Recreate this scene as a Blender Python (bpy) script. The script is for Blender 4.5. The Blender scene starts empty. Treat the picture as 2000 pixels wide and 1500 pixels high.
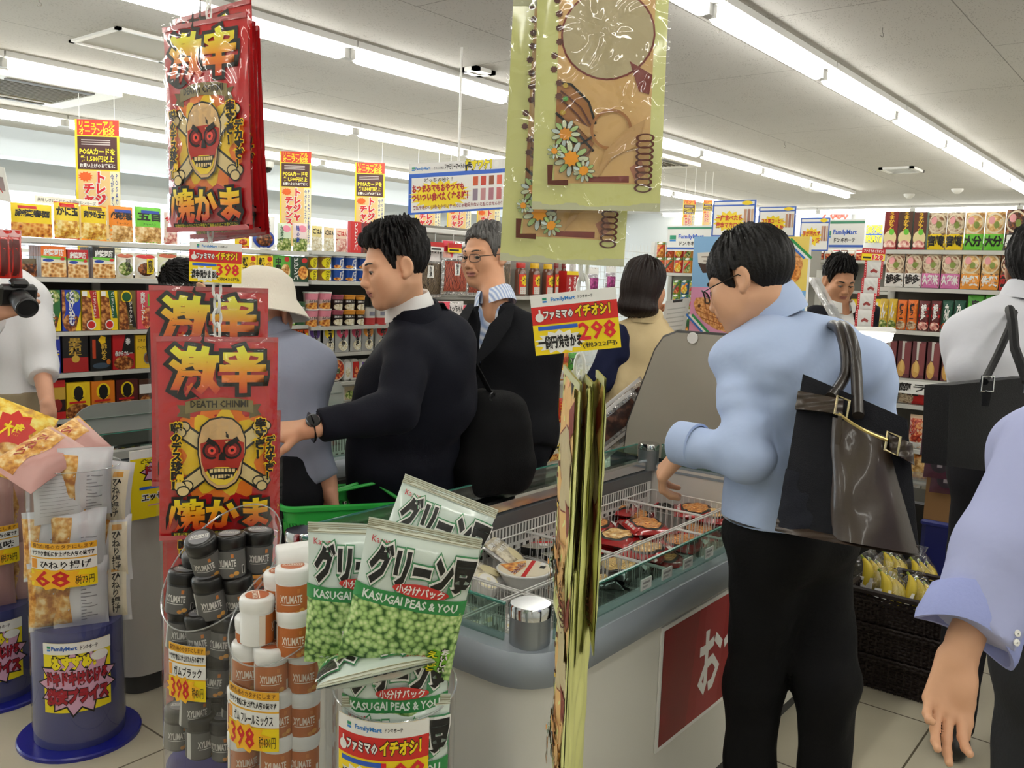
import bpy, math, random
import numpy as np
from mathutils import Matrix, Vector
from mathutils.geometry import tessellate_polygon
random.seed(7); NR = np.random.RandomState(11)
S = bpy.context.scene; COL = S.collection; pi = math.pi
# ---------------------------------------------------------------- camera
F = 1725.0
RM = np.array([[0.6230014, 0.0735864, -0.77875175], [-0.78148565, 0.10170318, -0.6155783], [0.03390334, 0.99208946, 0.12086794]])
CAM = np.array([0, 0, 1.5])
cd = bpy.data.cameras.new('camera'); cam = bpy.data.objects.new('camera', cd); COL.objects.link(cam)
m4 = Matrix.Identity(4)
for i in range(3):
    for j in range(3): m4[i][j] = RM[i][j]
    m4[i][3] = CAM[i]
cam.matrix_world = m4; cd.sensor_width = 36; cd.sensor_fit = 'HORIZONTAL'; cd.lens = F / 2000 * 36; cd.clip_start = 0.05
S.camera = cam
# ---------------------------------------------------------------- world, exposure
w = bpy.data.worlds.new('world'); S.world = w; w.use_nodes = True
w.node_tree.nodes['Background'].inputs[0].default_value = (0.93, 0.97, 1, 1); w.node_tree.nodes['Background'].inputs[1].default_value = 5
S.view_settings.view_transform = 'Standard'; S.view_settings.look = 'None'; S.view_settings.gamma = 1; S.view_settings.exposure = 0.4
S.view_settings.use_curve_mapping = False
S.cycles.max_bounces = 7; S.cycles.diffuse_bounces = 3; S.cycles.glossy_bounces = 3; S.cycles.transparent_max_bounces = 14; S.cycles.transmission_bounces = 3
S.cycles.sample_clamp_indirect = 4; S.cycles.caustics_reflective = False; S.cycles.caustics_refractive = False
TUBE = 15      # brightness of the ceiling tubes
# ---------------------------------------------------------------- survey helpers (a sight line of the photograph met with a real plane of the shop)
def ray(x, y): return RM @ np.array([(x - 1000) / F, -(y - 750) / F, -1.0])
def PD(x, y, d): return CAM + d * ray(x, y)
def PZ(x, y, z): r = ray(x, y); return CAM + (z - CAM[2]) / r[2] * r
def PX(x, y, X): r = ray(x, y); return CAM + X / r[0] * r
def PY(x, y, Y): r = ray(x, y); return CAM + Y / r[1] * r
# ---------------------------------------------------------------- materials
def lin(c):
    if isinstance(c, str):
        c = c.lstrip('#'); c = ''.join(q * 2 for q in c) if len(c) == 3 else c; c = [int(c[i:i + 2], 16) / 255 for i in (0, 2, 4)]
    return tuple((x / 12.92 if x <= .04045 else ((x + .055) / 1.055) ** 2.4) for x in c[:3]) + (1.0,)
MATS = {}
def mat(col, rough=.5, metal=0, spec=.5, coat=0, emit=0, bump=0, bscale=60, var=0, vscale=8, name=None):
    key = (str(col), rough, metal, spec, coat, emit, bump, bscale, var, vscale)
    if key in MATS: return MATS[key]
    m = bpy.data.materials.new(name or 'paint'); m.use_nodes = True; nt = m.node_tree; b = nt.nodes['Principled BSDF']
    c = lin(col); b.inputs['Base Color'].default_value = c; b.inputs['Roughness'].default_value = rough; b.inputs['Metallic'].default_value = metal
    b.inputs['Specular IOR Level'].default_value = spec; b.inputs['Coat Weight'].default_value = coat; b.inputs['Coat Roughness'].default_value = .08
    if emit: b.inputs['Emission Color'].default_value = c; b.inputs['Emission Strength'].default_value = emit
    if bump or var:
        tc = nt.nodes.new('ShaderNodeTexCoord'); n = nt.nodes.new('ShaderNodeTexNoise'); n.inputs['Scale'].default_value = bscale; n.inputs['Detail'].default_value = 3
        nt.links.new(tc.outputs['Object'], n.inputs['Vector'])
        if bump:
            bp = nt.nodes.new('ShaderNodeBump'); bp.inputs['Strength'].default_value = bump; bp.inputs['Distance'].default_value = .004
            nt.links.new(n.outputs['Fac'], bp.inputs['Height']); nt.links.new(bp.outputs[0], b.inputs['Normal'])
        if var:
            n2 = nt.nodes.new('ShaderNodeTexNoise'); n2.inputs['Scale'].default_value = vscale; n2.inputs['Detail'].default_value = 4
            nt.links.new(tc.outputs['Object'], n2.inputs['Vector'])
            mx = nt.nodes.new('ShaderNodeMix'); mx.data_type = 'RGBA'
            mx.inputs[6].default_value = tuple(x * (1 - var) for x in c[:3]) + (1,); mx.inputs[7].default_value = tuple(min(1, x * (1 + var)) for x in c[:3]) + (1,)
            nt.links.new(n2.outputs['Fac'], mx.inputs[0]); nt.links.new(mx.outputs[2], b.inputs['Base Color'])
    MATS[key] = m; return m
def glos(col): return mat(col, .22, spec=.5, bump=.25, bscale=22)          # printed plastic film
def prt(col): return mat(col, .45)                                          # print, card
def food(c1, c2, c3, scale=60, rough=.4, kind='v'):
    key = ('food', c1, c2, c3, scale, kind)
    if key in MATS: return MATS[key]
    m = bpy.data.materials.new('food_print'); m.use_nodes = True; nt = m.node_tree; b = nt.nodes['Principled BSDF']; b.inputs['Roughness'].default_value = rough
    tc = nt.nodes.new('ShaderNodeTexCoord'); r = nt.nodes.new('ShaderNodeValToRGB')
    if kind == 'v':
        n = nt.nodes.new('ShaderNodeTexVoronoi'); n.inputs['Scale'].default_value = scale; out = n.outputs['Distance']; pos = (.1, .45, .8)
    elif kind == 'w':
        n = nt.nodes.new('ShaderNodeTexWave'); n.inputs['Scale'].default_value = scale; n.inputs['Distortion'].default_value = 9; n.inputs['Detail'].default_value = 2; out = n.outputs['Fac']; pos = (.1, .5, .9)
    else:
        n = nt.nodes.new('ShaderNodeTexNoise'); n.inputs['Scale'].default_value = scale; n.inputs['Detail'].default_value = 4; out = n.outputs['Fac']; pos = (.36, .5, .64)
    nt.links.new(tc.outputs['Object'], n.inputs['Vector']); nt.links.new(out, r.inputs[0])
    e = r.color_ramp.elements; e[0].position = pos[0]; e[0].color = lin(c1); e[1].position = pos[2]; e[1].color = lin(c3); k = e.new(pos[1]); k.color = lin(c2)
    nt.links.new(r.outputs[0], b.inputs['Base Color'])
    if kind == 'v':
        bp = nt.nodes.new('ShaderNodeBump'); bp.inputs['Strength'].default_value = .15; nt.links.new(out, bp.inputs['Height'])
    MATS[key] = m; return m
def clear(tint='#ffffff', thru=.9, rough=.06, bump=0, bscale=25, edge=.8, diff=0):
    """thin clear plastic or glass: see-through, with a mirror sheen that grows at grazing angles"""
    key = ('clear', tint, thru, rough, bump, bscale, edge, diff)
    if key in MATS: return MATS[key]
    m = bpy.data.materials.new('clear_film'); m.use_nodes = True; nt = m.node_tree; nt.nodes.clear()
    o = nt.nodes.new('ShaderNodeOutputMaterial'); t = nt.nodes.new('ShaderNodeBsdfTransparent'); t.inputs[0].default_value = lin(tint)
    g = nt.nodes.new('ShaderNodeBsdfGlossy'); g.inputs[1].default_value = rough
    lw = nt.nodes.new('ShaderNodeLayerWeight'); lw.inputs[0].default_value = .35
    mr = nt.nodes.new('ShaderNodeMapRange'); mr.inputs[3].default_value = 1 - thru; mr.inputs[4].default_value = edge
    nt.links.new(lw.outputs['Facing'], mr.inputs[0])
    pw = nt.nodes.new('ShaderNodeMath'); pw.operation = 'POWER'; pw.inputs[1].default_value = 2.0
    nt.links.new(lw.outputs['Facing'], pw.inputs[0]); nt.links.new(pw.outputs[0], mr.inputs[0])
    mx = nt.nodes.new('ShaderNodeMixShader'); nt.links.new(mr.outputs[0], mx.inputs[0]); nt.links.new(t.outputs[0], mx.inputs[1]); nt.links.new(g.outputs[0], mx.inputs[2])
    if bump:
        tc = nt.nodes.new('ShaderNodeTexCoord'); n = nt.nodes.new('ShaderNodeTexNoise'); n.inputs['Scale'].default_value = bscale; n.inputs['Detail'].default_value = 2; n.inputs['Distortion'].default_value = .6
        bp = nt.nodes.new('ShaderNodeBump'); bp.inputs['Strength'].default_value = bump; bp.inputs['Distance'].default_value = .02
        nt.links.new(tc.outputs['Object'], n.inputs['Vector']); nt.links.new(n.outputs['Fac'], bp.inputs['Height'])
        nt.links.new(bp.outputs[0], g.inputs['Normal']); nt.links.new(bp.outputs[0], lw.inputs['Normal'])
    last = mx
    if diff:
        df = nt.nodes.new('ShaderNodeBsdfDiffuse'); df.inputs[0].default_value = (.9, .9, .9, 1); m2 = nt.nodes.new('ShaderNodeMixShader'); m2.inputs[0].default_value = diff
        nt.links.new(mx.outputs[0], m2.inputs[1]); nt.links.new(df.outputs[0], m2.inputs[2]); last = m2
    nt.links.new(last.outputs[0], o.inputs[0]); MATS[key] = m; return m
# ---------------------------------------------------------------- mesh collector
def Tm(loc=(0, 0, 0), rz=0, rx=0, ry=0, sc=1):
    return np.array(Matrix.Translation(Vector([float(a) for a in loc])) @ Matrix.Rotation(rz, 4, 'Z') @ Matrix.Rotation(ry, 4, 'Y') @ Matrix.Rotation(rx, 4, 'X') @ Matrix.Scale(sc, 4))
def frame(o, x, y, z):
    T = np.eye(4); T[:3, 0] = x; T[:3, 1] = y; T[:3, 2] = z; T[:3, 3] = o; return T
def nrm(v): v = np.array(v, float); return v / (np.linalg.norm(v) + 1e-12)
class M:
    def __init__(s): s.v = []; s.f = []; s.mi = []; s.sm = []; s.mats = []; s.n = 0
    def add(s, V, Fc, m, T=None, smooth=False):
        V = np.asarray(V, float).reshape(-1, 3)
        if T is not None: V = V @ T[:3, :3].T + T[:3, 3]
        if m not in s.mats: s.mats.append(m)
        k = s.mats.index(m); n = s.n
        s.v.append(V); s.n += len(V)
        for f in Fc: s.f.append(tuple(int(i) + n for i in f))
        s.mi += [k] * len(Fc); s.sm += [smooth] * len(Fc); return s
    def box(s, a, b, m, T=None, bev=0):
        (x0, y0, z0), (x1, y1, z1) = a, b
        if bev:
            c = ((x0 + x1) / 2, (y0 + y1) / 2, (z0 + z1) / 2); h = ((x1 - x0) / 2, (y1 - y0) / 2, (z1 - z0) / 2); bev = min(bev, min(h) * .95); V = []
            for sx in (-1, 1):
                for sy in (-1, 1):
                    for sz in (-1, 1):
                        for ax in range(3):
                            p = [sx * h[0], sy * h[1], sz * h[2]]; q = [sx, sy, sz]
                            for k in range(3):
                                if k != ax: p[k] -= q[k] * bev
                            V.append([p[k] + c[k] for k in range(3)])
            idx = lambda i, j, k, ax: ((i * 2 + j) * 2 + k) * 3 + ax
            Fc = []
            for ax in range(3):
                for sd in (0, 1):
                    q = []
                    for (u, v_) in ((0, 0), (0, 1), (1, 1), (1, 0)):
                        t = [0, 0, 0]; t[ax] = sd; t[(ax + 1) % 3] = u; t[(ax + 2) % 3] = v_; q.append(idx(*t, ax))
                    Fc.append(q if not sd else q[::-1])
            for ax in range(3):
                b1, b2 = (ax + 1) % 3, (ax + 2) % 3
                for u in (0, 1):
                    for v_ in (0, 1):
                        t0 = [0] * 3; t1 = [0] * 3; t0[b1] = t1[b1] = u; t0[b2] = t1[b2] = v_; t1[ax] = 1
                        Fc.append([idx(*t0, b1), idx(*t1, b1), idx(*t1, b2), idx(*t0, b2)])
            for i in (0, 1):
                for j in (0, 1):
                    for k in (0, 1): Fc.append([idx(i, j, k, 0), idx(i, j, k, 1), idx(i, j, k, 2)])
            return s.add(V, Fc, m, T)
        V = [(x, y, z) for x in (x0, x1) for y in (y0, y1) for z in (z0, z1)]
        return s.add(V, [(0, 1, 3, 2), (4, 6, 7, 5), (0, 4, 5, 1), (2, 3, 7, 6), (0, 2, 6, 4), (1, 5, 7, 3)], m, T)
    def grid(s, P, m, T=None, smooth=True, closed_u=False, closed_v=False):
        P = np.asarray(P, float); a, b = P.shape[:2]; Fc = []
        for i in range(a if closed_u else a - 1):
            for j in range(b if closed_v else b - 1):
                i2, j2 = (i + 1) % a, (j + 1) % b
                Fc.append((i * b + j, i2 * b + j, i2 * b + j2, i * b + j2))
        return s.add(P.reshape(-1, 3), Fc, m, T, smooth)
    def lathe(s, prof, m, T=None, n=24, smooth=True, cap0=False, cap1=False, sx=1, sy=1):
        a = np.arange(n) / n * 2 * pi; c, sn = np.cos(a), np.sin(a)
        P = np.array([[(r * c[k] * sx, r * sn[k] * sy, z) for k in range(n)] for r, z in prof])
        s.grid(P, m, T, smooth, closed_v=True)
        if cap0: s.add(P[0], [tuple(range(n))[::-1]], m, T)
        if cap1: s.add(P[-1], [tuple(range(n))], m, T)
        return s
    def tube(s, pts, r, m, T=None, n=8, closed=False, smooth=True, caps=True, flat=1, up=None):
        pts = [np.array(p, float) for p in pts]; k = len(pts); rs = r if hasattr(r, '__len__') else [r] * k; rings = []; N = None
        for i in range(k):
            a = pts[(i - 1) % k] if (i or closed) else pts[0]; b = pts[(i + 1) % k] if (i < k - 1 or closed) else pts[-1]
            t = nrm(b - a)
            if N is None or up is not None:
                u = np.array(up if up is not None else ((0, 0, 1) if abs(t[2]) < .9 else (1, 0, 0)), float); N = nrm(u - t * (u @ t))
            else: N = nrm(N - t * (N @ t))
            B = np.cross(t, N); ang = np.arange(n) / n * 2 * pi
            rings.append([pts[i] + rs[i] * (math.cos(q) * N * flat + math.sin(q) * B) for q in ang])
        P = np.array(rings); s.grid(P, m, T, smooth, closed_u=closed, closed_v=True)
        if caps and not closed: s.add(P[0], [tuple(range(n))], m, T); s.add(P[-1], [tuple(range(n))[::-1]], m, T)
        return s
    def prism(s, poly, t0, t1, m, T=None, side=None):
        """closed outline in x,z extruded along y from t0 to t1"""
        n = len(poly); tri = tessellate_polygon([[Vector((p[0], p[1], 0)) for p in poly]])
        V = [(p[0], t0, p[1]) for p in poly] + [(p[0], t1, p[1]) for p in poly]
        s.add(V, [tuple(t) for t in tri] + [tuple(i + n for i in t)[::-1] for t in tri], m, T)
        s.add(V, [(i, (i + 1) % n, (i + 1) % n + n, i + n) for i in range(n)], side or m, T); return s
    def merge(s, o, T=None):
        k = 0
        V = np.concatenate(o.v) if o.v else np.zeros((0, 3))
        if T is not None: V = V @ T[:3, :3].T + T[:3, 3]
        n = s.n; s.v.append(V); s.n += len(V)
        mp = []
        for q in o.mats:
            if q not in s.mats: s.mats.append(q)
            mp.append(s.mats.index(q))
        s.f += [tuple(i + n for i in f) for f in o.f]; s.mi += [mp[i] for i in o.mi]; s.sm += o.sm; return s
    def mesh(s, name, off=(0, 0, 0), sharp=40):
        me = bpy.data.meshes.new(name); V = np.concatenate(s.v) - np.array(off, float)
        me.from_pydata(V.tolist(), [], s.f)
        for q in s.mats: me.materials.append(q)
        me.polygons.foreach_set('material_index', s.mi); me.polygons.foreach_set('use_smooth', s.sm)
        if sharp and any(s.sm): me.set_sharp_from_angle(angle=math.radians(sharp))
        me.update(); return me
    def build(s, name, parent=None, base=None, sharp=40, label=None):
        """authored in world space: the object's origin goes to BASE (or its thing's origin)"""
        if parent is not None: off = np.array(parent.location)
        elif base is not None: off = np.array(base, float)
        else: off = np.zeros(3)
        o = bpy.data.objects.new(name, s.mesh(name, off, sharp)); COL.objects.link(o)
        if parent is not None: o.parent = parent
        else: o.location = off
        if label: o['label'] = label
        return o
def tag(o, label=None, cat=None, group=None, kind=None):
    if label: o['label'] = label
    if cat: o['category'] = cat
    if group: o['group'] = group
    if kind: o['kind'] = kind
    return o
def thing(name, loc, label, cat, group=None):
    o = bpy.data.objects.new(name, None); COL.objects.link(o); o.location = [float(a) for a in loc]; o.empty_display_size = .05
    return tag(o, label, cat, group)
def copy_tree(o, parent=None):
    c = o.copy(); COL.objects.link(c)
    if parent is not None: c.parent = parent
    for ch in list(o.children): copy_tree(ch, c)
    return c
def struct(m, name): o = m.build(name); o['kind'] = 'structure'; return o
ORD = ['first', 'second', 'third', 'fourth', 'fifth', 'sixth', 'seventh', 'eighth', 'ninth', 'tenth', 'eleventh', 'twelfth', 'thirteenth', 'fourteenth', 'fifteenth', 'sixteenth', 'seventeenth', 'eighteenth', 'nineteenth', 'twentieth']
# ---------------------------------------------------------------- lettering and flat print
TXT = {}
def glyphs(body, bold=0):
    key = (body, bold)
    if key in TXT: return TXT[key]
    def mk(off):
        c = bpy.data.curves.new('t', 'FONT'); c.body = body; c.size = 1; c.resolution_u = 1; c.offset = off; c.align_x = 'CENTER'; c.space_line = .93
        o = bpy.data.objects.new('t', c); COL.objects.link(o); dg = bpy.context.evaluated_depsgraph_get()
        me = bpy.data.meshes.new_from_object(o.evaluated_get(dg))
        n = len(me.vertices); co = np.zeros(n * 3); me.vertices.foreach_get('co', co); fs = [tuple(p.vertices) for p in me.polygons]
        bpy.data.objects.remove(o); bpy.data.curves.remove(c); bpy.data.meshes.remove(me)
        return co.reshape(-1, 3)[:, :2], fs
    V0, F0 = mk(0)
    lo, hi = V0.min(0), V0.max(0)
    V, Fc = (V0, F0) if bold == 0 else mk(bold)
    V = (V - (lo + hi) / 2) / np.maximum(hi - lo, 1e-6)
    TXT[key] = (V, Fc); return V, Fc
def vert(s): return '\n'.join(s)
def subdiv(V, Fc, L, it=14):
    V = [tuple(a) for a in V]; T = []
    for f in Fc:
        for i in range(1, len(f) - 1): T.append((f[0], f[i], f[i + 1]))
    for _ in range(it):
        out = []; mid = {}; ch = False
        for t in T:
            l = [math.dist(V[t[i]], V[t[(i + 1) % 3]]) for i in range(3)]; k = l.index(max(l))
            if l[k] <= L: out.append(t); continue
            a, b, c = t[k], t[(k + 1) % 3], t[(k + 2) % 3]; key = (min(a, b), max(a, b))
            if key not in mid: mid[key] = len(V); V.append(tuple((x + y) / 2 for x, y in zip(V[a], V[b])))
            d = mid[key]; out += [(a, d, c), (d, b, c)]; ch = True
        T = out
        if not ch: break
    return np.array(V), T
def art(M_, items, fn, wh, eps=.0004, L=None, base=1):
    """flat print laid on a surface. fn(u,v)->points; items in units of the face (0..1); wh = real size of the face"""
    W, H = wh; LAY = []
    for it in items:
        k = it[0]; parts = []
        if k == 'r':
            _, x0, y0, x1, y1, m = it; parts.append((np.array([(x0, y0), (x1, y0), (x1, y1), (x0, y1)]), [(0, 1, 2, 3)], m))
        elif k == 'e':
            _, cx, cy, rx, ry, m = it; a = np.arange(28) / 28 * 2 * pi
            parts.append((np.array([(cx, cy)] + [(cx + rx * math.cos(q), cy + ry * math.sin(q)) for q in a]), [(0, 1 + i, 1 + (i + 1) % 28) for i in range(28)], m))
        elif k == 'o':      # ring
            _, cx, cy, rx, ry, t, m = it; a = np.arange(32) / 32 * 2 * pi
            V = [(cx + rx * math.cos(q), cy + ry * math.sin(q)) for q in a] + [(cx + rx * (1 - t) * math.cos(q), cy + ry * (1 - t) * math.sin(q)) for q in a]
            parts.append((np.array(V), [(i, (i + 1) % 32, 32 + (i + 1) % 32, 32 + i) for i in range(32)], m))
        elif k == 's':      # star burst
            _, cx, cy, rx, ry, n, m = it
            V = [(cx, cy)] + [(cx + rx * (1 if i % 2 else .74) * math.cos(i * pi / n), cy + ry * (1 if i % 2 else .74) * math.sin(i * pi / n)) for i in range(2 * n)]
            parts.append((np.array(V), [(0, 1 + i, 1 + (i + 1) % (2 * n)) for i in range(2 * n)], m))
        elif k == 'p':
            _, pts, m = it; tri = tessellate_polygon([[Vector((p[0] * W, p[1] * H, 0)) for p in pts]])
            A = sum(pts[i][0] * pts[(i + 1) % len(pts)][1] - pts[(i + 1) % len(pts)][0] * pts[i][1] for i in range(len(pts)))
            tri = [tuple(t) for t in tri]; out = []
            for t in tri:
                (ax, ay), (bx, by), (cx, cy) = [pts[i] for i in t]
                out.append(t if (bx - ax) * (cy - ay) - (cx - ax) * (by - ay) > 0 else t[::-1])
            parts.append((np.array(pts, float), out, m))
        elif k == 'l':      # stroke
            _, pts, t, m = it; pts = np.array(pts, float) * (W, H); V = []
            for i in range(len(pts)):
                d = nrm(np.append(pts[min(i + 1, len(pts) - 1)] - pts[max(i - 1, 0)], 0))[:2]; nn = np.array([-d[1], d[0]]) * t / 2
                V += [(pts[i] + nn) / (W, H), (pts[i] - nn) / (W, H)]
            parts.append((np.array(V), [(2 * i, 2 * i + 1, 2 * i + 3, 2 * i + 2) for i in range(len(pts) - 1)], m))
        elif k in 'tv':     # text: body, cx, cy, w, h, mat, bold, outline(mat, bold), rotation
            it = list(it) + [0, None, 0][len(it) - 7:] if len(it) < 10 else it
            _, body, cx, cy, ww, hh, m, bold, outl, rot = it
            if k == 'v': body = vert(body)
            for (bb, mm) in ([(outl[1], outl[0])] if outl else []) + [(bold, m)]:
                V, Fc = glyphs(body, bb); V = V * (ww, hh)
                if rot: c, s_ = math.cos(rot), math.sin(rot); X = V * (W, H); V = np.stack([X[:, 0] * c - X[:, 1] * s_, X[:, 0] * s_ + X[:, 1] * c], 1) / (W, H)
                parts.append((V + (cx, cy), Fc, mm))
        for pi_, (V, Fc, m) in enumerate(parts):
            V = np.asarray(V, float); bb = (V.min(0), V.max(0)); ly = 0
            for (q0, q1, ql) in LAY:
                if (bb[0] < q1).all() and (q0 < bb[1]).all(): ly = max(ly, ql + 1)
            LAY.append((*bb, ly))
            if L:
                V2, Fc = subdiv(V * (W, H), Fc, L); V = V2 / (W, H)
            u, v = V[:, 0], V[:, 1]; h = 1e-3
            P = fn(u, v); du = fn(u + h, v) - fn(u - h, v); dv = fn(u, v + h) - fn(u, v - h)
            nn = np.cross(du, dv); nn /= np.linalg.norm(nn, axis=1)[:, None] + 1e-12
            M_.add(P + nn * eps * (base + ly), Fc, m, smooth=bool(L))
def flat(o, x, z): 
    """surface function of a flat rectangle: origin O (lower left), edge vectors x and z"""
    o, x, z = np.array(o, float), np.array(x, float), np.array(z, float)
    return lambda u, v: o + np.outer(u, x) + np.outer(v, z)
white = prt('#f2f1ec'); black = prt('#15130f'); red = prt('#c8201c'); yellow = prt('#f6d80e'); green = prt('#2f8f3f'); blue = prt('#2a5cc0'); dkred = prt('#8c1a1e'); orange = prt('#ef8a1d')
steel = mat('#b9bcbd', .3, 1); chrome = mat('#d9dcde', .12, 1); aluminium = mat('#8f9599', .38, .85); shelfpaint = mat('#c9c8c0', .45); plastic_white = mat('#e6e5e0', .4)
# ================================================================ the room
XE, YW, X0, Y0, ZC = 12.9, 9.2, -2.6, -3.4, 2.6
def tiles():
    m = bpy.data.materials.new('floor_tile'); m.use_nodes = True; nt = m.node_tree; b = nt.nodes['Principled BSDF']; b.inputs['Roughness'].default_value = .16
    tc = nt.nodes.new('ShaderNodeTexCoord'); mp = nt.nodes.new('ShaderNodeMapping'); mp.inputs['Location'].default_value = (-1.42 + .6, -.63 + .6, 0)
    br = nt.nodes.new('ShaderNodeTexBrick'); br.offset = 0; br.inputs['Scale'].default_value = 1; br.inputs['Brick Width'].default_value = .6; br.inputs['Row Height'].default_value = .6; br.inputs['Mortar Size'].default_value = .0035
    br.inputs['Color1'].default_value = lin('#d3cbb4'); br.inputs['Color2'].default_value = lin('#cec6ae'); br.inputs['Mortar'].default_value = lin('#6b6353'); br.inputs['Bias'].default_value = -.3
    n = nt.nodes.new('ShaderNodeTexNoise'); n.inputs['Scale'].default_value = 3; mx = nt.nodes.new('ShaderNodeMix'); mx.data_type = 'RGBA'; mx.blend_type = 'MULTIPLY'; mx.inputs[0].default_value = .25
    nt.links.new(tc.outputs['Object'], mp.inputs[0]); nt.links.new(mp.outputs[0], br.inputs[0]); nt.links.new(tc.outputs['Object'], n.inputs[0])
    nt.links.new(br.outputs['Color'], mx.inputs[6]); nt.links.new(n.outputs['Fac'], mx.inputs[7]); nt.links.new(mx.outputs[2], b.inputs['Base Color']); return m
def ceil_board():
    m = bpy.data.materials.new('ceiling_board'); m.use_nodes = True; nt = m.node_tree; b = nt.nodes['Principled BSDF']; b.inputs['Roughness'].default_value = .8
    tc = nt.nodes.new('ShaderNodeTexCoord'); br = nt.nodes.new('ShaderNodeTexBrick'); br.offset = .5; br.inputs['Scale'].default_value = 1; br.inputs['Brick Width'].default_value = 1.82; br.inputs['Row Height'].default_value = .91; br.inputs['Mortar Size'].default_value = .0025
    br.inputs['Color1'].default_value = br.inputs['Color2'].default_value = lin('#cdcac4'); br.inputs['Mortar'].default_value = lin('#8d8a84')
    mp = nt.nodes.new('ShaderNodeMapping'); mp.inputs['Scale'].default_value = (55, 120, 1); vo = nt.nodes.new('ShaderNodeTexVoronoi'); vo.inputs['Scale'].default_value = 1
    no = nt.nodes.new('ShaderNodeTexNoise'); no.inputs['Scale'].default_value = 9; mt = nt.nodes.new('ShaderNodeMath'); mt.operation = 'ADD'
    r = nt.nodes.new('ShaderNodeValToRGB'); r.color_ramp.elements[0].position = .42; r.color_ramp.elements[0].color = (.62, .61, .59, 1); r.color_ramp.elements[1].position = .52
    mx = nt.nodes.new('ShaderNodeMix'); mx.data_type = 'RGBA'; mx.blend_type = 'MULTIPLY'; mx.inputs[0].default_value = .8
    nt.links.new(tc.outputs['Object'], br.inputs[0]); nt.links.new(tc.outputs['Object'], mp.inputs[0]); nt.links.new(mp.outputs[0], vo.inputs[0]); nt.links.new(tc.outputs['Object'], no.inputs[0])
    mt2 = nt.nodes.new('ShaderNodeMath'); mt2.operation = 'MULTIPLY'; mt2.inputs[1].default_value = .5; nt.links.new(no.outputs['Fac'], mt2.inputs[0])
    nt.links.new(vo.outputs['Distance'], mt.inputs[0]); nt.links.new(mt2.outputs[0], mt.inputs[1]); nt.links.new(mt.outputs[0], r.inputs[0])
    nt.links.new(br.outputs['Color'], mx.inputs[6]); nt.links.new(r.outputs[0], mx.inputs[7]); nt.links.new(mx.outputs[2], b.inputs['Base Color']); return m
wallm = mat('#d8dad8', .6)
struct(M().box((X0, Y0, -.1), (XE, YW, 0), tiles()), 'floor')
struct(M().box((X0, Y0, ZC), (XE, YW, ZC + .1), ceil_board()), 'ceiling')
struct(M().box((XE, Y0, 0), (XE + .1, YW, ZC), wallm), 'wall_end')
struct(M().box((X0, Y0 - .1, 0), (XE, Y0, ZC), wallm), 'wall_right')
struct(M().box((X0 - .1, Y0, 0), (X0, YW, ZC), wallm), 'wall_back')
wl = M().box((X0, YW, 0), (XE, YW + .12, .9), wallm).box((X0, YW, 2.22), (XE, YW + .12, ZC), wallm)
struct(wl, 'wall_left')
fr = mat('#e8eaea', .4); gl = clear('#f4f8fa', .95, .03)
wf = [-2.6, .2, 3.0, 5.8, 8.6, 11.2, 12.9]
for i in range(6):
    a, b = wf[i], wf[i + 1]; t = thing('window_%d' % (i + 1), ((a + b) / 2, YW, .9), None, None); t['kind'] = 'structure'
    f = M()
    for (p, q) in (((a, YW, .9), (a + .05, YW + .1, 2.22)), ((b - .05, YW, .9), (b, YW + .1, 2.22)), ((a, YW, .9), (b, YW + .1, .96)), ((a, YW, 2.16), (b, YW + .1, 2.22)), (((a + b) / 2 - .025, YW, .9), ((a + b) / 2 + .025, YW + .1, 2.22))): f.box(p, q, fr)
    f.build('window_frame', t); M().box((a + .05, YW + .045, .96), (b - .05, YW + .051, 2.16), gl).build('window_pane', t)
struct(M().box((X0, 8.05, 2.36), (XE, 8.35, ZC), mat('#d4dde4', .6)), 'trim_1')      # pale bulkhead in front of the window band
# rows of ceiling tubes
tube_m = mat('#fffdf6', .4, emit=TUBE, name='lit_tube'); base_m = mat('#e9e8e4', .5); cap_m = mat('#c9c8c4', .5)
def lamp_proto():
    t = thing('ceiling_lamp', (0, 0, 0), '', 'lamp', 'tube lamps along the ceiling')
    M().box((-.62, -.075, -.03), (.62, .075, 0), base_m).build('lamp_base', t)
    P = [(x, 0, -.062) for x in (-.585, -.575, -.55, .55, .575, .585)]
    M().tube(P, [.012, .022, .026, .026, .022, .012], tube_m, n=10).build('tube', t)
    for s in (-1, 1): M().box((s * .61 - .018, -.02, -.075), (s * .61 + .018, .02, -.03), cap_m).build('socket', t)
    return t
LP = lamp_proto(); first = True
ROWS = {-1.9: (-1.2, 7, 'row behind the ramen shelves'), -.13: (-1.3, 10, 'row nearest the right side'), 1.66: (-.9, 10, 'row over the open freezer'), 3.44: (-.85, 10, 'row over the far aisle'), 5.25: (-.7, 10, 'row beyond the left shelves'), 7.05: (-.6, 10, 'row near the windows')}
for y, (xs, n, rn) in ROWS.items():
    for k in range(n):
        o = LP if first else copy_tree(LP); first = False
        x = {1.66: 4.474 - .6, 3.44: 4.196 - .6, 5.25: 4.632 + .6, 7.05: 3.9}.get(y, 4) + (k - 4) * 1.25
        if x > XE - .7: x -= 12.5
        o.location = (x, y, ZC); o['label'] = 'white ceiling tube lamp, %s from the far wall in the %s' % (ORD[int((XE - x) // 1.25)], rn)
for k in range(6):
    o = copy_tree(LP); o.rotation_euler = (0, 0, pi / 2); o.location = (XE - .35, 6.4 - k * 1.25, ZC); o['label'] = 'white ceiling tube lamp along the far end wall, %s from the left' % ORD[k]
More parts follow.
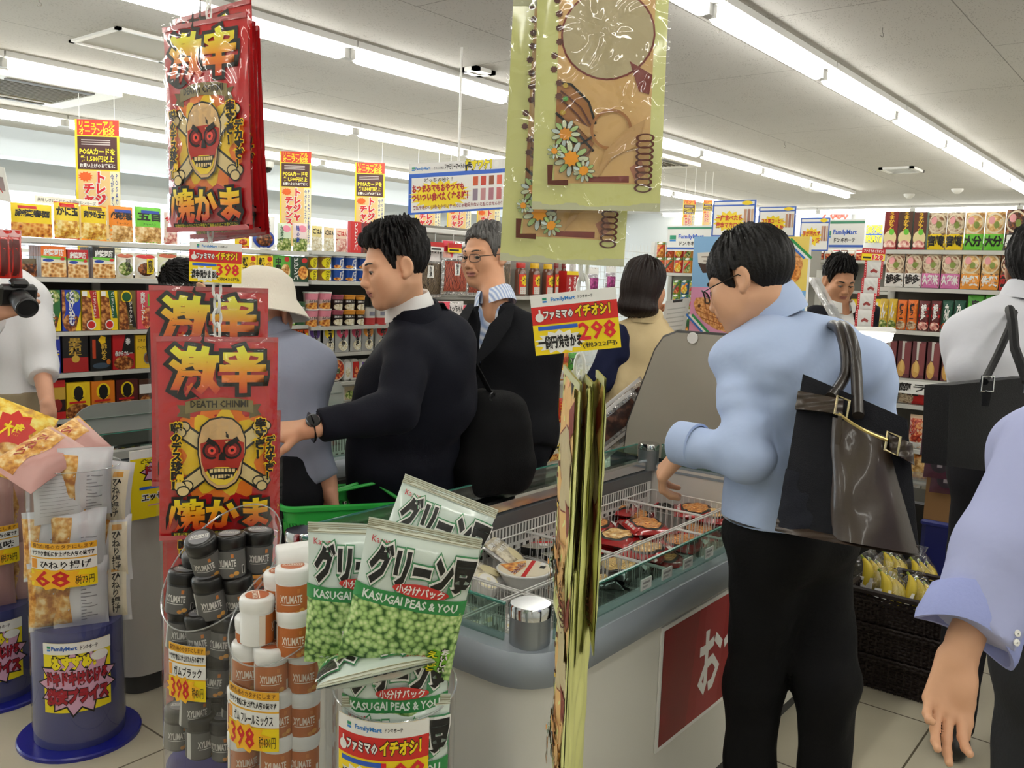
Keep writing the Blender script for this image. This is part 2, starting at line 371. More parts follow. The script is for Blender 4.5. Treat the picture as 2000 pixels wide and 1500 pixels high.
# ceiling fittings
def hatch():
    t = thing('ceiling_hatch', (2.43, 4.4, ZC), 'square white framed access hatch in the ceiling at upper left', 'hatch')
    f = M(); a = mat('#f2f1ec', .4)
    for p, q in (((2.19, 4.16), (2.69, 4.185)), ((2.19, 4.615), (2.69, 4.64)), ((2.19, 4.16), (2.215, 4.64)), ((2.665, 4.16), (2.69, 4.64))): f.box((*p, ZC - .012), (*q, ZC + .01), a)
    f.build('frame', t); M().box((2.215, 4.185, ZC - .004), (2.665, 4.615, ZC + .01), mat('#d6d3cc', .8)).build('panel', t)
hatch()
def cassette(cx, cy, label):
    t = thing('air_conditioner', (cx, cy, ZC), label, 'air conditioner'); h = .42
    f = M(); a = mat('#ece9e0', .45)
    for p, q in (((-h, -h), (h, -h + .13)), ((-h, h - .13), (h, h)), ((-h, -h + .13), (-h + .13, h - .13)), ((h - .13, -h + .13), (h, h - .13))): f.box((cx + p[0], cy + p[1], ZC - .035), (cx + q[0], cy + q[1], ZC), a)
    f.build('frame', t)
    g = M().box((cx - h + .13, cy - h + .13, ZC - .02), (cx + h - .13, cy + h - .13, ZC), mat('#5e5a4e', .7))
    for i in range(12): g.box((cx - h + .14, cy - h + .15 + i * .043, ZC - .032), (cx + h - .14, cy - h + .165 + i * .043, ZC - .018), mat('#8b8574', .6))
    g.build('grille', t)
    for s in (-1, 1): M().box((cx - .26, cy + s * (h - .07) - .025, ZC - .042), (cx + .26, cy + s * (h - .07) + .025, ZC - .034), mat('#4f4c44', .6)).build('flap', t)
cassette(2.6, 6.1, 'large white ceiling air conditioner with dark grille at upper left'); cassette(7.2, 4.3, 'white ceiling air conditioner half hidden behind the hanging yellow bags')
def vent(cx, cy, label, w=.38, d=.3):
    t = thing('ceiling_vent', (cx, cy, ZC), label, 'vent'); f = M(); a = mat('#efeee9', .4)
    for p, q in (((-w / 2, -d / 2), (w / 2, -d / 2 + .035)), ((-w / 2, d / 2 - .035), (w / 2, d / 2)), ((-w / 2, -d / 2), (-w / 2 + .035, d / 2)), ((w / 2 - .035, -d / 2), (w / 2, d / 2))): f.box((cx + p[0], cy + p[1], ZC - .02), (cx + q[0], cy + q[1], ZC), a)
    f.build('frame', t); g = M().box((cx - w / 2 + .035, cy - d / 2 + .035, ZC - .006), (cx + w / 2 - .035, cy + d / 2 - .035, ZC), mat('#77756f', .6))
    for i in range(6): g.box((cx - w / 2 + .04 + i * (w - .08) / 6, cy - d / 2 + .035, ZC - .016), (cx - w / 2 + .055 + i * (w - .08) / 6, cy + d / 2 - .035, ZC - .006), a)
    g.build('louvre', t)
vent(8.7, 2.4, 'white rectangular air vent in the ceiling above the ramen shelves'); vent(3.72, 3.8 - .55, 'small white rectangular plate on the ceiling left of the hanging yellow bags', .16, .12)
def round_fit(x, y, r, label):
    M().lathe([(r, 0), (r, -.012), (r * .8, -.03), (r * .75, -.03), (r * .4, -.05), (.004, -.052)], mat('#e9e7e0', .4), Tm((x, y, ZC)), n=20).build('smoke_detector', base=(x, y, ZC)); o = bpy.data.objects[-1] if 0 else None
for (px, py, r, lb) in ((1595, 366, .16, 'round white ceiling diffuser far down the shop'), (1776, 379, .06, 'small round white detector on the ceiling above the ramen shelves'), (1870, 369, .06, 'small round white detector right of the other one above the ramen shelves')):
    q = PZ(px, py, ZC); o = M().lathe([(r, 0), (r, -.012), (r * .8, -.03), (r * .4, -.05), (.004, -.052)], mat('#e9e7e0', .4), Tm(q), n=20).build('ceiling_detector', base=q); tag(o, lb, 'detector')
q = PZ(521, 316, ZC); t = thing('security_camera', q, 'small black and white dome camera on the ceiling by the windows', 'camera')
M().lathe([(.07, 0), (.07, -.05), (.055, -.06)], mat('#eeeeea', .4), Tm(q), n=20).build('housing', t)
M().lathe([(.055, -.055), (.052, -.08), (.035, -.105), (.01, -.115), (.001, -.115)], mat('#101010', .15), Tm(q), n=20).build('dome', t)
for k, (px, py) in enumerate(((1404, 55), (1724, 62), (1533, 286), (76, 2))):
    q = PZ(px, py - 8, ZC); pts = [q + np.array((0, 0, 0)), q + np.array((0, 0, -.02))] + [q + np.array((.009 * math.sin(a), -.009 * math.sin(a) * .3, -.029 + .009 * math.cos(a))) for a in np.linspace(0, 4.4, 9)]
    tag(M().tube(pts, .0016, mat('#77736c', .4, .6), n=6).build('ceiling_hook', base=q), 'small wire hook in the ceiling, ' + ['right of the hanging yellow bags', 'nearest the upper right corner', 'between the two bright lamp rows', 'at the upper left corner'][k], 'hook')
# ================================================================ chest freezers
grn_glass = clear('#d3e6df', .88, .03, edge=.75); glass_edge = mat('#3f7f70', .2, spec=.6)
def rrect(x0, y0, x1, y1, r, n=6):
    P = []
    for cx, cy, a0 in ((x1 - r, y1 - r, 0), (x0 + r, y1 - r, pi / 2), (x0 + r, y0 + r, pi), (x1 - r, y0 + r, 3 * pi / 2)):
        P += [(cx + r * math.cos(a0 + i * pi / 2 / n), cy + r * math.sin(a0 + i * pi / 2 / n)) for i in range(n + 1)]
    return P
def ringwall(m, outer, inner, prof_o, mt):
    """closed band of the same outline at several heights (outer skin), smooth"""
    m.grid(np.array([[(x, y, z) for x, y in outline] for outline, z in prof_o]), mt, closed_v=True)
body_m = mat('#dcdad0', .35); rail_m = mat('#8d949b', .4, .25); liner_m = mat('#d9d6cf', .4)
def freezer(x0, y0, x1, y1, label, body=body_m, vent_side=1):
    t = thing('chest_freezer', ((x0 + x1) / 2, (y0 + y1) / 2, 0), label, 'freezer')
    R = lambda e, r=.09: rrect(x0 - e, y0 - e, x1 + e, y1 + e, r + e)
    b = M(); ringwall(b, 0, 0, [(R(-.03), .0), (R(-.03), .07), (R(0), .075), (R(0), .655)], body)
    b.build('body', t)
    M().grid(np.array([[(x, y, z) for x, y in R(e)] for e, z in ((-.028, .001), (-.026, .066))]), mat('#3a3a3a', .6), closed_v=True).build('kick_plate', t)
    r = M(); r.grid(np.array([[(x, y, z) for x, y in R(e)] for e, z in ((0, .642), (.022, .648), (.032, .67), (.03, .7), (.014, .722), (-.02, .726), (-.055, .726), (-.06, .70))]), rail_m, closed_v=True); r.build('bumper_rail', t)
    ln = M(); ln.grid(np.array([[(x, y, z) for x, y in R(e, .07)] for e, z in ((-.058, .722), (-.06, .36))]), liner_m, closed_v=True)
    ln.add([(x0 + .05, y0 + .05, .365), (x1 - .05, y0 + .05, .365), (x1 - .05, y1 - .05, .365), (x0 + .05, y1 - .05, .365)], [(0, 1, 2, 3)], mat('#8c8b88', .5)); ln.build('liner', t)
    g = .02; zt = .806
    for (a, c) in (((x0 + .1, y0 + g), (x1 - .1, y0 + g + .006)), ((x0 + .1, y1 - g - .006), (x1 - .1, y1 - g)), ((x0 + g, y0 + .1), (x0 + g + .006, y1 - .1)), ((x1 - g - .006, y0 + .1), (x1 - g, y1 - .1))):
        p = M().box((*a, .726), (*c, zt), grn_glass).build('glass_guard', t)
        M().box((a[0], a[1], zt - .001), (c[0], c[1], zt + .004), glass_edge).build('glass_edge', p) if False else M().box((a[0] - .0005, a[1] - .0005, zt), (c[0] + .0005, c[1] + .0005, zt + .004), glass_edge).build('glass_rim', t)
    for cx, cy in ((x0 + .055, y0 + .055), (x1 - .055, y0 + .055), (x0 + .055, y1 - .055), (x1 - .055, y1 - .055)):
        o = rrect(cx - .042, cy - .042, cx + .042, cy + .042, .036)
        M().grid(np.array([[(x, y, z) for x, y in o] for z in (.7, .80)]), aluminium, closed_v=True).build('corner_post', t)
        c = M(); c.grid(np.array([[(cx + (x - cx) * k, cy + (y - cy) * k, z) for x, y in o] for k, z in ((1.04, .786), (1.04, .806), (.97, .812))]), chrome, closed_v=True)
        c.add([(cx + (x - cx) * .97, cy + (y - cy) * .97, .812) for x, y in o], [tuple(range(len(o)))], chrome); c.build('post_cap', t)
    ya = y1 - .062
    c = M().box((x0 + .09, ya - .012, .70), (x1 - .07, y1 - .03, .748), chrome, bev=.008); c.build('chrome_rail', t)
    c = M().box((x0 + .09, ya - .022, .655), (x1 - .07, ya, .70), mat('#6d7073', .4, .6)); c.build('air_slot', t)
    v = M().box((x0 + .09, ya - .02, .56), (x1 - .07, ya - .002, .66), plastic_white)
    n = int((x1 - x0 - .2) / .018)
    for i in range(n): v.box((x0 + .11 + i * .018, ya - .0215, .59), (x0 + .117 + i * .018, ya - .0199, .65), mat('#5d5c58', .7))
    for i in range(n // 2): v.box((x0 + .11 + i * .036, ya - .0215, .567), (x0 + .126 + i * .036, ya - .0199, .578), mat('#24231f', .7))
    v.build('vent_panel', t); return t
F1 = freezer(1.40, 1.024, 3.35, 1.90, 'white open chest freezer with grey rail and frozen food packs, in the middle')
# red poster on the front of the freezer
A = PY(1297, 1203, 1.022); B = PY(1288, 1366, 1.022); xr = 2.62
t = thing('poster', (2.4, 1.02, .3), 'dark red poster with large white lettering on the white freezer front', 'poster', None)
z0, z1 = .30, .615; xa = A[0]
p = M().box((xa - .012, 1.0185, z0 - .012), (xr + .012, 1.023, z1 + .012), white)
fn = flat((xa, 1.018, z0), (xr - xa, 0, 0), (0, 0, z1 - z0))
art(p, [('r', 0, 0, 1, 1, prt('#8e1218')), ('p', [(.0, 0), (.22, 0), (.3, 1), (.0, 1)], prt('#7c0f15')), ('p', [(.3, 0), (.5, 0), (.56, 1), (.36, 1)], prt('#96262a')), ('t', 'お', .42, .47, .2, .55, white, .03), ('t', 'つまみ', .76, .47, .42, .5, white, .03)], fn, (xr - xa, z1 - z0), base=.5)
p.build('printed_sheet', t)
# grey upright back panel at the far end
t = thing('lid_panel', (3.42, 1.5, .72), 'tall grey panel with rounded corner standing at the far end of the open freezer', 'panel')
pan = [(2.03, .73), (2.02, .86), (1.90, 1.20), (1.86, 1.26), (1.80, 1.285), (1.1, 1.29), (1.04, 1.25), (1.0, .73)]
Tp = frame((3.40, 0, 0), (0, 1, 0), (1, 0, 0), (0, 0, 1))
M().prism([(a * 1, b) for a, b in pan], 0, .03, mat('#a9a395', .45), Tp).build('panel', t)
M().tube([(3.415, a, b) for a, b in pan[:7]], .012, mat('#2b2b29', .4), n=6).build('edge_trim', t)
q = PX(1353, 660, 3.398); M().lathe([(.001, 0), (.024, 0), (.024, .004), (.001, .004)], white, frame((3.394, q[1], q[2]), (0, 1, 0), (0, 0, 1), (1, 0, 0)), n=20).build('round_sticker', t)
# wire baskets inside
wire_m = mat('#e4e3de', .35)
def basket_wire(x0, y0, x1, y1, zt=.62, zb=.44, label=''):
    t = M()
    for z in (zt, zt - .09, zb):
        r = .0032 if z == zt else .002
        t.tube([(x0, y0, z), (x1, y0, z), (x1, y1, z), (x0, y1, z)], r, wire_m, n=6, closed=True, smooth=False)
    def side(a, b):
        n = max(2, int(math.dist(a, b) / .024))
        for i in range(1, n): p = np.array(a) + (np.array(b) - a) * i / n; t.tube([(p[0], p[1], zb), (p[0], p[1], zt)], .0016, wire_m, n=4, caps=False)
    side((x0, y0), (x1, y0)); side((x1, y0), (x1, y1)); side((x0, y1), (x1, y1)); side((x0, y0), (x0, y1))
    for i in range(1, int((x1 - x0) / .05)): x = x0 + i * .05; t.tube([(x, y0, zb), (x, y1, zb)], .0016, wire_m, n=4, caps=False)
    o = t.build('wire_basket', base=((x0 + x1) / 2, (y0 + y1) / 2, zb)); return tag(o, label, 'basket', 'wire baskets in the open freezer')
g = .006
for k, (a, b, c, d, lb) in enumerate(((1.475, 1.10, 1.905, 1.445, 'nearest the chrome corner post'), (1.905, 1.10, 2.378, 1.445, 'second from the near end along the front'), (2.378, 1.10, 2.80, 1.445, 'third from the near end along the front'), (2.80, 1.10, 3.27, 1.445, 'at the far end along the front'),
                      (1.475, 1.445, 1.905, 1.81, 'at the near end along the vent wall'), (1.905, 1.445, 2.39, 1.81, 'second from the near end along the vent wall'), (2.39, 1.445, 3.03, 1.81, 'large with red packs along the vent wall'), (3.03, 1.445, 3.27, 1.81, 'narrow at the far end along the vent wall'))):
    basket_wire(a + g, b + g, c - g, d - g, label='white wire basket in the freezer, ' + lb)
# the second freezer, behind the red bags
F0 = freezer(1.46, 2.79, 3.08, 3.50, 'long grey chest freezer behind the hanging red bags and the snack tubes', mat('#c4c2ba', .4))
for k, (xa, xb) in enumerate(((1.62, 2.06), (2.09, 2.53), (2.56, 3.0))):
    po = [(xa, .812), (xa, .84)] + [(xa + .1 - .1 * math.cos(a), .86 + .075 * math.sin(a)) for a in np.linspace(0, pi / 2, 6)] + [(xb - .03, .935), (xb, .9), (xb, .812)]
    t = M().prism(po, 3.475, 3.482, clear('#b9cfc0', .6, .12, diff=.22)).build('raised_lid', F0, label='greenish clear lid')
    M().box((xa + .02, 3.468, .875), (xb - .02, 3.4745, .879), mat('#55605a', .4)).build('seam', F0)
t = thing('card', (2.0, 3.46, .82), 'small white and green price card hanging on the greenish lids', 'card'); c = M().box((1.955, 3.455, .822), (2.02, 3.46, .925), white)
art(c, [('p', [(0, 0), (1, 0), (1, .35), (0, .15)], green), ('t', 'rché', .4, .42, .7, .2, prt('#2b4a3a'), .02)], flat((1.955, 3.4545, .822), (.065, 0, 0), (0, 0, .103)), (.065, .103), base=.5); c.build('printed_card', t)
# cafe poster on that freezer's front
def board(name, o, ex, ez, items, label, cat, bg=white, th=.004, L=None, group=None, back=None, eps=.0004):
    """a flat printed sheet; o lower left, ex right edge, ez up edge"""
    o, ex, ez = np.array(o, float), np.array(ex, float), np.array(ez, float); n = nrm(np.cross(ex, ez))
    m = M(); P = [o, o + ex, o + ex + ez, o + ez]; Q = [p - n * th for p in P]
    m.add(P + Q, [(0, 1, 2, 3), (7, 6, 5, 4), (0, 4, 5, 1), (1, 5, 6, 2), (2, 6, 7, 3), (3, 7, 4, 0)], bg)
    art(m, items, flat(o, ex, ez), (np.linalg.norm(ex), np.linalg.norm(ez)), eps=eps, base=1)
    ob = m.build(name, base=o + ex / 2); tag(ob, label, cat, group); return ob
cup_items = []
def cafe():
    it = []; cream = prt('#d8d2c6'); br = prt('#6b4a32'); pk = prt('#c23560'); gr = prt('#9a968c'); dk = prt('#2a2c28')
    it.append(('t', 'FAMIMA\nCAFÉ', .13, .80, .2, .13, cream, .005))
    for (x, y, c, tall) in ((.42, .86, dk, 0), (.62, .85, cream, 1), (.42, .47, br, 1), (.62, .5, br, 1), (.95, .52, pk, 1), (.95, .2, prt('#b8763a'), 1), (.2, .42, dk, 0), (1.2, .5, cream, 1), (1.2, .85, cream, 1), (1.2, .2, br, 1), (1.5, .5, pk, 1), (1.5, .85, cream, 1)):
        x *= .86
        if x > .97: continue
        if tall: it.append(('p', [(x - .022, y - .08), (x + .022, y - .08), (x + .032, y + .06), (x - .032, y + .06)], cream if c == cream else gr)); it.append(('p', [(x - .02, y - .06), (x + .02, y - .06), (x + .028, y + .03), (x - .028, y + .03)], c))
        it.append(('e', x, y + .06, .034, .022, cream)); it.append(('e', x, y + .06, .026, .014, c))
        for k in range(3): it.append(('r', x - .05, y - .13 - k * .03, x + .05, y - .12 - k * .03, gr))
    return it
board('cafe_poster', (2.285, 2.756, .20), (.72, 0, 0), (0, 0, .44), cafe(), 'black cafe menu poster with small cups on the front of the long freezer', 'poster', prt('#0d110f'))
board('menu_card', (2.40, 2.752, .405), (.09, 0, 0), (0, 0, .05), [('e', .3, .6, .1, .2, black), ('r', .5, .4, .9, .5, black)], 'small white card at the lower edge of the black cafe poster', 'card')
# ================================================================ shelving
def gondola(name, axis, plane, a0, a1, zs, depth, label, panel_to=1.2, panel='#3c3a36', cards=None, back=True):
    """axis 'x': runs along x, open towards -y;  axis 'y': runs along y, open towards -x"""
    if axis == 'x': T = frame((a0, plane, 0), (1, 0, 0), (0, 1, 0), (0, 0, 1))
    else: T = frame((plane, a0, 0), (0, -1, 0), (1, 0, 0), (0, 0, 1))
    Lg = abs(a1 - a0); mid = T @ np.array((Lg / 2, depth / 2, 0, 1)); t = thing(name, mid[:3], label, 'shelves')
    n = max(1, round(Lg / .9)); top = max(zs) + .05
    for i in range(n + 1): x = Lg * i / n; M().box((x - .018, depth - .02, 0), (x + .018, depth + .02, top), shelfpaint, T).build('upright', t)
    if back: M().box((0, depth - .004, .05), (Lg, depth, panel_to), mat(panel, .6), T).build('back_panel', t)
    if panel_to < top - .1:
        g_ = M()
        for z in np.arange(panel_to + .03, top, .05): g_.tube([(0, depth, z), (Lg, depth, z)], .0018, steel, T, n=4, caps=False)
        for x in np.arange(.02, Lg, .1): g_.tube([(x, depth, panel_to), (x, depth, top)], .0018, steel, T, n=4, caps=False)
        g_.build('wire_back', t)
    for z in zs:
        s = M().box((0, .0, z - .022), (Lg, depth, z - .002), shelfpaint, T).build('shelf_board', t)
        M().box((0, -.014, z - .034), (Lg, .004, z + .002), mat('#d6d5cf', .4), T, bev=.004).build('price_rail', s)
    M().box((0, .02, 0), (Lg, depth, .1), mat('#6e6d69', .6), T).build('plinth', t)
    card = None; rn = random.Random(3); k = 0
    for z in zs:
        x = rn.uniform(.03, .1)
        while x < Lg - .08 and k < 95:
            if card is None: card = M().box((-.03, -.004, -.016), (.03, 0, .016), white).box((-.02, -.0045, -.004), (.02, -.0039, -.002), prt('#777')).build('price_card', t)
            else: card = card.copy(); COL.objects.link(card); card.parent = t
            q = T @ np.array((x, -.017, z - .014, 1)); card.location = Vector([float(v) for v in q[:3]]) - Vector(t.location); card.rotation_euler = (0, 0, 0 if axis == 'x' else -pi / 2); k += 1; x += rn.uniform(.11, .19)
    return t
YS = 4.10; ZL = [1.6, 1.427, 1.182, .99, .778]; ZR = [1.61, 1.437, 1.17, 1.01, .83, .70]; XB = 3.28
gondola('wall_shelving', 'x', YS, 1.2, XB - .01, ZL, .42, 'grey shelving at left with curry boxes and pouches behind the long freezer', 1.44)
gondola('wall_shelving', 'x', YS, XB + .01, 5.0, ZR, .42, 'grey shelving behind the man in the navy suit with cups and pouches', 1.44)
gondola('ramen_shelving', 'y', 4.7, 1.40, -1.3, [1.70, 1.513, 1.30, 1.06, .928, .705, .555, .3], .4, 'grey shelving at right stacked with ramen packs', 1.75, '#55524c')
# ================================================================ packaging
def solve_axis(P0, ax, px=None, py=None):
    """walk from P0 along a world axis until the sight line at that column (or row) is met"""
    a = RM.T @ (np.array(P0, float) - CAM); d = RM.T @ np.array(ax, float)
    if px is not None: return -((px - 1000) * a[2] + F * a[0]) / ((px - 1000) * d[2] + F * d[0])
    return -((py - 750) * -a[2] * -1 * -1 + F * a[1]) / ((py - 750) * -d[2] * -1 * -1 + F * d[1]) if False else (-(750 - py) * a[2] - F * a[1]) / ((750 - py) * d[2] + F * d[1])
class Pk:
    """one kind of pack: mesh data with the front towards -y, standing on z = 0"""
    def __init__(s, m, name, W, H, D): s.me = m.mesh(name); s.name = name; s.W, s.H, s.D = W, H, D
    def put(s, loc, rz=0, label='', cat='', group=None, rx=0, ry=0):
        o = bpy.data.objects.new(s.name, s.me); COL.objects.link(o); o.location = [float(a) for a in loc]; o.rotation_euler = (rx, ry, rz)
        return tag(o, label, cat, group)
def pouch(name, W, H, T, film, items, backm=None, gusset=0, wr=.0015, seal=.04, n=14, eps=.0011, sealm=None, seed=0, sleeve=None):
    rs = np.random.RandomState(seed); ph = rs.rand(6) * 6
    def thick(u, v):
        a = np.clip(1 - np.abs(2 * u - 1) ** 2.6, 0, 1) ** .6
        vv = np.clip((v - seal) / (1 - 2 * seal), 0, 1)
        b = np.clip(1 - np.abs(2 * vv - 1) ** 3, 0, 1) ** .6 if not gusset else np.clip(1 - vv ** 2.2, 0, 1) ** .7
        wv = wr * np.sin(u * 17 + ph[0] + 5 * v) * np.sin(v * 13 + ph[1] + 4 * u) * a * b
        return T / 2 * a * b + wv
    sh = lambda u, v: (1 - .05 * a_(v))
    a_ = lambda v: np.sin(np.clip(v, 0, 1) * pi)
    fx = lambda u, v: (u - .5) * W * (1 - .05 * a_(v) * T / .03 * .5)
    front = lambda u, v: np.stack([fx(u, v), -thick(u, v) - .0006, v * H], 1)
    m = M(); uu, vv = np.meshgrid(np.linspace(0, 1, n), np.linspace(0, 1, n + 2)); shp = uu.shape
    Pf = front(uu.ravel(), vv.ravel()).reshape(*shp, 3); Pb = Pf.copy(); Pb[..., 1] *= -1
    m.grid(Pf, film); m.grid(Pb[:, ::-1], backm or film)
    if sleeve:
        k = 1.05; Ps = Pf.copy(); Ps[..., 0] *= k; Ps[..., 2] = (Ps[..., 2] - H / 2) * (1 + .05 * W / H) + H / 2; Ps[..., 1] -= .007 * (1 - np.abs(2 * uu - 1) ** 4); m.grid(Ps, sleeve)
    if sealm:
        for (v0, v1) in ((0, seal), (1 - seal, 1)): items = items + [('r', 0, v0, 1, v1, sealm)]
    art(m, items, front, (W, H), eps=eps, L=max(W, H) / (9 if max(W, H) < .2 else 18)); return Pk(m, name, W, H, T)
def carton(name, W, H, D, side, items, top=None, side_items=None, eps=.0005):
    m = M().box((-W / 2, -D / 2, 0), (W / 2, D / 2, H), side)
    if top: m.box((-W / 2, -D / 2, H - .0005), (W / 2, D / 2, H + .0003), top)
    art(m, items, flat((-W / 2, -D / 2, 0), (W, 0, 0), (0, 0, H)), (W, H), eps=eps)
    if side_items: art(m, side_items, flat((-W / 2, D / 2, 0), (0, -D, 0), (0, 0, H)), (D, H), eps=eps)
    return Pk(m, name, W, H, D)
def cupp(name, R0, R1, H, body, items, lid=white, rim=white, n=20, span=170):
    m = M(); m.lathe([(R0, 0), (R1, H - .008)], body, n=n, cap0=True); m.lathe([(R1, H - .008), (R1 + .003, H - .006), (R1 + .003, H), (R1 - .001, H + .001)], rim, n=n)
    a = np.arange(n) / n * 2 * pi; m.add([(R1 * math.cos(q), R1 * math.sin(q), H + .0008) for q in a], [tuple(range(n))], lid)
    def fn(u, v):
        th = -pi / 2 + (u - .5) * math.radians(span); r = R0 + (R1 - R0) * v * H / H; return np.stack([r * np.cos(th), r * np.sin(th), v * (H - .008)], 1)
    art(m, items, fn, (R1 * math.radians(span), H), eps=.0009, L=.016); return Pk(m, name, 2 * R1, H, 2 * R1)
# food pictures
f_org = food('#7a2f10', '#d8822c', '#f2c46a', 55); f_tofu = food('#6b3a14', '#c98a3e', '#f1dba6', 60); f_egg = food('#a8601a', '#e8b84a', '#f8e6a0', 45, kind='n')
f_dark = food('#20100a', '#5a2e18', '#b06a34', 60, kind='n'); f_green = food('#2f4a1c', '#8aa048', '#e6e0b0', 70, kind='n'); f_rice = food('#c8b98c', '#efe6c8', '#fbf8ea', 80, kind='n')
f_noodle = food('#9a6a34', '#dcae68', '#f6dfae', 45, kind='n'); f_red = food('#7a1410', '#c84428', '#f0b070', 60, kind='n'); f_ramen = food('#7c5a3a', '#e2cfae', '#8a5636', 38, kind='n'); f_curry = food('#4a2110', '#8c4a1e', '#d79a52', 55, kind='n')
f_pink = food('#b04a48', '#eab0a0', '#fbe9da', 60, kind='n'); f_yel = food('#b88a18', '#ecc83c', '#fbf0a0', 60, kind='n'); f_peas = food('#dcebb0', '#a9cf7c', '#2f5a20', 105)
def std(bg, t, tc, fm, split=.5, bold=.03, vtx=False, out=None, sub=None, sc=None, tw=.84, th=.2):
    it = [('r', 0, 0, 1, 1, bg)]
    if fm: it += [('r', 0, 0, 1, split, fm), ('e', .55, split * .55, .36, split * .42, fm)]
    if vtx: it.append(('v', t, .5 if vtx is True else vtx, .52, .3, .86, tc, bold, out))
    else: it.append(('t', t, .5, (1 + split) / 2, tw, th, tc, bold, out))
    if sub: it.append(('r', .08, .86, .6, .94, sub))
    if sc: it.append(('e', .8, .86, .14, .08, sc))
    return it
wo = (white, .06); bo = (black, .06)
def place_row(z, plane, items, shelf, axis='x', grp=None, cat='pack', rows_back=0):
    """items: (px0, px1, py_top or None, builder(W,H)->Pk, description, n_stack, n_deep)"""
    for it in items:
        px0, px1, pyt, mk, desc = it[:5]; ns = it[5] if len(it) > 5 else 1; nd = it[6] if len(it) > 6 else 1; hh = it[7] if len(it) > 7 else None
        if axis == 'x': P0 = np.array((3, plane, z)); ax = (1, 0, 0); up = (0, 0, 1); rz = 0
        else: P0 = np.array((plane, .5, z)); ax = (0, -1, 0); up = (0, 0, 1); rz = -pi / 2
        a = P0 + np.array(ax) * solve_axis(P0, ax, px=px0); b = P0 + np.array(ax) * solve_axis(P0, ax, px=px1); c = (a + b) / 2; W = np.linalg.norm(b - a)
        H = (hh or solve_axis(c, up, py=pyt) / ns) * (1 if axis == 'x' else .94); pk = mk(W * .97, H)
        dv = np.array((0, 1, 0) if axis == 'x' else (1, 0, 0), float)
        for s in range(ns):
            for d in range(nd):
                loc = c + dv * (.012 + pk.D / 2 + d * (pk.D + .003)) + np.array((0, 0, s * H + .0005))
                lb = desc + (', ' if shelf else '') + shelf
                if ns > 1: lb = desc + ', ' + ('bottom' if s == 0 else 'top') + ' one, ' + shelf
                if d: lb = desc + ', %s in its file, ' % ORD[d] + shelf
                pk.put(loc, rz, lb, cat, grp)
P_ = prt
def pc(name, T, *a, **k): return lambda W, H: pouch(name, W, H, T, *a, **k)
def ct(name, D, *a, **k): return lambda W, H: carton(name, W, H, D, *a, **k)
def cu(name, *a, taper=.82, **k): return lambda W, H: cupp(name, W / 2 * taper, W / 2, H, *a, **k)
yl = P_('#f2d21c'); og = P_('#ee8a1a'); gr = P_('#6cc436'); dg = P_('#1f5a34'); bl = P_('#1e3f9c'); rd = P_('#c4201e'); bk = P_('#17130f'); cr = P_('#efe8d4'); pk_ = P_('#e88aa0'); br = P_('#6a3a1c'); gd = P_('#c9a23c'); pu = P_('#5a3a8c'); sil = mat('#cfcfcd', .25, .5)
# ---- left bay, top shelf to bottom shelf
S1 = 'top shelf at left'
place_row(ZL[0], YS, [
 (26, 109, 398, pc('noodle_pouch', .03, yl, std(yl, '麻婆春雨', bk, f_org, .42, .05) + [('r', .15, .84, .6, .92, rd)], seed=1), 'wide yellow mapo noodle pouch'),
 (111, 161, 395, pc('egg_pouch', .03, yl, std(P_('#f6d93a'), 'かに玉', bk, f_egg, .5, .05) + [('r', .2, .86, .8, .96, rd)], sealm=rd, seed=2), 'yellow crab omelette pouch with red top'),
 (164, 214, 402, pc('stir_fry_pouch', .03, yl, std(yl, '肉炒め玉子', bk, f_egg, .5, .05) + [('r', .25, .86, .8, .95, br)], sealm=og, seed=3), 'yellow stir fry pouch with orange top'),
 (218, 266, 403, pc('fried_rice_pouch', .03, og, std(og, '焼豚', bk, f_noodle, .45, .05) + [('r', .2, .82, .9, .9, bl), ('t', 'チャーハン', .5, .52, .5, .08, bk)], seed=4), 'orange roast pork fried rice pouch'),
 (269, 321, 405, pc('fried_rice_pouch', .03, gr, std(gr, '五目', bk, f_noodle, .45, .05) + [('r', .2, .82, .9, .9, bl), ('t', 'チャーハン', .5, .52, .5, .08, bk)], seed=5), 'bright green fried rice pouch'),
 (326, 352, 415, pc('fried_rice_pouch', .03, cr, std(P_('#e9d4c8'), '鮭', rd, f_pink, .5, .05), seed=6), 'pale pink rice pouch left of the red bags'),
 (463, 491, 428, pc('spice_pouch', .02, yl, std(P_('#3a2a16'), '', bk, f_red, .5)[:2] + [('r', 0, .1, 1, .35, yl), ('e', .5, .6, .3, .2, f_red), ('e', .5, .22, .3, .1, f_red)], seed=7), 'small yellow and dark pouch right of the red bags'),
 (496, 543, 422, pc('tofu_stew_pouch', .03, white, [('e', .5, .3, .47, .27, bl), ('e', .5, .3, .36, .2, f_dark), ('v', '肉豆腐', .34, .72, .22, .42, bk, .02), ('v', 'すきやき', .7, .76, .12, .36, bk, 0)], sealm=cr, seed=8), 'white pouch with blue dish of beef and tofu'),
 (546, 574, 436, pc('soup_pouch', .025, P_('#cfe0c4'), std(P_('#d8e6cc'), '', bk, f_green, .45)[:2] + [('e', .6, .8, .3, .12, pk_), ('v', '水炊き', .25, .6, .2, .6, dg, .02)], seed=9), 'pale green soup pouch with pink oval'),
 (577, 605, 436, pc('soup_pouch', .025, P_('#f0d8d4'), std(P_('#f4e0dc'), '', bk, f_green, .45)[:2] + [('e', .6, .8, .3, .12, pk_), ('v', '鍋の素', .25, .6, .2, .6, bl, .02)], seed=10), 'pale pink soup pouch with pink oval'),
], S1, grp='pouches on the top left shelf', cat='pouch')
S1b = 'top shelf behind navy suit'
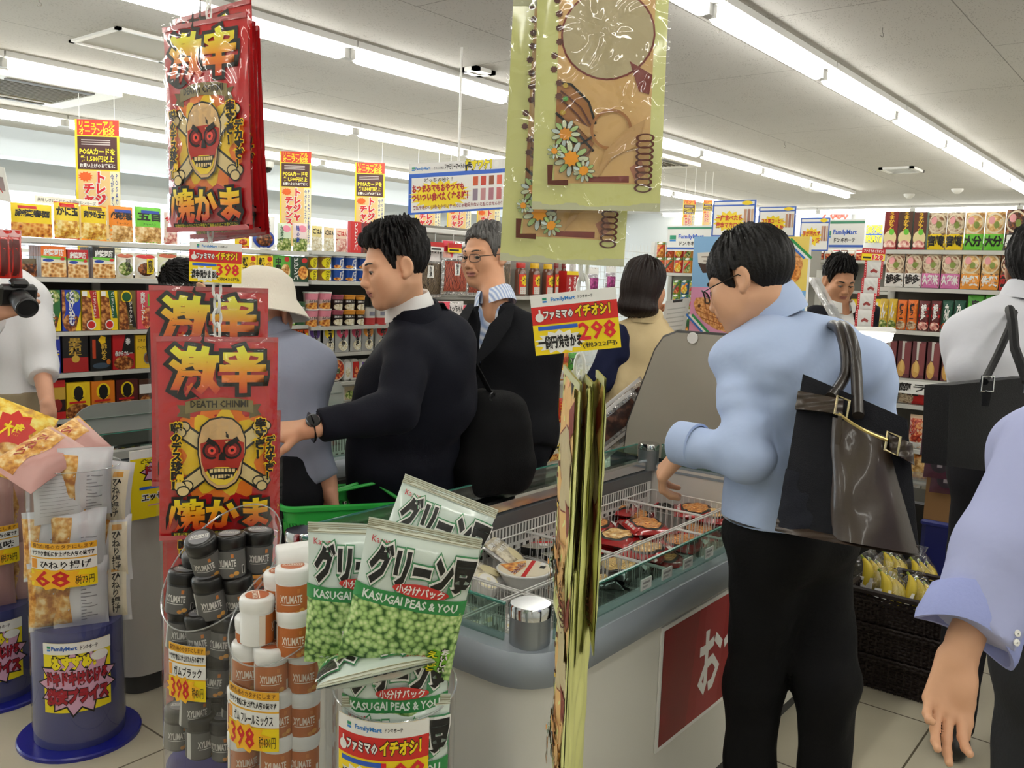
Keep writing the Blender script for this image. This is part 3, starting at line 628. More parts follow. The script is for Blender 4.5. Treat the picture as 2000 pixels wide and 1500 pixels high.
place_row(ZR[0], YS, [
 (613, 634, 441, pc('rice_mix_pouch', .025, yl, std(P_('#e8d890'), 'ごはん', bk, f_rice, .55, .04), seed=11), 'first beige rice mix pouch from the left'),
 (637, 657, 444, pc('rice_mix_pouch', .025, cr, std(P_('#e6cfa0'), 'ごはん', bk, f_rice, .55, .04), seed=12), 'second beige rice mix pouch from the left'),
 (660, 683, 446, pc('rice_mix_pouch', .025, P_('#e8b8a0'), std(P_('#f0d0b8'), 'ごはん', rd, f_pink, .55, .04), seed=13), 'pink rice mix pouch'),
 (687, 708, 433, ct('pepper_box', .03, rd, std(rd, 'ビビンバ', white, None, 0, .03, True)), 'tall red bibimbap box'),
 (712, 742, 436, ct('sauce_box', .03, P_('#7a1c1c'), std(P_('#8c2020'), '焼肉', gd, f_dark, .4, .03)), 'dark red sauce box, left one'),
 (745, 770, 438, ct('sauce_box', .03, P_('#5a2a1c'), std(P_('#7a2420'), '辛口', gd, f_dark, .4, .03)), 'dark red sauce box, middle one'),
 (773, 798, 440, ct('sauce_box', .03, P_('#4c3c34'), std(P_('#6a5a50'), '甘口', white, f_dark, .4, .03)), 'greyish brown sauce box, right one'),
], S1b, grp='packs on the top shelf behind the navy suit', cat='pack')
S2 = 'second shelf at left'
mapo = lambda c, tc=white: std(cr, '麻婆豆腐', tc, f_tofu, .46, .04, out=None) + [('r', 0, .66, 1, 1, c), ('t', '麻婆豆腐', .5, .8, .8, .2, white, .05), ('e', .28, .54, .22, .05, bl), ('p', [(0, .62), (1, .56), (1, .66), (0, .68)], gr), ('e', .85, .6, .1, .05, rd)]
sd = lambda c: [('r', 0, .66, 1, 1, c), ('r', 0, 0, 1, .66, P_('#a8988a'))]
place_row(ZL[1], YS, [
 (40, 76, 505, pc('small_pouch', .02, P_('#3a3428'), std(P_('#5a4c30'), '', bk, f_dark, .7)[:3], seed=14), 'small dark pouch lying at the left end'),
 (83, 133, 481, ct('mapo_tofu_box', .022, P_('#d8782a'), mapo(P_('#e8701c')), side_items=sd(P_('#b05a20'))), 'orange mapo tofu box', 1, 5),
 (135, 176, 488, ct('mapo_tofu_box', .022, P_('#a02020'), mapo(P_('#b81c20')), side_items=sd(rd)), 'red mapo tofu box', 1, 4),
 (184, 228, 484, ct('mapo_tofu_box', .022, P_('#26221e'), mapo(P_('#2a2622')), side_items=sd(bk)), 'black mapo tofu box', 1, 5),
 (231, 266, 494, pc('stir_fry_sauce', .025, P_('#e6dfc8'), [('e', .5, .38, .48, .34, P_('#e9e6dc')), ('e', .5, .38, .4, .26, f_green), ('e', .5, .88, .45, .08, P_('#b85a3a')), ('v', '回鍋肉', .62, .5, .26, .5, bk, .02)], seed=15), 'pale twice cooked pork pouch'),
 (268, 310, 496, pc('stir_fry_sauce', .025, P_('#e6dcc8'), [('e', .5, .38, .48, .34, P_('#e9e6dc')), ('e', .5, .38, .4, .26, f_dark), ('e', .5, .88, .45, .08, rd), ('r', .5, .2, .85, .8, yl), ('v', '麻婆茄子', .67, .5, .24, .5, bk, .02)], seed=16), 'pale pouch of mapo aubergine'),
 (312, 352, 494, pc('stir_fry_sauce', .025, P_('#dfe0c0'), [('e', .5, .38, .48, .34, P_('#e9e6dc')), ('e', .5, .38, .4, .26, f_green), ('e', .5, .88, .45, .08, P_('#c05a3a')), ('r', .6, .2, .95, .8, white), ('v', '青椒肉絲', .78, .5, .24, .5, bk, .02)], seed=17), 'pale pouch of green pepper beef'),
 (474, 504, 498, ct('rice_bowl_box', .025, yl, std(yl, '', bk, f_egg, .5)[:2] + [('e', .72, .5, .26, .24, f_egg), ('e', .78, .86, .16, .1, rd), ('v', '親子丼', .25, .5, .36, .8, bk, .03)]), 'yellow chicken egg bowl box, left one of two'),
 (506, 536, 499, ct('rice_bowl_box', .025, yl, std(yl, '', bk, f_egg, .5)[:2] + [('e', .72, .5, .26, .24, f_egg), ('e', .78, .86, .16, .1, rd), ('v', '親子丼', .25, .5, .36, .8, bk, .03)]), 'yellow chicken egg bowl box, right one of two'),
 (538, 570, 499, ct('rice_bowl_box', .025, gr, [('r', 0, 0, 1, 1, P_('#5aa83a')), ('e', .7, .4, .28, .28, f_tofu), ('e', .78, .86, .16, .1, rd), ('v', '中華丼', .24, .5, .36, .8, bk, .03)]), 'green chinese bowl box'),
 (572, 605, 501, ct('rice_bowl_box', .025, dg, [('r', 0, 0, 1, 1, P_('#20402a')), ('e', .68, .36, .3, .26, f_org), ('e', .76, .84, .17, .1, rd), ('v', 'ビビンバ', .25, .5, .3, .85, white, .03)]), 'dark green bibimbap bowl box'),
], S2, grp='packs on the second left shelf', cat='pack')
S2b = 'second shelf behind navy suit'
brc = P_('#8a6428'); blc = P_('#1c4a9c')
mk_br = cu('curry_cup', brc, [('e', .5, .5, .3, .46, P_('#f2e21c')), ('v', 'カレメシ', .5, .5, .2, .8, bk, .03)]); mk_bl = cu('seafood_cup', blc, [('p', [(.4, .0), (.8, .2), (.72, 1), (.45, .8)], white), ('v', '海鮮', .58, .5, .2, .6, blc, .03), ('e', .3, .2, .2, .14, f_org)])
it = [(608, 628, 500, mk_br, 'brown noodle cup with yellow oval, left column', 2), (631, 656, 500, mk_br, 'brown noodle cup with yellow oval, right column', 2), (658, 680, 501, mk_bl, 'blue noodle cup, left column', 2), (682, 705, 502, mk_bl, 'blue noodle cup, second column', 2), (708, 731, 503, mk_bl, 'blue noodle cup, third column by the face', 2), (733, 756, 503, mk_bl, 'blue noodle cup, last column by the face', 2)]
place_row(ZR[1], YS, it, S2b, grp='noodle cups behind the navy suit', cat='cup')
S3 = 'third shelf at left'
toke = lambda c: [('r', 0, 0, 1, 1, c), ('e', .6, .84, .38, .16, f_green), ('e', .5, .2, .46, .22, f_curry), ('p', [(0, .2), (.2, .5), (.15, 1), (0, 1)], f_curry), ('p', [(.7, 0), (1, .0), (1, .5)], yl), ('v', 'とけ込む', .52, .55, .3, .8, white, .05, (c, .12))]
verm = lambda c: [('r', 0, 0, 1, 1, yl), ('p', [(.0, 0), (.62, 0), (.5, .8), (0, .9)], f_curry), ('r', .02, .86, .3, .98, white), ('p', [(.42, 1), (.8, 1), (.98, .3), (.7, .3)], c), ('v', 'バーモントカレー', .7, .66, .17, .62, white, .02), ('e', .5, .14, .26, .12, white), ('e', .5, .14, .2, .09, rd)]
place_row(ZL[2], YS, [
 (50, 82, 567, ct('curry_roux_box', .025, rd, toke(P_('#c02018'))), 'red curry roux box with white lettering'),
 (84, 122, 567, ct('curry_roux_box', .025, dg, toke(P_('#2a6a34'))), 'green curry roux box with white lettering'),
 (124, 161, 567, ct('curry_roux_box', .025, bl, toke(P_('#1c3cae'))), 'blue curry roux box with white lettering'),
 (163, 199, 568, ct('curry_roux_box', .025, yl, verm(P_('#b8322c'))), 'yellow curry roux box with red band'),
 (200, 233, 568, ct('curry_roux_box', .025, yl, verm(P_('#1c5a38'))), 'yellow curry roux box with green band'),
 (235, 269, 568, ct('curry_roux_box', .025, P_('#b8b060'), [('r', 0, 0, 1, 1, P_('#6a5a30')), ('e', .45, .84, .32, .16, yl), ('e', .45, .84, .26, .12, dg), ('p', [(.0, 0), (.6, 0), (.4, .7), (0, .75)], f_curry), ('p', [(.35, .72), (.75, .7), (1, .05), (.8, .05)], bk), ('v', 'ジャワカレー', .68, .42, .16, .6, white, .02)]), 'dark curry roux box with black diagonal lettering band'),
 (271, 299, 568, ct('curry_roux_box', .025, P_('#d85a68'), [('r', 0, 0, 1, 1, P_('#d84a58')), ('e', .7, .3, .45, .28, f_red), ('r', .75, .6, 1, .92, gr), ('v', '完熟トマト', .4, .6, .3, .72, white, .04)]), 'pinkish red tomato hash box'),
], S3, grp='curry roux boxes on the third shelf', cat='box')
S3b = 'shelf by the white hat'
jar = lambda lidc, lab: (lambda W, H: cupp('small_jar', W / 2, W / 2, H, lab, [('r', 0, .2, 1, .85, white), ('v', 'にんにく', .5, .5, .2, .6, bk, .02), ('r', .62, .2, .9, .85, lab)], lid=lidc, rim=lidc))
place_row(ZR[2] + .0, YS, [(533, 548, 570, jar(P_('#a83a3a'), P_('#d8d0c0')), 'small jar with dark red lid', 2), (549, 565, 570, jar(P_('#a83a3a'), P_('#d8d0c0')), 'small jar with red lid and white label', 2), (566, 583, 570, jar(P_('#e0ddd0'), P_('#8abf3a')), 'small jar with lime green label', 2), (585, 603, 590, jar(P_('#3a5a3a'), P_('#26502e')), 'dark green short jar')], S3b, grp='small jars by the white hat', cat='jar')
S3c = 'third shelf behind navy suit'
pkc = cu('ramen_cup', P_('#e6c8c0'), [('r', 0, .6, 1, 1, P_('#e890a0')), ('e', .5, .2, .5, .22, f_org), ('t', 'ふくちゃん', .5, .52, .6, .2, bk, .04)])
dk = lambda c: cu('soup_cup', P_('#2a1c18'), [('r', 0, .8, 1, 1, c), ('e', .5, .25, .42, .24, f_rice), ('t', '濃厚スープ', .5, .64, .7, .14, white, .02)], lid=c, rim=c)
place_row(ZR[2], YS, [(606, 630, 571, pkc, 'pink and white ramen cup, left column', 2), (632, 656, 571, pkc, 'pink and white ramen cup, right column', 2), (658, 678, 577, dk(P_('#9a4a5a')), 'dark soup cup with plum lid', 2), (680, 702, 577, dk(P_('#d08a2a')), 'dark soup cup with orange lid, left column', 2), (703, 719, 578, dk(P_('#d08a2a')), 'dark soup cup with orange lid, right column', 2),
 (721, 740, 600, cu('tin_can', P_('#d8d4cc'), [('r', 0, 0, 1, .42, P_('#b83a3a')), ('r', .3, .55, .7, .8, P_('#8a8a9a'))], taper=1, lid=steel, rim=steel), 'white and red tin can, left one'), (742, 762, 600, cu('tin_can', P_('#d8d4cc'), [('r', 0, 0, 1, .42, P_('#b83a3a')), ('r', .3, .55, .7, .8, P_('#8a8a9a'))], taper=1, lid=steel, rim=steel), 'white and red tin can, right one')], S3c, grp='cups behind the navy suit, third shelf', cat='cup')
S4 = 'fourth shelf at left'
place_row(ZL[3], YS, [
 (78, 122, 653, ct('curry_box', .03, bl, [('r', 0, 0, 1, 1, P_('#1a2f9a')), ('r', .05, .86, .95, .95, white), ('t', 'カレー', .62, .56, .6, .16, white, .05), ('r', .1, .46, .95, .5, yl), ('e', .65, .28, .12, .1, white), ('p', [(.1, .64), (.4, .7), (.38, .84), (.12, .8)], rd)]), 'dark blue curry box'),
 (125, 176, 656, ct('curry_box', .03, bk, [('r', 0, 0, 1, 1, P_('#14100e')), ('r', 0, 0, 1, .4, P_('#a01c1c')), ('v', '黒毛和牛', .48, .68, .5, .5, gd, .02), ('e', .5, .36, .16, .1, gd)]), 'black curry box with gold crest and red base'),
 (179, 221, 655, ct('curry_box', .03, bk, [('r', 0, 0, 1, 1, P_('#12100e')), ('s', .58, .86, .2, .14, 5, P_('#f0c418')), ('r', .1, .35, .26, .88, P_('#b8401c')), ('v', '極める', .65, .52, .28, .45, gd, .03), ('e', .5, .14, .4, .08, P_('#3a4a5a')), ('e', .86, .24, .1, .08, P_('#c06a20'))]), 'black curry box with gold star'),
 (223, 266, 654, ct('curry_box', .03, rd, [('r', 0, 0, 1, 1, P_('#b41c20')), ('p', [(.4, .5), (1, .45), (1, 1), (.6, 1)], bk), ('e', .5, .18, .46, .2, f_curry), ('t', '赤からカレー', .5, .46, .8, .14, white, .04, bo), ('v', '辛', .7, .8, .2, .2, white, .03)]), 'red spicy curry box with black flame'),
 (268, 301, 655, ct('curry_box', .03, yl, [('r', 0, 0, 1, 1, P_('#ecc020')), ('t', 'エチオピア', .5, .84, .75, .1, bk, .02), ('t', 'ビーフカリー', .5, .62, .8, .1, bk, .01), ('e', .7, .3, .25, .18, P_('#8a8a86')), ('e', .7, .3, .2, .14, br)]), 'yellow beef curry box'),
], S4, grp='curry boxes on the fourth shelf', cat='box')
tori = lambda W, H: carton('chicken_tin', W, H, .05, P_('#d8541c'), [('r', 0, 0, 1, 1, P_('#e0581c')), ('r', 0, .72, 1, 1, P_('#4a2418')), ('t', 'とり', .42, .4, .5, .5, bk, .05), ('e', .84, .3, .12, .2, yl)])
place_row(ZR[3] - .005, YS, [(531, 555, 636, tori, 'orange grilled chicken tin, left column', 2), (557, 581, 636, tori, 'orange grilled chicken tin, middle column', 2), (583, 605, 636, tori, 'orange grilled chicken tin, right column', 2)], 'shelf by the white hat', grp='orange chicken tins', cat='tin')
ok = lambda c, t: pc('porridge_pouch', .03, sil, [('e', .5, .75, .42, .22, c), ('e', .5, .25, .34, .2, f_rice), ('v', t, .5, .55, .3, .6, bk, .05, wo)], gusset=1)
place_row(ZR[3], YS, [(607, 632, 637, ok(pu, '白がゆ'), 'silver rice porridge pouch with purple cap'), (636, 659, 638, ok(yl, '玉子'), 'silver egg porridge pouch with yellow print'), (659, 687, 637, ok(P_('#d8486a'), '梅がゆ'), 'silver plum porridge pouch with pink print'), (689, 712, 636, ok(P_('#c03a5a'), '小豆'), 'silver red bean porridge pouch'), (712, 735, 635, ok(P_('#e8963a'), '鮭がゆ'), 'silver porridge pouch with orange print'), (737, 766, 633, ok(rd, '牛丼'), 'silver pouch with red lettering')], 'fourth shelf behind navy suit', grp='porridge pouches', cat='pouch')
S5 = 'lowest shelf at left'
lee = lambda c1, c2: [('r', 0, 0, 1, 1, c1), ('e', .5, .15, .55, .24, f_curry), ('e', .5, .7, .3, .24, yl), ('e', .5, .7, .2, .2, bk), ('p', [(.26, .58), (.5, .44), (.74, .58)], bk), ('r', .1, .4, .8, .46, rd), ('e', .8, .12, .1, .08, cr)]
place_row(ZL[4], YS, [
 (72, 132, 745, ct('curry_box', .03, P_('#7a1c1c'), [('r', 0, 0, 1, 1, P_('#2a1410')), ('r', 0, 0, 1, .18, rd), ('r', 0, .5, 1, .82, gd), ('r', 0, .82, 1, 1, rd), ('e', .72, .36, .16, .16, P_('#8c2018')), ('t', 'CURRY', .3, .38, .5, .12, gd, .02)]), 'dark red and gold curry box'),
 (133, 180, 748, ct('curry_box', .03, yl, lee(P_('#eac41c'), rd)), 'yellow curry box with black silhouette'),
 (182, 228, 745, ct('curry_box', .03, og, lee(P_('#dc7a1c'), rd)), 'orange curry box with black silhouette'),
 (230, 273, 742, ct('curry_box', .03, P_('#3a1814'), lee(P_('#541c18'), rd)), 'dark brown curry box with black silhouette'),
 (275, 302, 742, ct('curry_box', .03, br, [('r', 0, 0, 1, 1, P_('#4a2a1a')), ('r', 0, .55, 1, .85, white), ('e', .5, .25, .5, .25, f_curry)]), 'brown curry box with white band'),
], S5, grp='curry boxes on the lowest left shelf', cat='box')
def tray(name, c1, fm, round_=True):
    def mk(W, H):
        m = M(); T = frame((0, -.02, H / 2), (1, 0, 0), (0, 0, 1), (0, -1, 0)); Wc = min(W, H) if round_ else W
        if round_: m.lathe([(H * .36, -.035), (H * .4, -.005), (H * .46, 0), (H * .46, .004), (H * .44, .005)], white, T, n=24, cap0=True); m.lathe([(.001, .004), (H * .44, .004)], white, T, n=24); fn = lambda u, v: np.stack([(u - .5) * H * .8, np.full_like(u, -.0255), H / 2 + (v - .5) * H * .8], 1); art(m, [('e', .5, .5, .5, .5, fm), ('r', .3, .3, .7, .55, c1), ('e', .3, .65, .18, .16, yl), ('v', '雑炊', .55, .55, .2, .4, bk, .03, wo)], fn, (H * .8, H * .8), eps=.0006)
        else: m.box((-W / 2, -.02, 0), (W / 2, .03, H), white, bev=.012); art(m, [('r', .1, .12, .9, .88, c1), ('e', .5, .4, .34, .25, fm)], flat((-W / 2, -.0202, 0), (W, 0, 0), (0, 0, H)), (W, H), eps=.0006)
        return Pk(m, name, W, H, .055)
    return mk
place_row(ZR[4], YS, [(607, 642, 700, tray('porridge_bowl', rd, f_green), 'round white bowl with rice soup label, left one'), (644, 675, 698, tray('porridge_bowl', P_('#3a7a3a'), f_red), 'round white bowl with rice soup label, right one'), (677, 690, 703, tray('rice_tray', white, f_rice, False), 'white tray with orange print'), (691, 706, 702, tray('rice_tray', rd, f_red, False), 'red packet with white tray'), (708, 736, 702, tray('rice_tray', pu, f_dark, False), 'purple packet with white base'), (738, 764, 690, tray('rice_tray', P_('#e8dcc0'), f_curry, False), 'white bowl tray with brown label')], 'fifth shelf behind navy suit', grp='bowls and trays on the fifth shelf', cat='bowl')
place_row(ZR[5], YS, [(x, x + 32, 757 - i * 3, tray('meal_tray', (P_('#8aa86a'), P_('#c8d8b0'), P_('#b8a88a'), P_('#a8b8a0'))[i % 4], f_green, False), 'white meal tray with green label, %s from the left' % ORD[i]) for i, x in enumerate((603, 638, 673, 706))], 'lowest shelf', grp='meal trays on the lowest shelf', cat='tray')
# ---- ramen shelves, facing the till side
XS = 4.7; ZW = [1.70, 1.513, 1.30, 1.06, .928, .705, .555]
ram = lambda bg, t, tc, fm=f_ramen: [('r', 0, 0, 1, 1, P_('#8a6a4a')), ('r', 0, .42, 1, 1, fm), ('e', .5, .7, .48, .27, P_('#e6d6b8')), ('e', .5, .7, .42, .22, fm), ('e', .35, .78, .16, .1, P_('#e8a0a0')), ('e', .62, .66, .14, .09, P_('#7a8a3a')), ('r', 0, 0, 1, .42, bg), ('t', t, .5, .24, .84, .26, tc, .05)]
kits = lambda c: [('r', 0, 0, 1, 1, c), ('e', .5, .3, .48, .2, P_('#e8d8a0')), ('e', .5, .12, .45, .12, f_pink), ('v', 'うまかもん', .55, .74, .4, .46, P_('#f0c030'), .04), ('e', .6, .46, .2, .08, gr), ('r', 0, 0, 1, .06, dkred)]
rp = lambda *a, **k: pc('ramen_pack', .03, *a, sealm=None, seal=.02, **k)
place_row(ZW[0], XS, [
 (1722, 1748, 408, ct('ramen_box', .05, rd, kits(P_('#7a1a16'))), 'tall dark red ramen box, first from the left'), (1750, 1777, 408, ct('ramen_box', .05, dg, kits(P_('#4a2a18'))), 'tall brown ramen box, second from the left'), (1779, 1805, 409, ct('ramen_box', .05, dg, kits(P_('#5a2a1a'))), 'tall brown ramen box, third from the left'),
 (1807, 1842, 410, rp(yl, ram(yl, '宮崎', bk), seed=21), 'yellow based ramen pack, left one of two'), (1843, 1877, 410, rp(yl, ram(yl, '宮崎', bk), seed=22), 'yellow based ramen pack, right one of two'),
 (1879, 1916, 410, rp(gr, ram(gr, '大分', bk, f_noodle), seed=23), 'lime based ramen pack, left one of two'), (1918, 1956, 409, rp(gr, ram(gr, '大分', bk, f_noodle), seed=24), 'lime based ramen pack, right one of two'), (1958, 1998, 403, rp(bk, ram(P_('#1a1614'), '黒龍', white, f_dark), seed=25), 'black based ramen pack at the right edge')], 'top ramen shelf', 'y', 'ramen on the top shelf', 'ramen')
place_row(ZW[1], XS, [(1724, 1760, 491, rp(white, ram(white, '博多', bk), seed=26), 'white based ramen pack, left one of two'), (1762, 1795, 491, rp(white, ram(white, '博多', bk), seed=27), 'white based ramen pack, right one of two'), (1796, 1831, 490, rp(pk_, ram(P_('#d878b0'), '久留米', white), seed=28), 'pink based ramen pack, left one of two'), (1833, 1870, 490, rp(pk_, ram(P_('#d878b0'), '久留米', white), seed=29), 'pink based ramen pack, right one of two'),
 (1872, 1909, 490, rp(og, ram(P_('#f0a040'), '佐賀', white, f_noodle), seed=30), 'orange based ramen pack, left one of two'), (1911, 1946, 490, rp(og, ram(P_('#f0a040'), '佐賀', white, f_noodle), seed=31), 'orange based ramen pack, right one of two'), (1948, 1990, 490, rp(rd, ram(P_('#c02428'), '熊本', black, f_dark), seed=32), 'red based ramen pack by the dark hair')], 'second ramen shelf', 'y', 'ramen on the second shelf', 'ramen')
stick = lambda c, t, tc, fm: [('r', 0, 0, 1, 1, c), ('e', .5, .16, .46, .14, fm), ('v', t, .5, .62, .42, .5, tc, .05)]
place_row(ZW[2], XS, [(1713, 1729, 580, rp(yl, stick(P_('#c8a838'), 'ん', white, f_green), seed=33), 'slim yellow noodle pack, first from the left'), (1730, 1746, 580, rp(yl, stick(P_('#d8b838'), 'ん', white, f_green), seed=34), 'slim yellow noodle pack, second from the left'), (1747, 1765, 582, rp(og, stick(P_('#e07024'), '棒ラー', bk, f_ramen), seed=35), 'slim orange noodle pack, left one of two'), (1767, 1786, 582, rp(og, stick(P_('#e07024'), '棒ラー', bk, f_ramen), seed=36), 'slim orange noodle pack, right one of two'),
 (1788, 1810, 584, rp(rd, stick(P_('#5a1416'), '博多', white, f_pink), seed=37), 'dark red noodle pack, left one of two'), (1812, 1832, 584, rp(rd, stick(P_('#5a1416'), '博多', white, f_pink), seed=38), 'dark red noodle pack, right one of two'), (1834, 1855, 583, rp(dg, stick(P_('#124a38'), '九州', white, f_red), seed=39), 'dark green noodle pack, left one of two'), (1857, 1879, 583, rp(dg, stick(P_('#124a38'), '九州', white, f_red), seed=40), 'dark green noodle pack, right one of two'),
 (1882, 1914, 572, rp(gr, stick(P_('#4a9a2c'), '高菜', bk, f_green), seed=41), 'bright green noodle pack, left one of two'), (1916, 1947, 572, rp(gr, stick(P_('#4a9a2c'), '高菜', bk, f_green), seed=42), 'bright green noodle pack, right one of two'), (1949, 1976, 574, rp(rd, stick(P_('#3a1412'), '赤', rd, f_red), seed=43), 'black and red noodle pack, left one'), (1978, 1999, 574, rp(rd, stick(P_('#3a1412'), '赤', rd, f_red), seed=44), 'black and red noodle pack at the right edge')], 'third ramen shelf', 'y', 'noodles on the third shelf', 'noodles')
ich = [('r', 0, 0, 1, 1, P_('#5c2a30')), ('p', [(.35, .5), (.62, .5), (.62, 1), (.3, 1)], P_('#c8c4bc')), ('r', .5, .1, .98, .96, P_('#7a3a3c')), ('e', .35, .24, .3, .22, P_('#c89a50')), ('p', [(.2, .2), (.55, .15), (.5, .45), (.3, .5)], P_('#d8b468'))]
place_row(ZW[3], XS, [(x, x + 26, 661 + i, ct('ramen_gift_box', .07, P_('#4c2228'), ich), 'maroon ramen gift box, %s from the left' % ORD[i]) for i, x in enumerate((1720, 1748, 1776, 1805, 1835, 1864))], 'above the white ramen banner', 'y', 'maroon gift boxes', 'box')
tm = thing('shelf_banner', (4.68, 1.0, .98), 'white shelf banner with black ramen lettering under the maroon boxes', 'banner'); b_ = M().box((4.676, .55, .985), (4.68, 1.34, 1.05), white)
art(b_, [('t', '一蘭ラーメン', .32, .5, .5, .6, bk, .03), ('r', .6, .52, .72, .8, P_('#888')), ('r', .6, .2, .72, .45, P_('#888'))], flat((4.6755, 1.34, .985), (0, -.79, 0), (0, 0, .065)), (.79, .065), base=.3); b_.build('printed_strip', tm)
place_row(ZW[4], XS, [(1724, 1745, 745, pc('noodle_bag', .05, bk, [('e', .5, .5, .3, .3, white)], seed=45), 'black noodle bag beside the light blue sleeve'), (1748, 1805, 742, pc('noodle_bag', .06, P_('#d8c8b8'), [('p', [(.5, 0), (1, 0), (1, 1), (.55, 1)], rd), ('e', .3, .3, .3, .3, f_ramen), ('t', 'うま煮', .45, .5, .6, .2, bk, .05, wo)], seed=46), 'white and red noodle bag'),
 (1807, 1840, 745, pc('noodle_bag', .06, P_('#d8d8d4'), [('e', .22, .82, .06, .05, bk), ('e', .8, .82, .06, .05, bk), ('e', .5, .5, .2, .15, bk), ('l', [(.5, .4), (.5, .25), (.35, .2)], .004, bk), ('l', [(.5, .25), (.66, .2)], .004, bk), ('r', .2, .1, .8, .12, P_('#999'))], seed=47), 'pale grey noodle bag with a black nose and eyes')], 'under the ramen banner', 'y', 'noodle bags', 'bag')
place_row(ZW[5], XS, [(1768, 1800, 808, pc('noodle_bag', .06, P_('#e8c8a8'), [('r', 0, .2, 1, .9, f_red), ('t', 'とん', .3, .6, .4, .3, rd, .04, wo), ('r', 0, 0, 1, .2, white)], seed=48), 'orange noodle bag, left one'), (1802, 1836, 808, pc('noodle_bag', .06, P_('#c8c0a0'), [('r', 0, .2, 1, .9, f_green), ('t', '塩', .4, .6, .4, .3, bk, .04, wo), ('e', .4, .25, .2, .15, yl)], seed=49), 'green and red noodle bag, right one')], 'second lowest visible ramen shelf', 'y', 'noodle bags low', 'bag')
place_row(ZW[6] + .0, XS, [(1772, 1813, 852, pc('noodle_bag', .06, P_('#c8853a'), [('r', 0, .1, 1, .9, f_org), ('e', .5, .5, .4, .3, f_noodle)], seed=50), 'orange brown noodle bag', 1, 1, .145), (1815, 1840, 852, pc('noodle_bag', .06, P_('#a83a2a'), [('r', 0, .1, 1, .9, f_red)], seed=51), 'red noodle bag behind the tote', 1, 1, .14)], 'lowest visible ramen shelf', 'y', 'noodle bags lowest', 'bag')
place_row(.3, XS, [(1772, 1800, 905, pc('noodle_bag', .06, P_('#8a3a22'), [('r', 0, .1, 1, .9, f_dark)], seed=52), 'dark red noodle bag by the counter', 1, 1, .17), (1796, 1816, 905, pc('noodle_bag', .06, rd, [('v', 'ラー', .5, .5, .5, .7, white, .04)], seed=53), 'bright red noodle bag by the counter', 1, 1, .2)], 'bottom ramen shelf', 'y', 'noodle bags at the bottom', 'bag')
# ================================================================ foreground displays
def face(p, yaw=0): return math.atan2(-p[0], p[1]) + yaw
acryl = clear('#fbfcfd', .93, .04, edge=.65)
fm_green = prt('#1f8f6a'); fm_blue = prt('#2f7fc8')
def logo(x, y, w, h): return [('r', x, y + h * .5, x + w, y + h, fm_green), ('r', x, y, x + w, y + h * .36, fm_blue)]
def tagart(price, name, tax, sub=True):
    it = [('r', 0, 0, 1, 1, yellow), ('r', 0, .8, 1, 1, white), ('r', 0, .5, 1, .8, P_('#cf2620'))] + logo(.14, .86, .05, .08) + [('t', 'FamilyMart', .38, .895, .28, .075, fm_blue, .03), ('t', 'ドンキホーテ', .64, .905, .17, .05, bk, .02)]
    it += [('t', 'ファミマの', .31, .65, .34, .13, white, .05, (bk, .11)), ('t', 'イチオシ！', .71, .67, .4, .17, yellow, .05, (bk, .11)), ('e', .09, .62, .05, .07, white), ('r', .085, .64, .105, .75, white)]
    if sub: it += [('r', .06, .405, .52, .47, blue), ('s', .3, .2, .3, .2, 14, white), ('t', name, .3, .2, .5, .2, bk, .05)]
    it += [('t', price, .74, .33, .42, .28, P_('#d8202c'), .022), ('t', tax, .76, .09, .4, .1, bk, .01)]; return it
def otag(name, price, tax):
    return [('r', 0, 0, 1, 1, P_('#ecb02a')), ('r', 0, .68, 1, .86, white), ('r', 0, .4, 1, .65, white), ('t', '情熱価格のカタチにします', .5, .93, .9, .09, P_('#7a4a10'), .02), ('t', 'サクサク食感に仕上げた人気の味です', .5, .77, .92, .11, bk, .03), ('t', name, .55, .52, .72, .17, bk, .02), ('r', .02, .42, .13, .63, P_('#e89a30')),
            ('r', .0, 0, 1, .38, yellow), ('s', .4, .19, .5, .26, 12, P_('#f6b81c')), ('t', price, .36, .2, .5, .34, P_('#c81e1e'), .018), ('t', tax, .82, .16, .26, .2, bk, 0)]
def osusume(): return [('r', 0, 0, 1, 1, P_('#f0dc20')), ('s', .5, .42, .62, .5, 13, bk), ('s', .5, .42, .58, .46, 13, P_('#d9a8c4')), ('r', 0, .84, 1, 1, white)] + logo(.07, .89, .05, .07) + [('t', 'FamilyMart', .32, .92, .36, .07, P_('#2a5cae'), .04), ('t', 'ドンキホーテ', .67, .925, .24, .06, bk, .02), ('t', 'おすすめ！', .45, .72, .6, .16, P_('#f6e41c'), .08, (bk, .13)), ('e', .82, .77, .13, .07, white), ('t', 'ドキドキはじける', .5, .49, .86, .17, P_('#a0182a'), .07, (bk, .12)), ('t', '激安プライス', .5, .24, .86, .2, P_('#a0182a'), .07, (bk, .12))]
def cylfn(c, r, zlo, zhi, a0, a1):
    return lambda u, v: np.stack([c[0] + r * np.cos(a0 + (a1 - a0) * u), c[1] + r * np.sin(a0 + (a1 - a0) * u), zlo + (zhi - zlo) * v], 1)
def wrap_card(m, c, r, zlo, zhi, a0, a1, items, bg=white, th=.001):
    uu, vv = np.meshgrid(np.linspace(0, 1, 14), [0, 1]); f = cylfn(c, r, zlo, zhi, a0, a1)
    m.grid(f(uu.ravel(), vv.ravel()).reshape(2, 14, 3), bg); g_ = cylfn(c, r - th, zlo, zhi, a0, a1); m.grid(g_(uu.ravel(), vv.ravel()).reshape(2, 14, 3)[::-1], bg)
    art(m, items, f, (abs(a1 - a0) * r, zhi - zlo), eps=.0005, L=.012)
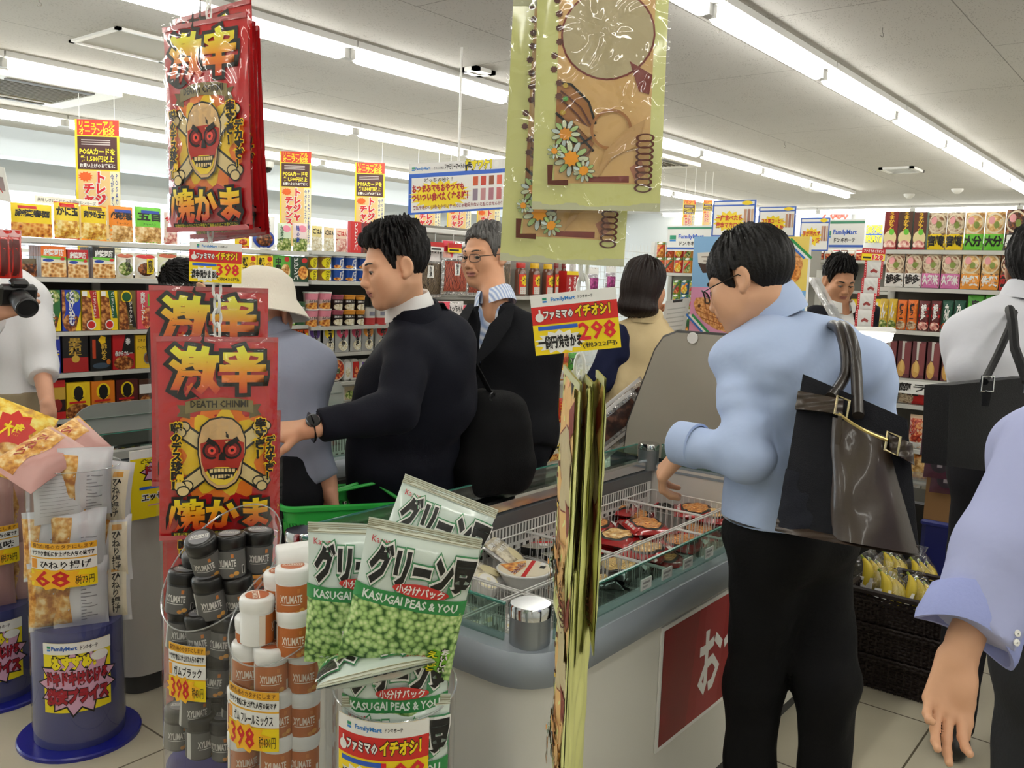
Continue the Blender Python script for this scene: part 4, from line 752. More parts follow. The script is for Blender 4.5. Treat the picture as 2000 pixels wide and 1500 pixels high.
def display(c, r, zdrum, ztop, label, slant=(0, 0), sticker=None, rdisc=None, drum='#35387c', col='#1b2080'):
    """blue foot plate, blue drum, clear tube around it; SLANT tilts the cut of the tube's top"""
    t = thing('display_tube', (c[0], c[1], 0), label, 'display stand', 'snack display tubes'); rd_ = rdisc or r * 1.06
    M().lathe([(rd_, .0), (rd_, .010), (rd_ - .004, .014), (.001, .014)], mat(col, .25), Tm((c[0], c[1], 0)), n=48).build('foot_plate', t)
    M().lathe([(r - .004, .014), (r - .004, zdrum), (.001, zdrum)], mat(drum, .4), Tm((c[0], c[1], 0)), n=40).build('drum', t, sharp=30)
    a = np.arange(48) / 48 * 2 * pi; top = [ztop + slant[0] * math.cos(q - slant[1]) for q in a]
    P = np.array([[(c[0] + r * math.cos(q), c[1] + r * math.sin(q), z0 if k == 0 else top[i]) for i, q in enumerate(a)] for k, z0 in enumerate((.016, 0))])
    x = M(); x.grid(P, acryl, closed_v=True); x.build('clear_tube', t)
    M().tube([(c[0] + r * math.cos(q), c[1] + r * math.sin(q), top[i]) for i, q in enumerate(a)], .0016, clear('#eef2f4', .75, .1, diff=.15), n=6, closed=True).build('tube_rim', t)
    if sticker:
        zl, zh, a0, a1, items = sticker; m = M(); wrap_card(m, c, r + .0012, zl, zh, a0, a1, items); m.build('sticker', t, label='printed promotional sticker')
    return t
def toward(c, off=0): return math.atan2(-c[1], -c[0]) + off
def in_tube(px, py, c, R, back=False):
    """where a sight line meets an upright circle of radius R about C (front or back half)"""
    d = ray(px, py); a = d[0] ** 2 + d[1] ** 2; b = -2 * (d[0] * c[0] + d[1] * c[1]); k = c[0] ** 2 + c[1] ** 2 - R * R; disc = max(0, b * b - 4 * a * k)
    t = (-b + (1 if back else -1) * math.sqrt(disc)) / (2 * a); return CAM + t * d
def zat(px, py, c): d = ray(px, py); t = (c[0] * d[0] + c[1] * d[1]) / (d[0] ** 2 + d[1] ** 2); return CAM[2] + t * d[2]
# ---- gum bottles
def bottle(name, body, lid, lab, text, lidlab, inv=False):
    m = M(); r = .0295; H = .088
    m.lathe([(r - .003, 0), (r, .003), (r, .060), (r - .001, .062)], body, n=28, cap0=True)
    m.lathe([(r - .002, .061), (r + .001, .062), (r + .001, .066), (r + .0015, .067), (r + .0015, .082), (r - .001, .086), (r - .004, .0875), (.0005, .0875)], lid, n=28)
    f = cylfn((0, 0), r + .0001, .004, .058, -pi / 2 - 1.5, -pi / 2 + 1.5)
    art(m, [('r', 0, 0, 1, 1, lab), ('r', .0, 0, .12, 1, text), ('r', .85, .1, .93, .42, text), ('t', 'XYLIMATE', .5, .56, .44, .24, text, .03), ('r', .3, .36, .68, .385, text), ('r', .62, .76, .68, .9, P_('#c87a3a')), ('e', .72, .16, .06, .08, P_('#d8a050')), ('e', .62, .1, .05, .07, P_('#c88a40')), ('r', .87, .12, .91, .4, body)], f, (.0885, .054), eps=.00035, L=.007)
    fl = lambda u, v: np.stack([(u - .5) * .05, (v - .5) * .05, np.full_like(u, .0876)], 1)
    art(m, [('e', .5, .5, .42, .42, lidlab), ('t', 'XYLIMATE', .5, .58, .7, .16, text, .03), ('r', .15, .42, .85, .46, text), ('e', .5, .5, .0, .0, text)][:3], fl, (.05, .05), eps=.0003)
    return Pk(m, name, .06, H, .06)
B_blk = bottle('gum_bottle', mat('#1b1a1a', .3), mat('#141313', .28), P_('#5d5c5a'), P_('#d8d6d0'), P_('#77767a'))
B_org = bottle('gum_bottle', mat('#efeeea', .3), mat('#f3f2ee', .3), P_('#b8662c'), P_('#efe2d2'), P_('#b5623a'))
def pose(o, p, rz, tilt=0, tdir=0, h=.044):
    """stand or tilt a pack about its own middle P"""
    R_ = Matrix.Rotation(tdir, 4, 'Z') @ Matrix.Rotation(tilt, 4, 'X') @ Matrix.Rotation(-tdir, 4, 'Z') @ Matrix.Rotation(rz, 4, 'Z')
    o.matrix_world = Matrix.Translation(Vector([float(a) for a in p])) @ R_ @ Matrix.Translation((0, 0, -h))
C_blk = PD(435, 1300, 1.85)[:2]; R_blk = .118; C_org = PD(555, 1300, 1.66)[:2]; R_org = .100; C_pea = PD(772, 1300, 1.5)[:2]; R_pea = .104
cam_a = toward(C_blk)
display(C_blk, R_blk, zat(380, 1462, C_blk) - .03, (zat(335, 1150, C_blk) + zat(540, 1040, C_blk)) / 2 - .01, 'clear slant-cut tube full of black gum bottles in front of the red bags', (.10, toward(C_blk) + pi - .75), (zat(380, 1660, C_blk), zat(380, 1466, C_blk) - .02, toward(C_blk) - .95, toward(C_blk) + .75, osusume()))
display(C_org, R_org, .42, (zat(452, 1235, C_org) + zat(655, 1140, C_org)) / 2 + .0, 'clear slant-cut tube full of orange gum bottles between the black gum and the green peas', (.075, toward(C_org) + pi - .7))
def pricecard(name, c, r, px0, px1, py0, py1, items, label, cat='price card', grp=None):
    P0 = in_tube(px0, (py0 + py1) / 2, c, r); P1 = in_tube(px1, (py0 + py1) / 2, c, r); a0 = math.atan2(P0[1] - c[1], P0[0] - c[0]); a1 = math.atan2(P1[1] - c[1], P1[0] - c[0])
    pm = in_tube((px0 + px1) / 2, py0, c, r)[2]; pn = in_tube((px0 + px1) / 2, py1, c, r)[2]
    while a1 - a0 > pi: a1 -= 2 * pi
    while a1 - a0 < -pi: a1 += 2 * pi
    m = M(); wrap_card(m, c, r, pn, pm, a0, a1, items); o = m.build(name, base=(*(c + (P0[:2] + P1[:2]) / 2) / 2, pn)); return tag(o, label, cat, grp)
pricecard('price_card', C_blk, R_blk + .003, 331, 402, 1262, 1368, otag('ガムブラック', '398', '税430円'), 'orange and yellow price card on the tube of black gum bottles', grp='orange price cards')
pricecard('price_card', C_org, R_org + .003, 449, 545, 1350, 1465, otag('ガム フレールミックス', '398', '税430円'), 'orange and yellow price card on the tube of orange gum bottles', grp='orange price cards')
blk = [(400, 1083, .42, .5, 0), (453, 1082, -.05, 0, .01), (503, 1074, .04, 0, .0), (404, 1088, .2, 0, .09), (455, 1084, -.1, 0, .1), (349, 1117, .25, .6, .04), (356, 1153, .12, .4, 0), (411, 1163, -.16, .3, 0), (468, 1160, .2, 0, 0), (357, 1222, .08, 0, 0), (395, 1236, -.1, 0, 0), (437, 1240, .1, 0, 0), (486, 1235, .0, 0, 0), (365, 1312, .05, 0, 0), (425, 1312, .12, 0, 0), (480, 1318, -.1, 0, 0), (382, 1372, .05, 0, 0), (412, 1378, 0, 0, 0.05), (462, 1392, .1, 0, 0), (350, 1416, .05, 0, 0), (392, 1432, 0, 0, 0), (440, 1436, -.06, 0, 0), (487, 1440, 0, 0, 0)]
where_b = ['tilted at the top over the front rim', 'upright in the top row, middle', 'upright at the top right by the high rim', 'behind the tilted bottle, its lid showing', 'at the very back of the top', 'leaning at the left edge under the red bag', 'front left just above the rim', 'front middle with grey lid showing', 'third along the rim, right of the grey lids', 'second layer at left', 'second layer, middle', 'second layer, right of middle', 'second layer at far right', 'beside the price card, half covered', 'right of the price card', 'third layer at far right', 'below the price card at left', 'below the price card, set back', 'fourth layer at right', 'bottom layer at left', 'bottom layer, second', 'bottom layer, third', 'bottom layer at right']
for (px, py, tl, td, bk_), wv in zip(blk, where_b):
    p = in_tube(px, py, C_blk, R_blk - .036); n = nrm(np.array([C_blk[0], C_blk[1], 0]) - np.array([p[0], p[1], 0])) if 1 else 0
    p = p + np.array([n[0], n[1], 0]) * bk_; p[2] = zat(px, py, p[:2]); q = B_blk.put((0, 0, 0), label='black gum bottle ' + wv + ' of the tube', cat='bottle', group='black gum bottles')
    pose(q, p, face(p, random.uniform(-.5, .5)), tl, face(p) + (td + (pi / 2 if abs(tl) < .2 else -1.1)))
orgb = [(572, 1150, 0, 0, .0), (628, 1153, 0, 0, 0), (527, 1160, 0, 0, .05), (502, 1207, 0, 0, 0), (573, 1230, 0, 0, -.004), (471, 1245, .0, 0, .02), (486, 1294, 0, 0, 0), (530, 1304, 0, 0, 0), (592, 1300, 0, 0, 0), (477, 1379, 0, 0, 0), (540, 1386, 0, 0, 0), (593, 1384, 0, 0, 0), (477, 1465, 0, 0, 0), (541, 1470, 0, 0, 0), (592, 1466, 0, 0, 0), (500, 1550, 0, 0, 0), (570, 1552, 0, 0, 0)]
where_o = ['standing on the carton in the middle', 'standing on the carton at right', 'set back left of the middle', 'front left at the top, label turned away', 'in front of the carton, lid level with the rim', 'at the left edge behind the rim', 'second layer at left', 'second layer in the middle', 'second layer at right', 'third layer at left behind the price card', 'third layer beside the price card', 'third layer at right', 'fourth layer at left behind the price card', 'fourth layer in the middle', 'fourth layer at right', 'bottom layer at left', 'bottom layer at right']
for (px, py, tl, td, bk_), wv in zip(orgb, where_o):
    p = in_tube(px, py, C_org, R_org - .034); n = nrm(np.array([C_org[0], C_org[1], 0]) - np.array([p[0], p[1], 0])); p = p + np.array([n[0], n[1], 0]) * bk_; p[2] = zat(px, py, p[:2])
    q = B_org.put((0, 0, 0), label='orange gum bottle ' + wv, cat='bottle', group='orange gum bottles'); pose(q, p, face(p, random.uniform(-.25, .25) + (1.6 if 'turned' in wv else 0)), random.uniform(-.03, .03), 0)
p = in_tube(583, 1104, C_org, R_org - .03); q = B_org.put((0, 0, 0), label='orange gum bottle lying on its side on top of the others', cat='bottle', group='orange gum bottles'); pose(q, p + np.array((.03, .03, 0)), pi / 2, 1.5, face(p) + pi / 2 + .1)
ctop = zat(600, 1200, C_org) ; cb = M(); ca = face(np.array([*C_org, 0]), -.25); cpos = np.array([C_org[0] + .018, C_org[1] + .005])
cm = M().box((-.034, -.03, .50), (.034, .03, ctop), P_('#b9552a')).box((-.0345, -.0305, .6), (.0, .0, ctop - .004), P_('#b8a6a0')); o = Pk(cm, 'gum_carton', .07, .3, .06).put((*cpos, 0), ca, 'tall orange and grey carton standing inside the tube of orange gum bottles', 'carton')
# ---- green pea bags
mint = mat('#dbe8e0', .22, coat=.6, bump=.3, bscale=16); seal_m = P_('#cfcdb8')
def pea_items():
    o2 = (white, .12)
    it = [('r', 0, .93, 1, 1, P_('#d9dccb'))] + [('r', 0, .935 + k * .013, 1, .939 + k * .013, P_('#8f8a6a')) for k in range(5)]
    it += [('r', .0, .0, 1, .5, f_peas), ('r', 0, .475, 1, .575, P_('#2f8a48')), ('t', 'KASUGAI PEAS & YOU', .5, .524, .84, .055, P_('#e8f2ea'), .03), ('t', 'Kasugai', .16, .87, .2, .055, P_('#c8404a'), 0)]
    it += [('t', 'グリーン豆', .54, .735, .88, .23, P_('#3f8a5a'), .16), ('t', 'グリーン豆', .54, .735, .88, .23, white, .12), ('t', 'グリーン豆', .54, .735, .88, .23, P_('#12120f'), .06), ('e', .56, .615, .25, .042, P_('#c8322c')), ('t', '小分けパック', .56, .615, .42, .055, white, .03)]
    it += [('p', [(.68, .03), (.9, .03), (.96, .2), (.8, .24), (.7, .14)], P_('#7fc832')), ('v', 'えんどう', .8, .13, .09, .19, P_('#f2e81c'), .04, (P_('#2a6a1c'), .1)), ('v', 'おいしい', .9, .16, .06, .17, white, .04, (bk, .1))]; return it
PEA = pouch('pea_bag', .185, .245, .05, mint, pea_items(), sealm=None, seal=.05, n=18, wr=.002, seed=5)
zp = zat(660, 1345, C_pea)
display(C_pea, R_pea, .45, zat(770, 1330, C_pea), 'clear tube filled with green pea bags at the corner of the open freezer', (.02, toward(C_pea) + pi))
def putpea(px, py, d, yaw, roll, pitch, lb):
    p = PD(px, py, d); o = PEA.put((0, 0, 0), label=lb, cat='bag', group='green pea bags')
    o.matrix_world = Matrix.Translation(Vector([float(a) for a in p])) @ Matrix.Rotation(face(p, yaw), 4, 'Z') @ Matrix.Rotation(pitch, 4, 'X') @ Matrix.Rotation(roll, 4, 'Y') @ Matrix.Translation((0, 0, -.1225))
putpea(800, 1172, 1.42, 0, .2, .02, 'big white bag of green peas in front, tilted right, whole label showing')
putpea(705, 1160, 1.50, -.12, .02, .0, 'white bag of green peas half hidden behind the front bag at left')
putpea(835, 1085, 1.60, .1, .38, -.25, 'white bag of green peas at the back, only its upper part showing')
for (py, rr, lb, d) in ((1315, .0, 'bag of green peas standing in the tube just under the loose bags', 1.455), (1440, .0, 'bag of green peas lower down in the tube behind the promotional card', 1.455)):
    p = PD(772, py + 55, d); o = PEA.put((0, 0, 0), label=lb, cat='bag', group='green pea bags'); o.matrix_world = Matrix.Translation(Vector([float(a) for a in p])) @ Matrix.Rotation(face(p), 4, 'Z') @ Matrix.Rotation(.0, 4, 'X') @ Matrix.Diagonal((.95, 1, 1, 1)) @ Matrix.Translation((0, 0, -.1225))
p = PD(730, 1300, 1.45); o = PEA.put((0, 0, 0), label='bag of green peas lying across the front rim of the tube, white top edge outwards', cat='bag', group='green pea bags'); o.matrix_world = Matrix.Translation(Vector([float(a) for a in p])) @ Matrix.Rotation(face(p, pi + .1), 4, 'Z') @ Matrix.Rotation(.16, 4, 'Y') @ Matrix.Rotation(-1.32, 4, 'X') @ Matrix.Translation((0, 0, -.16))
pc_ = C_pea; pricecard('promotional_card', pc_, R_pea + .004, 662, 836, 1412, 1560, tagart('198', 'グリーン豆', '(税213円)'), 'white, red and yellow promotional card on the tube of green pea bags', 'card')
# ================================================================ hanging strips
link_m = mat('#e6e6e2', .3)
def chain(p, z0, z1, label, r=.0026, L=.034, w=.012):
    m = M(); z = z0; k = 0
    while z > z1:
        a = np.linspace(0, 2 * pi, 13)[:-1]; c, s_ = (1, 0) if k % 2 else (0, 1)
        m.tube([(p[0] + w / 2 * math.cos(q) * c, p[1] + w / 2 * math.cos(q) * s_, z - L / 2 + (L / 2) * math.sin(q)) for q in a], r, link_m, n=6, closed=True); z -= L * .8; k += 1
    o = m.build('display_chain', base=(p[0], p[1], z0)); return tag(o, label, 'chain')
def grad(stops, name, H):
    m = bpy.data.materials.new(name); m.use_nodes = True; nt = m.node_tree; b = nt.nodes['Principled BSDF']; b.inputs['Roughness'].default_value = .3; b.inputs['Coat Weight'].default_value = .6
    tc = nt.nodes.new('ShaderNodeTexCoord'); sp = nt.nodes.new('ShaderNodeSeparateXYZ'); dv = nt.nodes.new('ShaderNodeMath'); dv.operation = 'DIVIDE'; dv.inputs[1].default_value = H; r = nt.nodes.new('ShaderNodeValToRGB')
    nt.links.new(tc.outputs['Object'], sp.inputs[0]); nt.links.new(sp.outputs['Z'], dv.inputs[0]); nt.links.new(dv.outputs[0], r.inputs[0]); nt.links.new(r.outputs[0], b.inputs['Base Color'])
    e = r.color_ramp.elements; e[0].position, e[0].color = stops[0][0], lin(stops[0][1]); e[1].position, e[1].color = stops[-1][0], lin(stops[-1][1])
    for q, c in stops[1:-1]: k = e.new(q); k.color = lin(c)
    return m
redfilm = mat('#c01a20', .25, coat=.9, bump=.9, bscale=11); HR = .465
ink = grad([(.05, '#c82a14'), (.12, '#f0901c'), (.2, '#f6e428'), (.72, '#c8281a'), (.82, '#f08a1c'), (.93, '#f4ee3a')], 'flame_ink', HR); sk = P_('#d8b07a'); bone = P_('#e6cc90'); skr = P_('#a82a1c'); fl1 = P_('#ee7a1c'); fl2 = P_('#f4c822')
def wavy(cx, cy, rx, ry, n, amp, ph=0): return [(cx + rx * (1 + amp * math.sin(n * a + ph)) * math.cos(a), cy + ry * (1 + amp * math.sin(n * a + ph)) * math.sin(a)) for a in np.linspace(0, 2 * pi, 60)[:-1]]
def red_items():
    it = [('p', wavy(.52, .43, .40, .24, 11, .12), fl1), ('p', wavy(.52, .43, .33, .2, 9, .13, 1), fl2)]
    for a, b in (((.18, .55), (.86, .27)), ((.86, .55), (.2, .26))):
        it += [('l', [a, b], .036, bk), ('l', [a, b], .026, bone)]
        for q in (a, b):
            for d in ((.03, .012), (-.03, .012), (.0, -.014)): it += [('e', q[0] + d[0], q[1] + d[1], .052, .028, bk), ('e', q[0] + d[0], q[1] + d[1], .042, .021, bone)]
    skull = [(.33, .50), (.36, .56), (.43, .595), (.52, .605), (.61, .595), (.68, .56), (.72, .5), (.715, .43), (.69, .385), (.68, .33), (.64, .285), (.56, .255), (.48, .255), (.41, .285), (.36, .33), (.345, .385), (.33, .43)]
    big = [((x - .525) * 1.06 + .525, (y - .43) * 1.05 + .43) for x, y in skull]
    it += [('p', big, bk), ('p', skull, sk), ('p', [(.34, .48), (.45, .50), (.6, .50), (.71, .48), (.71, .41), (.68, .38), (.66, .34), (.58, .36), (.46, .36), (.38, .34), (.35, .39)], skr), ('p', [(.38, .34), (.46, .36), (.58, .36), (.66, .34), (.63, .30), (.56, .27), (.48, .27), (.42, .3)], P_('#e8c83a'))]
    for ex in (.435, .61): it += [('e', ex, .445, .078, .045, bk), ('e', ex, .445, .06, .034, P_('#7a1414')), ('e', ex, .445, .035, .02, P_('#e04a3a')), ('e', ex, .445, .014, .008, bk)]
    it += [('p', [(.5, .42), (.525, .44), (.55, .42), (.56, .395), (.49, .395)], bk), ('p', [(.39, .355), (.66, .355), (.62, .31), (.54, .295), (.43, .31)], bk)]
    for k in range(7): it += [('r', .415 + k * .033, .335, .44 + k * .033, .352, bone), ('r', .43 + k * .028, .305, .45 + k * .028, .322, bone)]
    it += [('l', [(.4, .5), (.47, .475)], .012, bk), ('l', [(.66, .5), (.58, .475)], .012, bk)]
    it += [('p', [(.15, .615), (.26, .6), (.26, .665), (.15, .67), (.18, .64)], P_('#6a5c38')), ('p', [(.86, .615), (.76, .6), (.76, .665), (.86, .67), (.83, .64)], P_('#6a5c38')), ('p', [(.22, .625), (.36, .64), (.52, .645), (.66, .64), (.79, .625), (.79, .685), (.66, .70), (.52, .705), (.36, .70), (.22, .685)], P_('#8a7a4c')), ('t', 'DEATH CHINMI', .505, .673, .48, .032, P_('#2a2212'), .03)]
    it += [('t', '激辛', .5, .84, .76, .21, bk, .13), ('t', '激辛', .5, .84, .76, .21, ink, .045), ('t', '焼かま', .5, .125, .8, .15, bk, .13), ('t', '焼かま', .5, .125, .8, .15, ink, .045)]
    it += [('v', '噂のデス珍味！', .15, .42, .085, .33, bk, .06, (fl2, .14)), ('v', '辛すぎ！', .85, .5, .08, .2, bk, .06, (fl2, .14)), ('v', 'デカすぎ！', .93, .4, .07, .22, bk, .06, (fl2, .14)), ('r', .1, .022, .9, .043, bk), ('t', '刺激が強いので小さなお子様やご高齢の方はご注意ください', .5, .0325, .76, .014, P_('#e8dc40'), .0)]
    return it
RED = pouch('spicy_snack_bag', .262, HR, .022, redfilm, red_items(), seal=.025, n=20, wr=.003, eps=.0005, seed=3, sealm=mat('#b8585a', .2, coat=.8), sleeve=clear('#ffffff', .95, .07, bump=.55, bscale=13, edge=.7))
def hang(pk, px, py, d, yaw=0, roll=0, label='', cat='bag', grp=None, H=HR):
    p = PD(px, py, d); o = pk.put((0, 0, 0), label=label, cat=cat, group=grp)
    o.matrix_world = Matrix.Translation(Vector([float(a) for a in p])) @ Matrix.Rotation(face(p, yaw), 4, 'Z') @ Matrix.Rotation(roll, 4, 'Y') @ Matrix.Translation((0, 0, -H / 2)); return o
G = 'red spicy snack bags'
hang(RED, 428, 855, 2.03, 0, .0, 'large red skull snack bag hanging in front, whole front showing', grp=G)
hang(RED, 411, 755, 2.07, -.05, .0, 'red skull snack bag behind the front one, lettering showing above it', grp=G)
for k, (px, py, lb) in enumerate(((438, 990, 'red snack bag hanging low behind the black gum bottles, right edge showing'), (430, 1150, 'red snack bag hanging lower behind the black gum tube, left edge showing'), (432, 1225, 'lowest red snack bag behind the black gum tube, left edge showing'))): hang(RED, px, py, 2.12 + .04 * k, .03 * k, 0, lb, grp=G)
hang(RED, 405, 248, 2.0, -.82, -.03, 'red skull snack bag of the upper bunch, front one turned to the left', grp=G)
for k in range(1, 4): hang(RED, 408 + 14 * k, 248 - (26 if k == 1 else -8 * k), 2.02 + .02 * k, -.82 - .05 * k, -.05 - .01 * k, 'red snack bag of the upper bunch, %s behind the front one' % ORD[k - 1], grp=G)
pt = PD(412, 530, 2.05); chain(PD(408, 60, 2.0), 2.6, PD(412, 480, 2.02)[2], 'white plastic chain holding the upper bunch of red bags'); chain(PD(424, 600, 2.0), PD(424, 520, 2.0)[2], PD(424, 668, 2.0)[2], 'white plastic chain between the red price tag and the front red bag', L=.04, w=.02, r=.0035)
def tagcard(px, py, d, w, h, yaw, roll, items, label):
    p = PD(px, py, d); R_ = np.array((Matrix.Rotation(face(p, yaw), 4, 'Z') @ Matrix.Rotation(roll, 4, 'Y')))[:3, :3]; ex, ez = R_[:, 0], R_[:, 2]
    return board('price_tag', p - ex * w / 2 - ez * h / 2, ex * w, ez * h, items, label, 'price tag', th=.0012, group='hanging price tags', eps=.0003)
tagcard(421, 513, 1.97, .112, .088, -.15, .02, tagart('398', '激辛焼かま BIG', '(税430円)'), 'white, red and yellow price tag hanging on the chain of red bags')
# ---- yellow bags on the right
ylf = mat('#dfe08e', .25, coat=.9, bump=.3, bscale=12); HY = .33; tan = P_('#dcb272'); dkb = P_('#5a2a16'); mar = P_('#7a2a1c')
def flower(x, y, r):
    it = []
    for k in range(11):
        a = k * 2 * pi / 11; c, n_ = np.array((math.cos(a), math.sin(a))), np.array((-math.sin(a), math.cos(a)))
        for g_, col in ((1.0, P_('#5a6a4a')), (.86, (P_('#e4ecc8'), P_('#b4d488'), P_('#d4e2dc'))[k % 3])):
            it.append(('p', [tuple(np.array((x, y)) + np.array((r, r * .49)) * (c * (1.15 + .6 * g_ * math.cos(q)) + n_ * .27 * g_ * math.sin(q))) for q in np.linspace(0, 2 * pi, 11)[:-1]], col))
    return it + [('s', x, y, r * .8, r * .39, 9, P_('#e89a2c'))]
def yel_items():
    rn = random.Random(2); it = [('p', [(.17, .1), (.9, .1), (.9, 1), (.17, 1)], tan), ('e', .55, .645, .36, .165, mar), ('e', .55, .645, .345, .158, P_('#bfb088'))]
    it += [('p', [(.17, .47), (.26, .47), (.42, .40), (.47, .32), (.3, .27), (.17, .34)], P_('#a8703a')), ('p', [(.17, .36), (.36, .31), (.47, .25), (.42, .18), (.3, .14), (.17, .2)], P_('#9a6432')), ('l', [(.17, .47), (.28, .465), (.42, .4), (.48, .32)], .003, bk), ('l', [(.17, .36), (.33, .29), (.47, .22)], .003, bk), ('l', [(.17, .3), (.35, .24), (.48, .28)], .003, bk)]
    it += [('p', [(.42, .105), (.75, .105), (.75, .13), (.42, .125)], mar), ('p', [(.72, .88), (.86, .93), (.9, .83), (.8, .78)], mar), ('p', [(.72, .55), (.9, .5), (.88, .43), (.8, .44)], mar), ('p', [(.75, .16), (.84, .19), (.88, .14), (.8, .11)], P_('#b87a5a'))]
    it += [('l', [(.2, .44), (.36, .38), (.45, .31)], .0022, dkb), ('l', [(.2, .41), (.33, .355), (.43, .3)], .0022, dkb), ('l', [(.25, .24), (.4, .2), (.46, .23)], .0022, dkb), ('p', [(.28, .335), (.42, .31), (.5, .29), (.42, .27)], P_('#c89a5a')), ('o', .6, .3, .16, .075, .14, P_('#a8703a')), ('p', [(.5, .12), (.62, .2), (.8, .24), (.86, .34), (.72, .3), (.56, .22)], P_('#caa066'))]
    for k in range(12): it.append(('s', .16 + rn.uniform(-.02, .03), .42 + k * .05, .03, .014, 8, dkb))
    for k in range(5): it.append(('s', .2 + rn.uniform(-.02, .04), .26 + k * .05, .024, .011, 7, (P_('#c8a83a'), P_('#4a9a3a'))[k % 2]))
    it += flower(.25, .28, .065) + flower(.3, .19, .08) + flower(.4, .145, .05) + flower(.17, .215, .035)
    it += [('l', [(.14, .165), (.14, .1), (.28, .1)], .007, dkb)]
    for k in range(9): it.append(('o', .86, .085 + k * .023, .07, .016, .28, dkb))
    it += [('e', .42, .97, .06, .03, P_('#e0a070')), ('p', [(.55, .93), (.68, .93), (.7, .97), (.6, 1), (.52, .97)], bk)]
    return it
YEL = pouch('yellow_snack_bag', .162, HY, .008, ylf, yel_items(), seal=.03, n=18, wr=.0015, eps=.0004, seed=8, sealm=mat('#cfd0a8', .15, coat=1), sleeve=clear('#ffffff', .93, .06, bump=.7, bscale=20, edge=.7))
YEL2 = pouch('yellow_snack_bag', .162, HY, .007, mat('#dfe08e', .45, coat=.2, bump=.3, bscale=12), yel_items(), seal=.03, n=18, wr=.004, eps=.0004, seed=9, sealm=mat('#cfd0a8', .4))
GY = 'yellow note shaped snack bags'
kw = dict(H=HY, grp=GY)
hang(YEL, 1172, 148, 1.10, 0, -.01, 'yellow note-shaped snack bag hanging in front at upper right of centre', **kw)
hang(YEL, 1112, 262, 1.135, 0, .02, 'yellow snack bag hanging behind and lower than the front one', **kw)
hang(YEL, 1118, 150, 1.16, -.1, .0, 'yellow snack bag hanging at the very back, pale left margin showing', **kw)
low = [(1106, 985, -1.44, .035), (1121, 1000, -1.62, .012), (1136, 985, -1.47, -.005), (1149, 1005, -1.66, -.02), (1163, 985, -1.5, -.04), (1098, 1330, -1.47, .03), (1112, 1345, -1.6, .02), (1130, 1330, -1.7, .0)]
for k, (px, py, yw, rl) in enumerate(low): hang(YEL2, px, py, 1.10 + .012 * (k % 3), yw, rl, 'yellow snack bag hanging edge-on below the price tag, %s of the %s bunch' % (ORD[k % 5], 'upper' if k < 5 else 'lower'), **kw)
pq = PD(1150, 300, 1.15); chain(pq, 2.6, PD(1145, 560, 1.15)[2], 'white plastic chain holding the yellow snack bags', L=.036, w=.016, r=.003)
chain(PD(1132, 720, 1.12), PD(1132, 690, 1.12)[2], PD(1118, 1180, 1.12)[2], 'white plastic chain among the edge-on yellow bags', L=.036, w=.014, r=.0025)
tagcard(1124, 628, 1.08, .105, .074, 0, -.14, tagart('298', '一億円焼きかま', '(税322円)'), 'white, red and yellow price tag hanging under the yellow bags')
# ================================================================ blue snack stands at left
C1 = PZ(157, 1432, 0)[:2]; R1 = 86 * 2.72 / 1725
def barrel(c, r, ydrum, ytop, label, px, st):
    zd = zat(px, ydrum, c); zt = zat(px, ytop, c); t0 = toward(c)
    return display(c, r, zd, zt, label, (0, 0), (zat(px, st[1], c), zat(px, st[0], c), t0 - .75, t0 + .7, osusume()), rdisc=r * 1.34, drum='#43477f', col='#1f2488'), zd, zt
_, zd1, zt1 = barrel(C1, R1, 1205, 905, 'blue drum stand with clear tube of twisted crackers on the left', 155, (1222, 1352))
C2 = PZ(-12, 1352, 0)[:2]; _, zd2, zt2 = barrel(C2, R1, 1170, 880, 'second blue drum stand behind the first, at the left edge', 8, (1188, 1300))
crk = food('#a8641c', '#dca24a', '#f4dca0', 38, kind='n'); wht = mat('#e4e5e8', .3, coat=.5, bump=.4, bscale=18)
def cracker(name, edge, seed, front=True):
    it = [('p', [(.0, .08), (.55, .06), (.5, .5), (.6, .94), (.0, .92)], crk), ('r', .58, .1, .92, .9, P_('#efe6cc')), ('v', 'ひねり揚げ', .72, .48, .16, .6, bk, .02), ('r', .64, .8, .82, .87, P_('#d89a3a'))] if front else [('r', .1, .12 + k * .05, .1 + .5 + .3 * ((k * 7) % 3) / 3, .125 + k * .05, P_('#9a9aa0')) for k in range(14)] + [('r', .88, .02, 1, .98, crk)]
    return pouch(name, .155, .215, .07, edge, it, seal=.05, n=14, wr=.004, seed=seed)
K1 = cracker('cracker_bag', wht, 61); K2 = cracker('cracker_bag', wht, 62, False)
K5 = pouch('cracker_bag', .155, .215, .07, wht, [('p', [(0, .05), (.34, .08), (.28, .5), (.36, .9), (0, .92)], crk)] + [('r', .5, .12 + k * .05, .6 + .3 * ((k * 5) % 3) / 3, .135 + k * .05, P_('#9a9aa0')) for k in range(11)], seal=.06, n=14, wr=.005, seed=65)
pinkb = mat('#c99a92', .35, bump=.4, bscale=18); K3 = pouch('cracker_bag', .16, .24, .06, pinkb, [('p', [(0, 0), (.52, .0), (.46, .3), (.56, .6), (.44, 1), (0, 1)], crk), ('v', 'ひねり', .25, .5, .18, .5, P_('#a83a2a'), .02)], seal=.05, n=14, wr=.004, seed=63)
K4 = pouch('cracker_bag', .19, .24, .06, food('#b8801c', '#ecc02c', '#f8e680', 30, kind='n'), [('s', .45, .6, .36, .3, 9, P_('#c8281c')), ('t', '大盛', .45, .6, .3, .2, yellow, .05), ('e', .6, .25, .3, .18, crk)], seal=.05, n=14, seed=64)
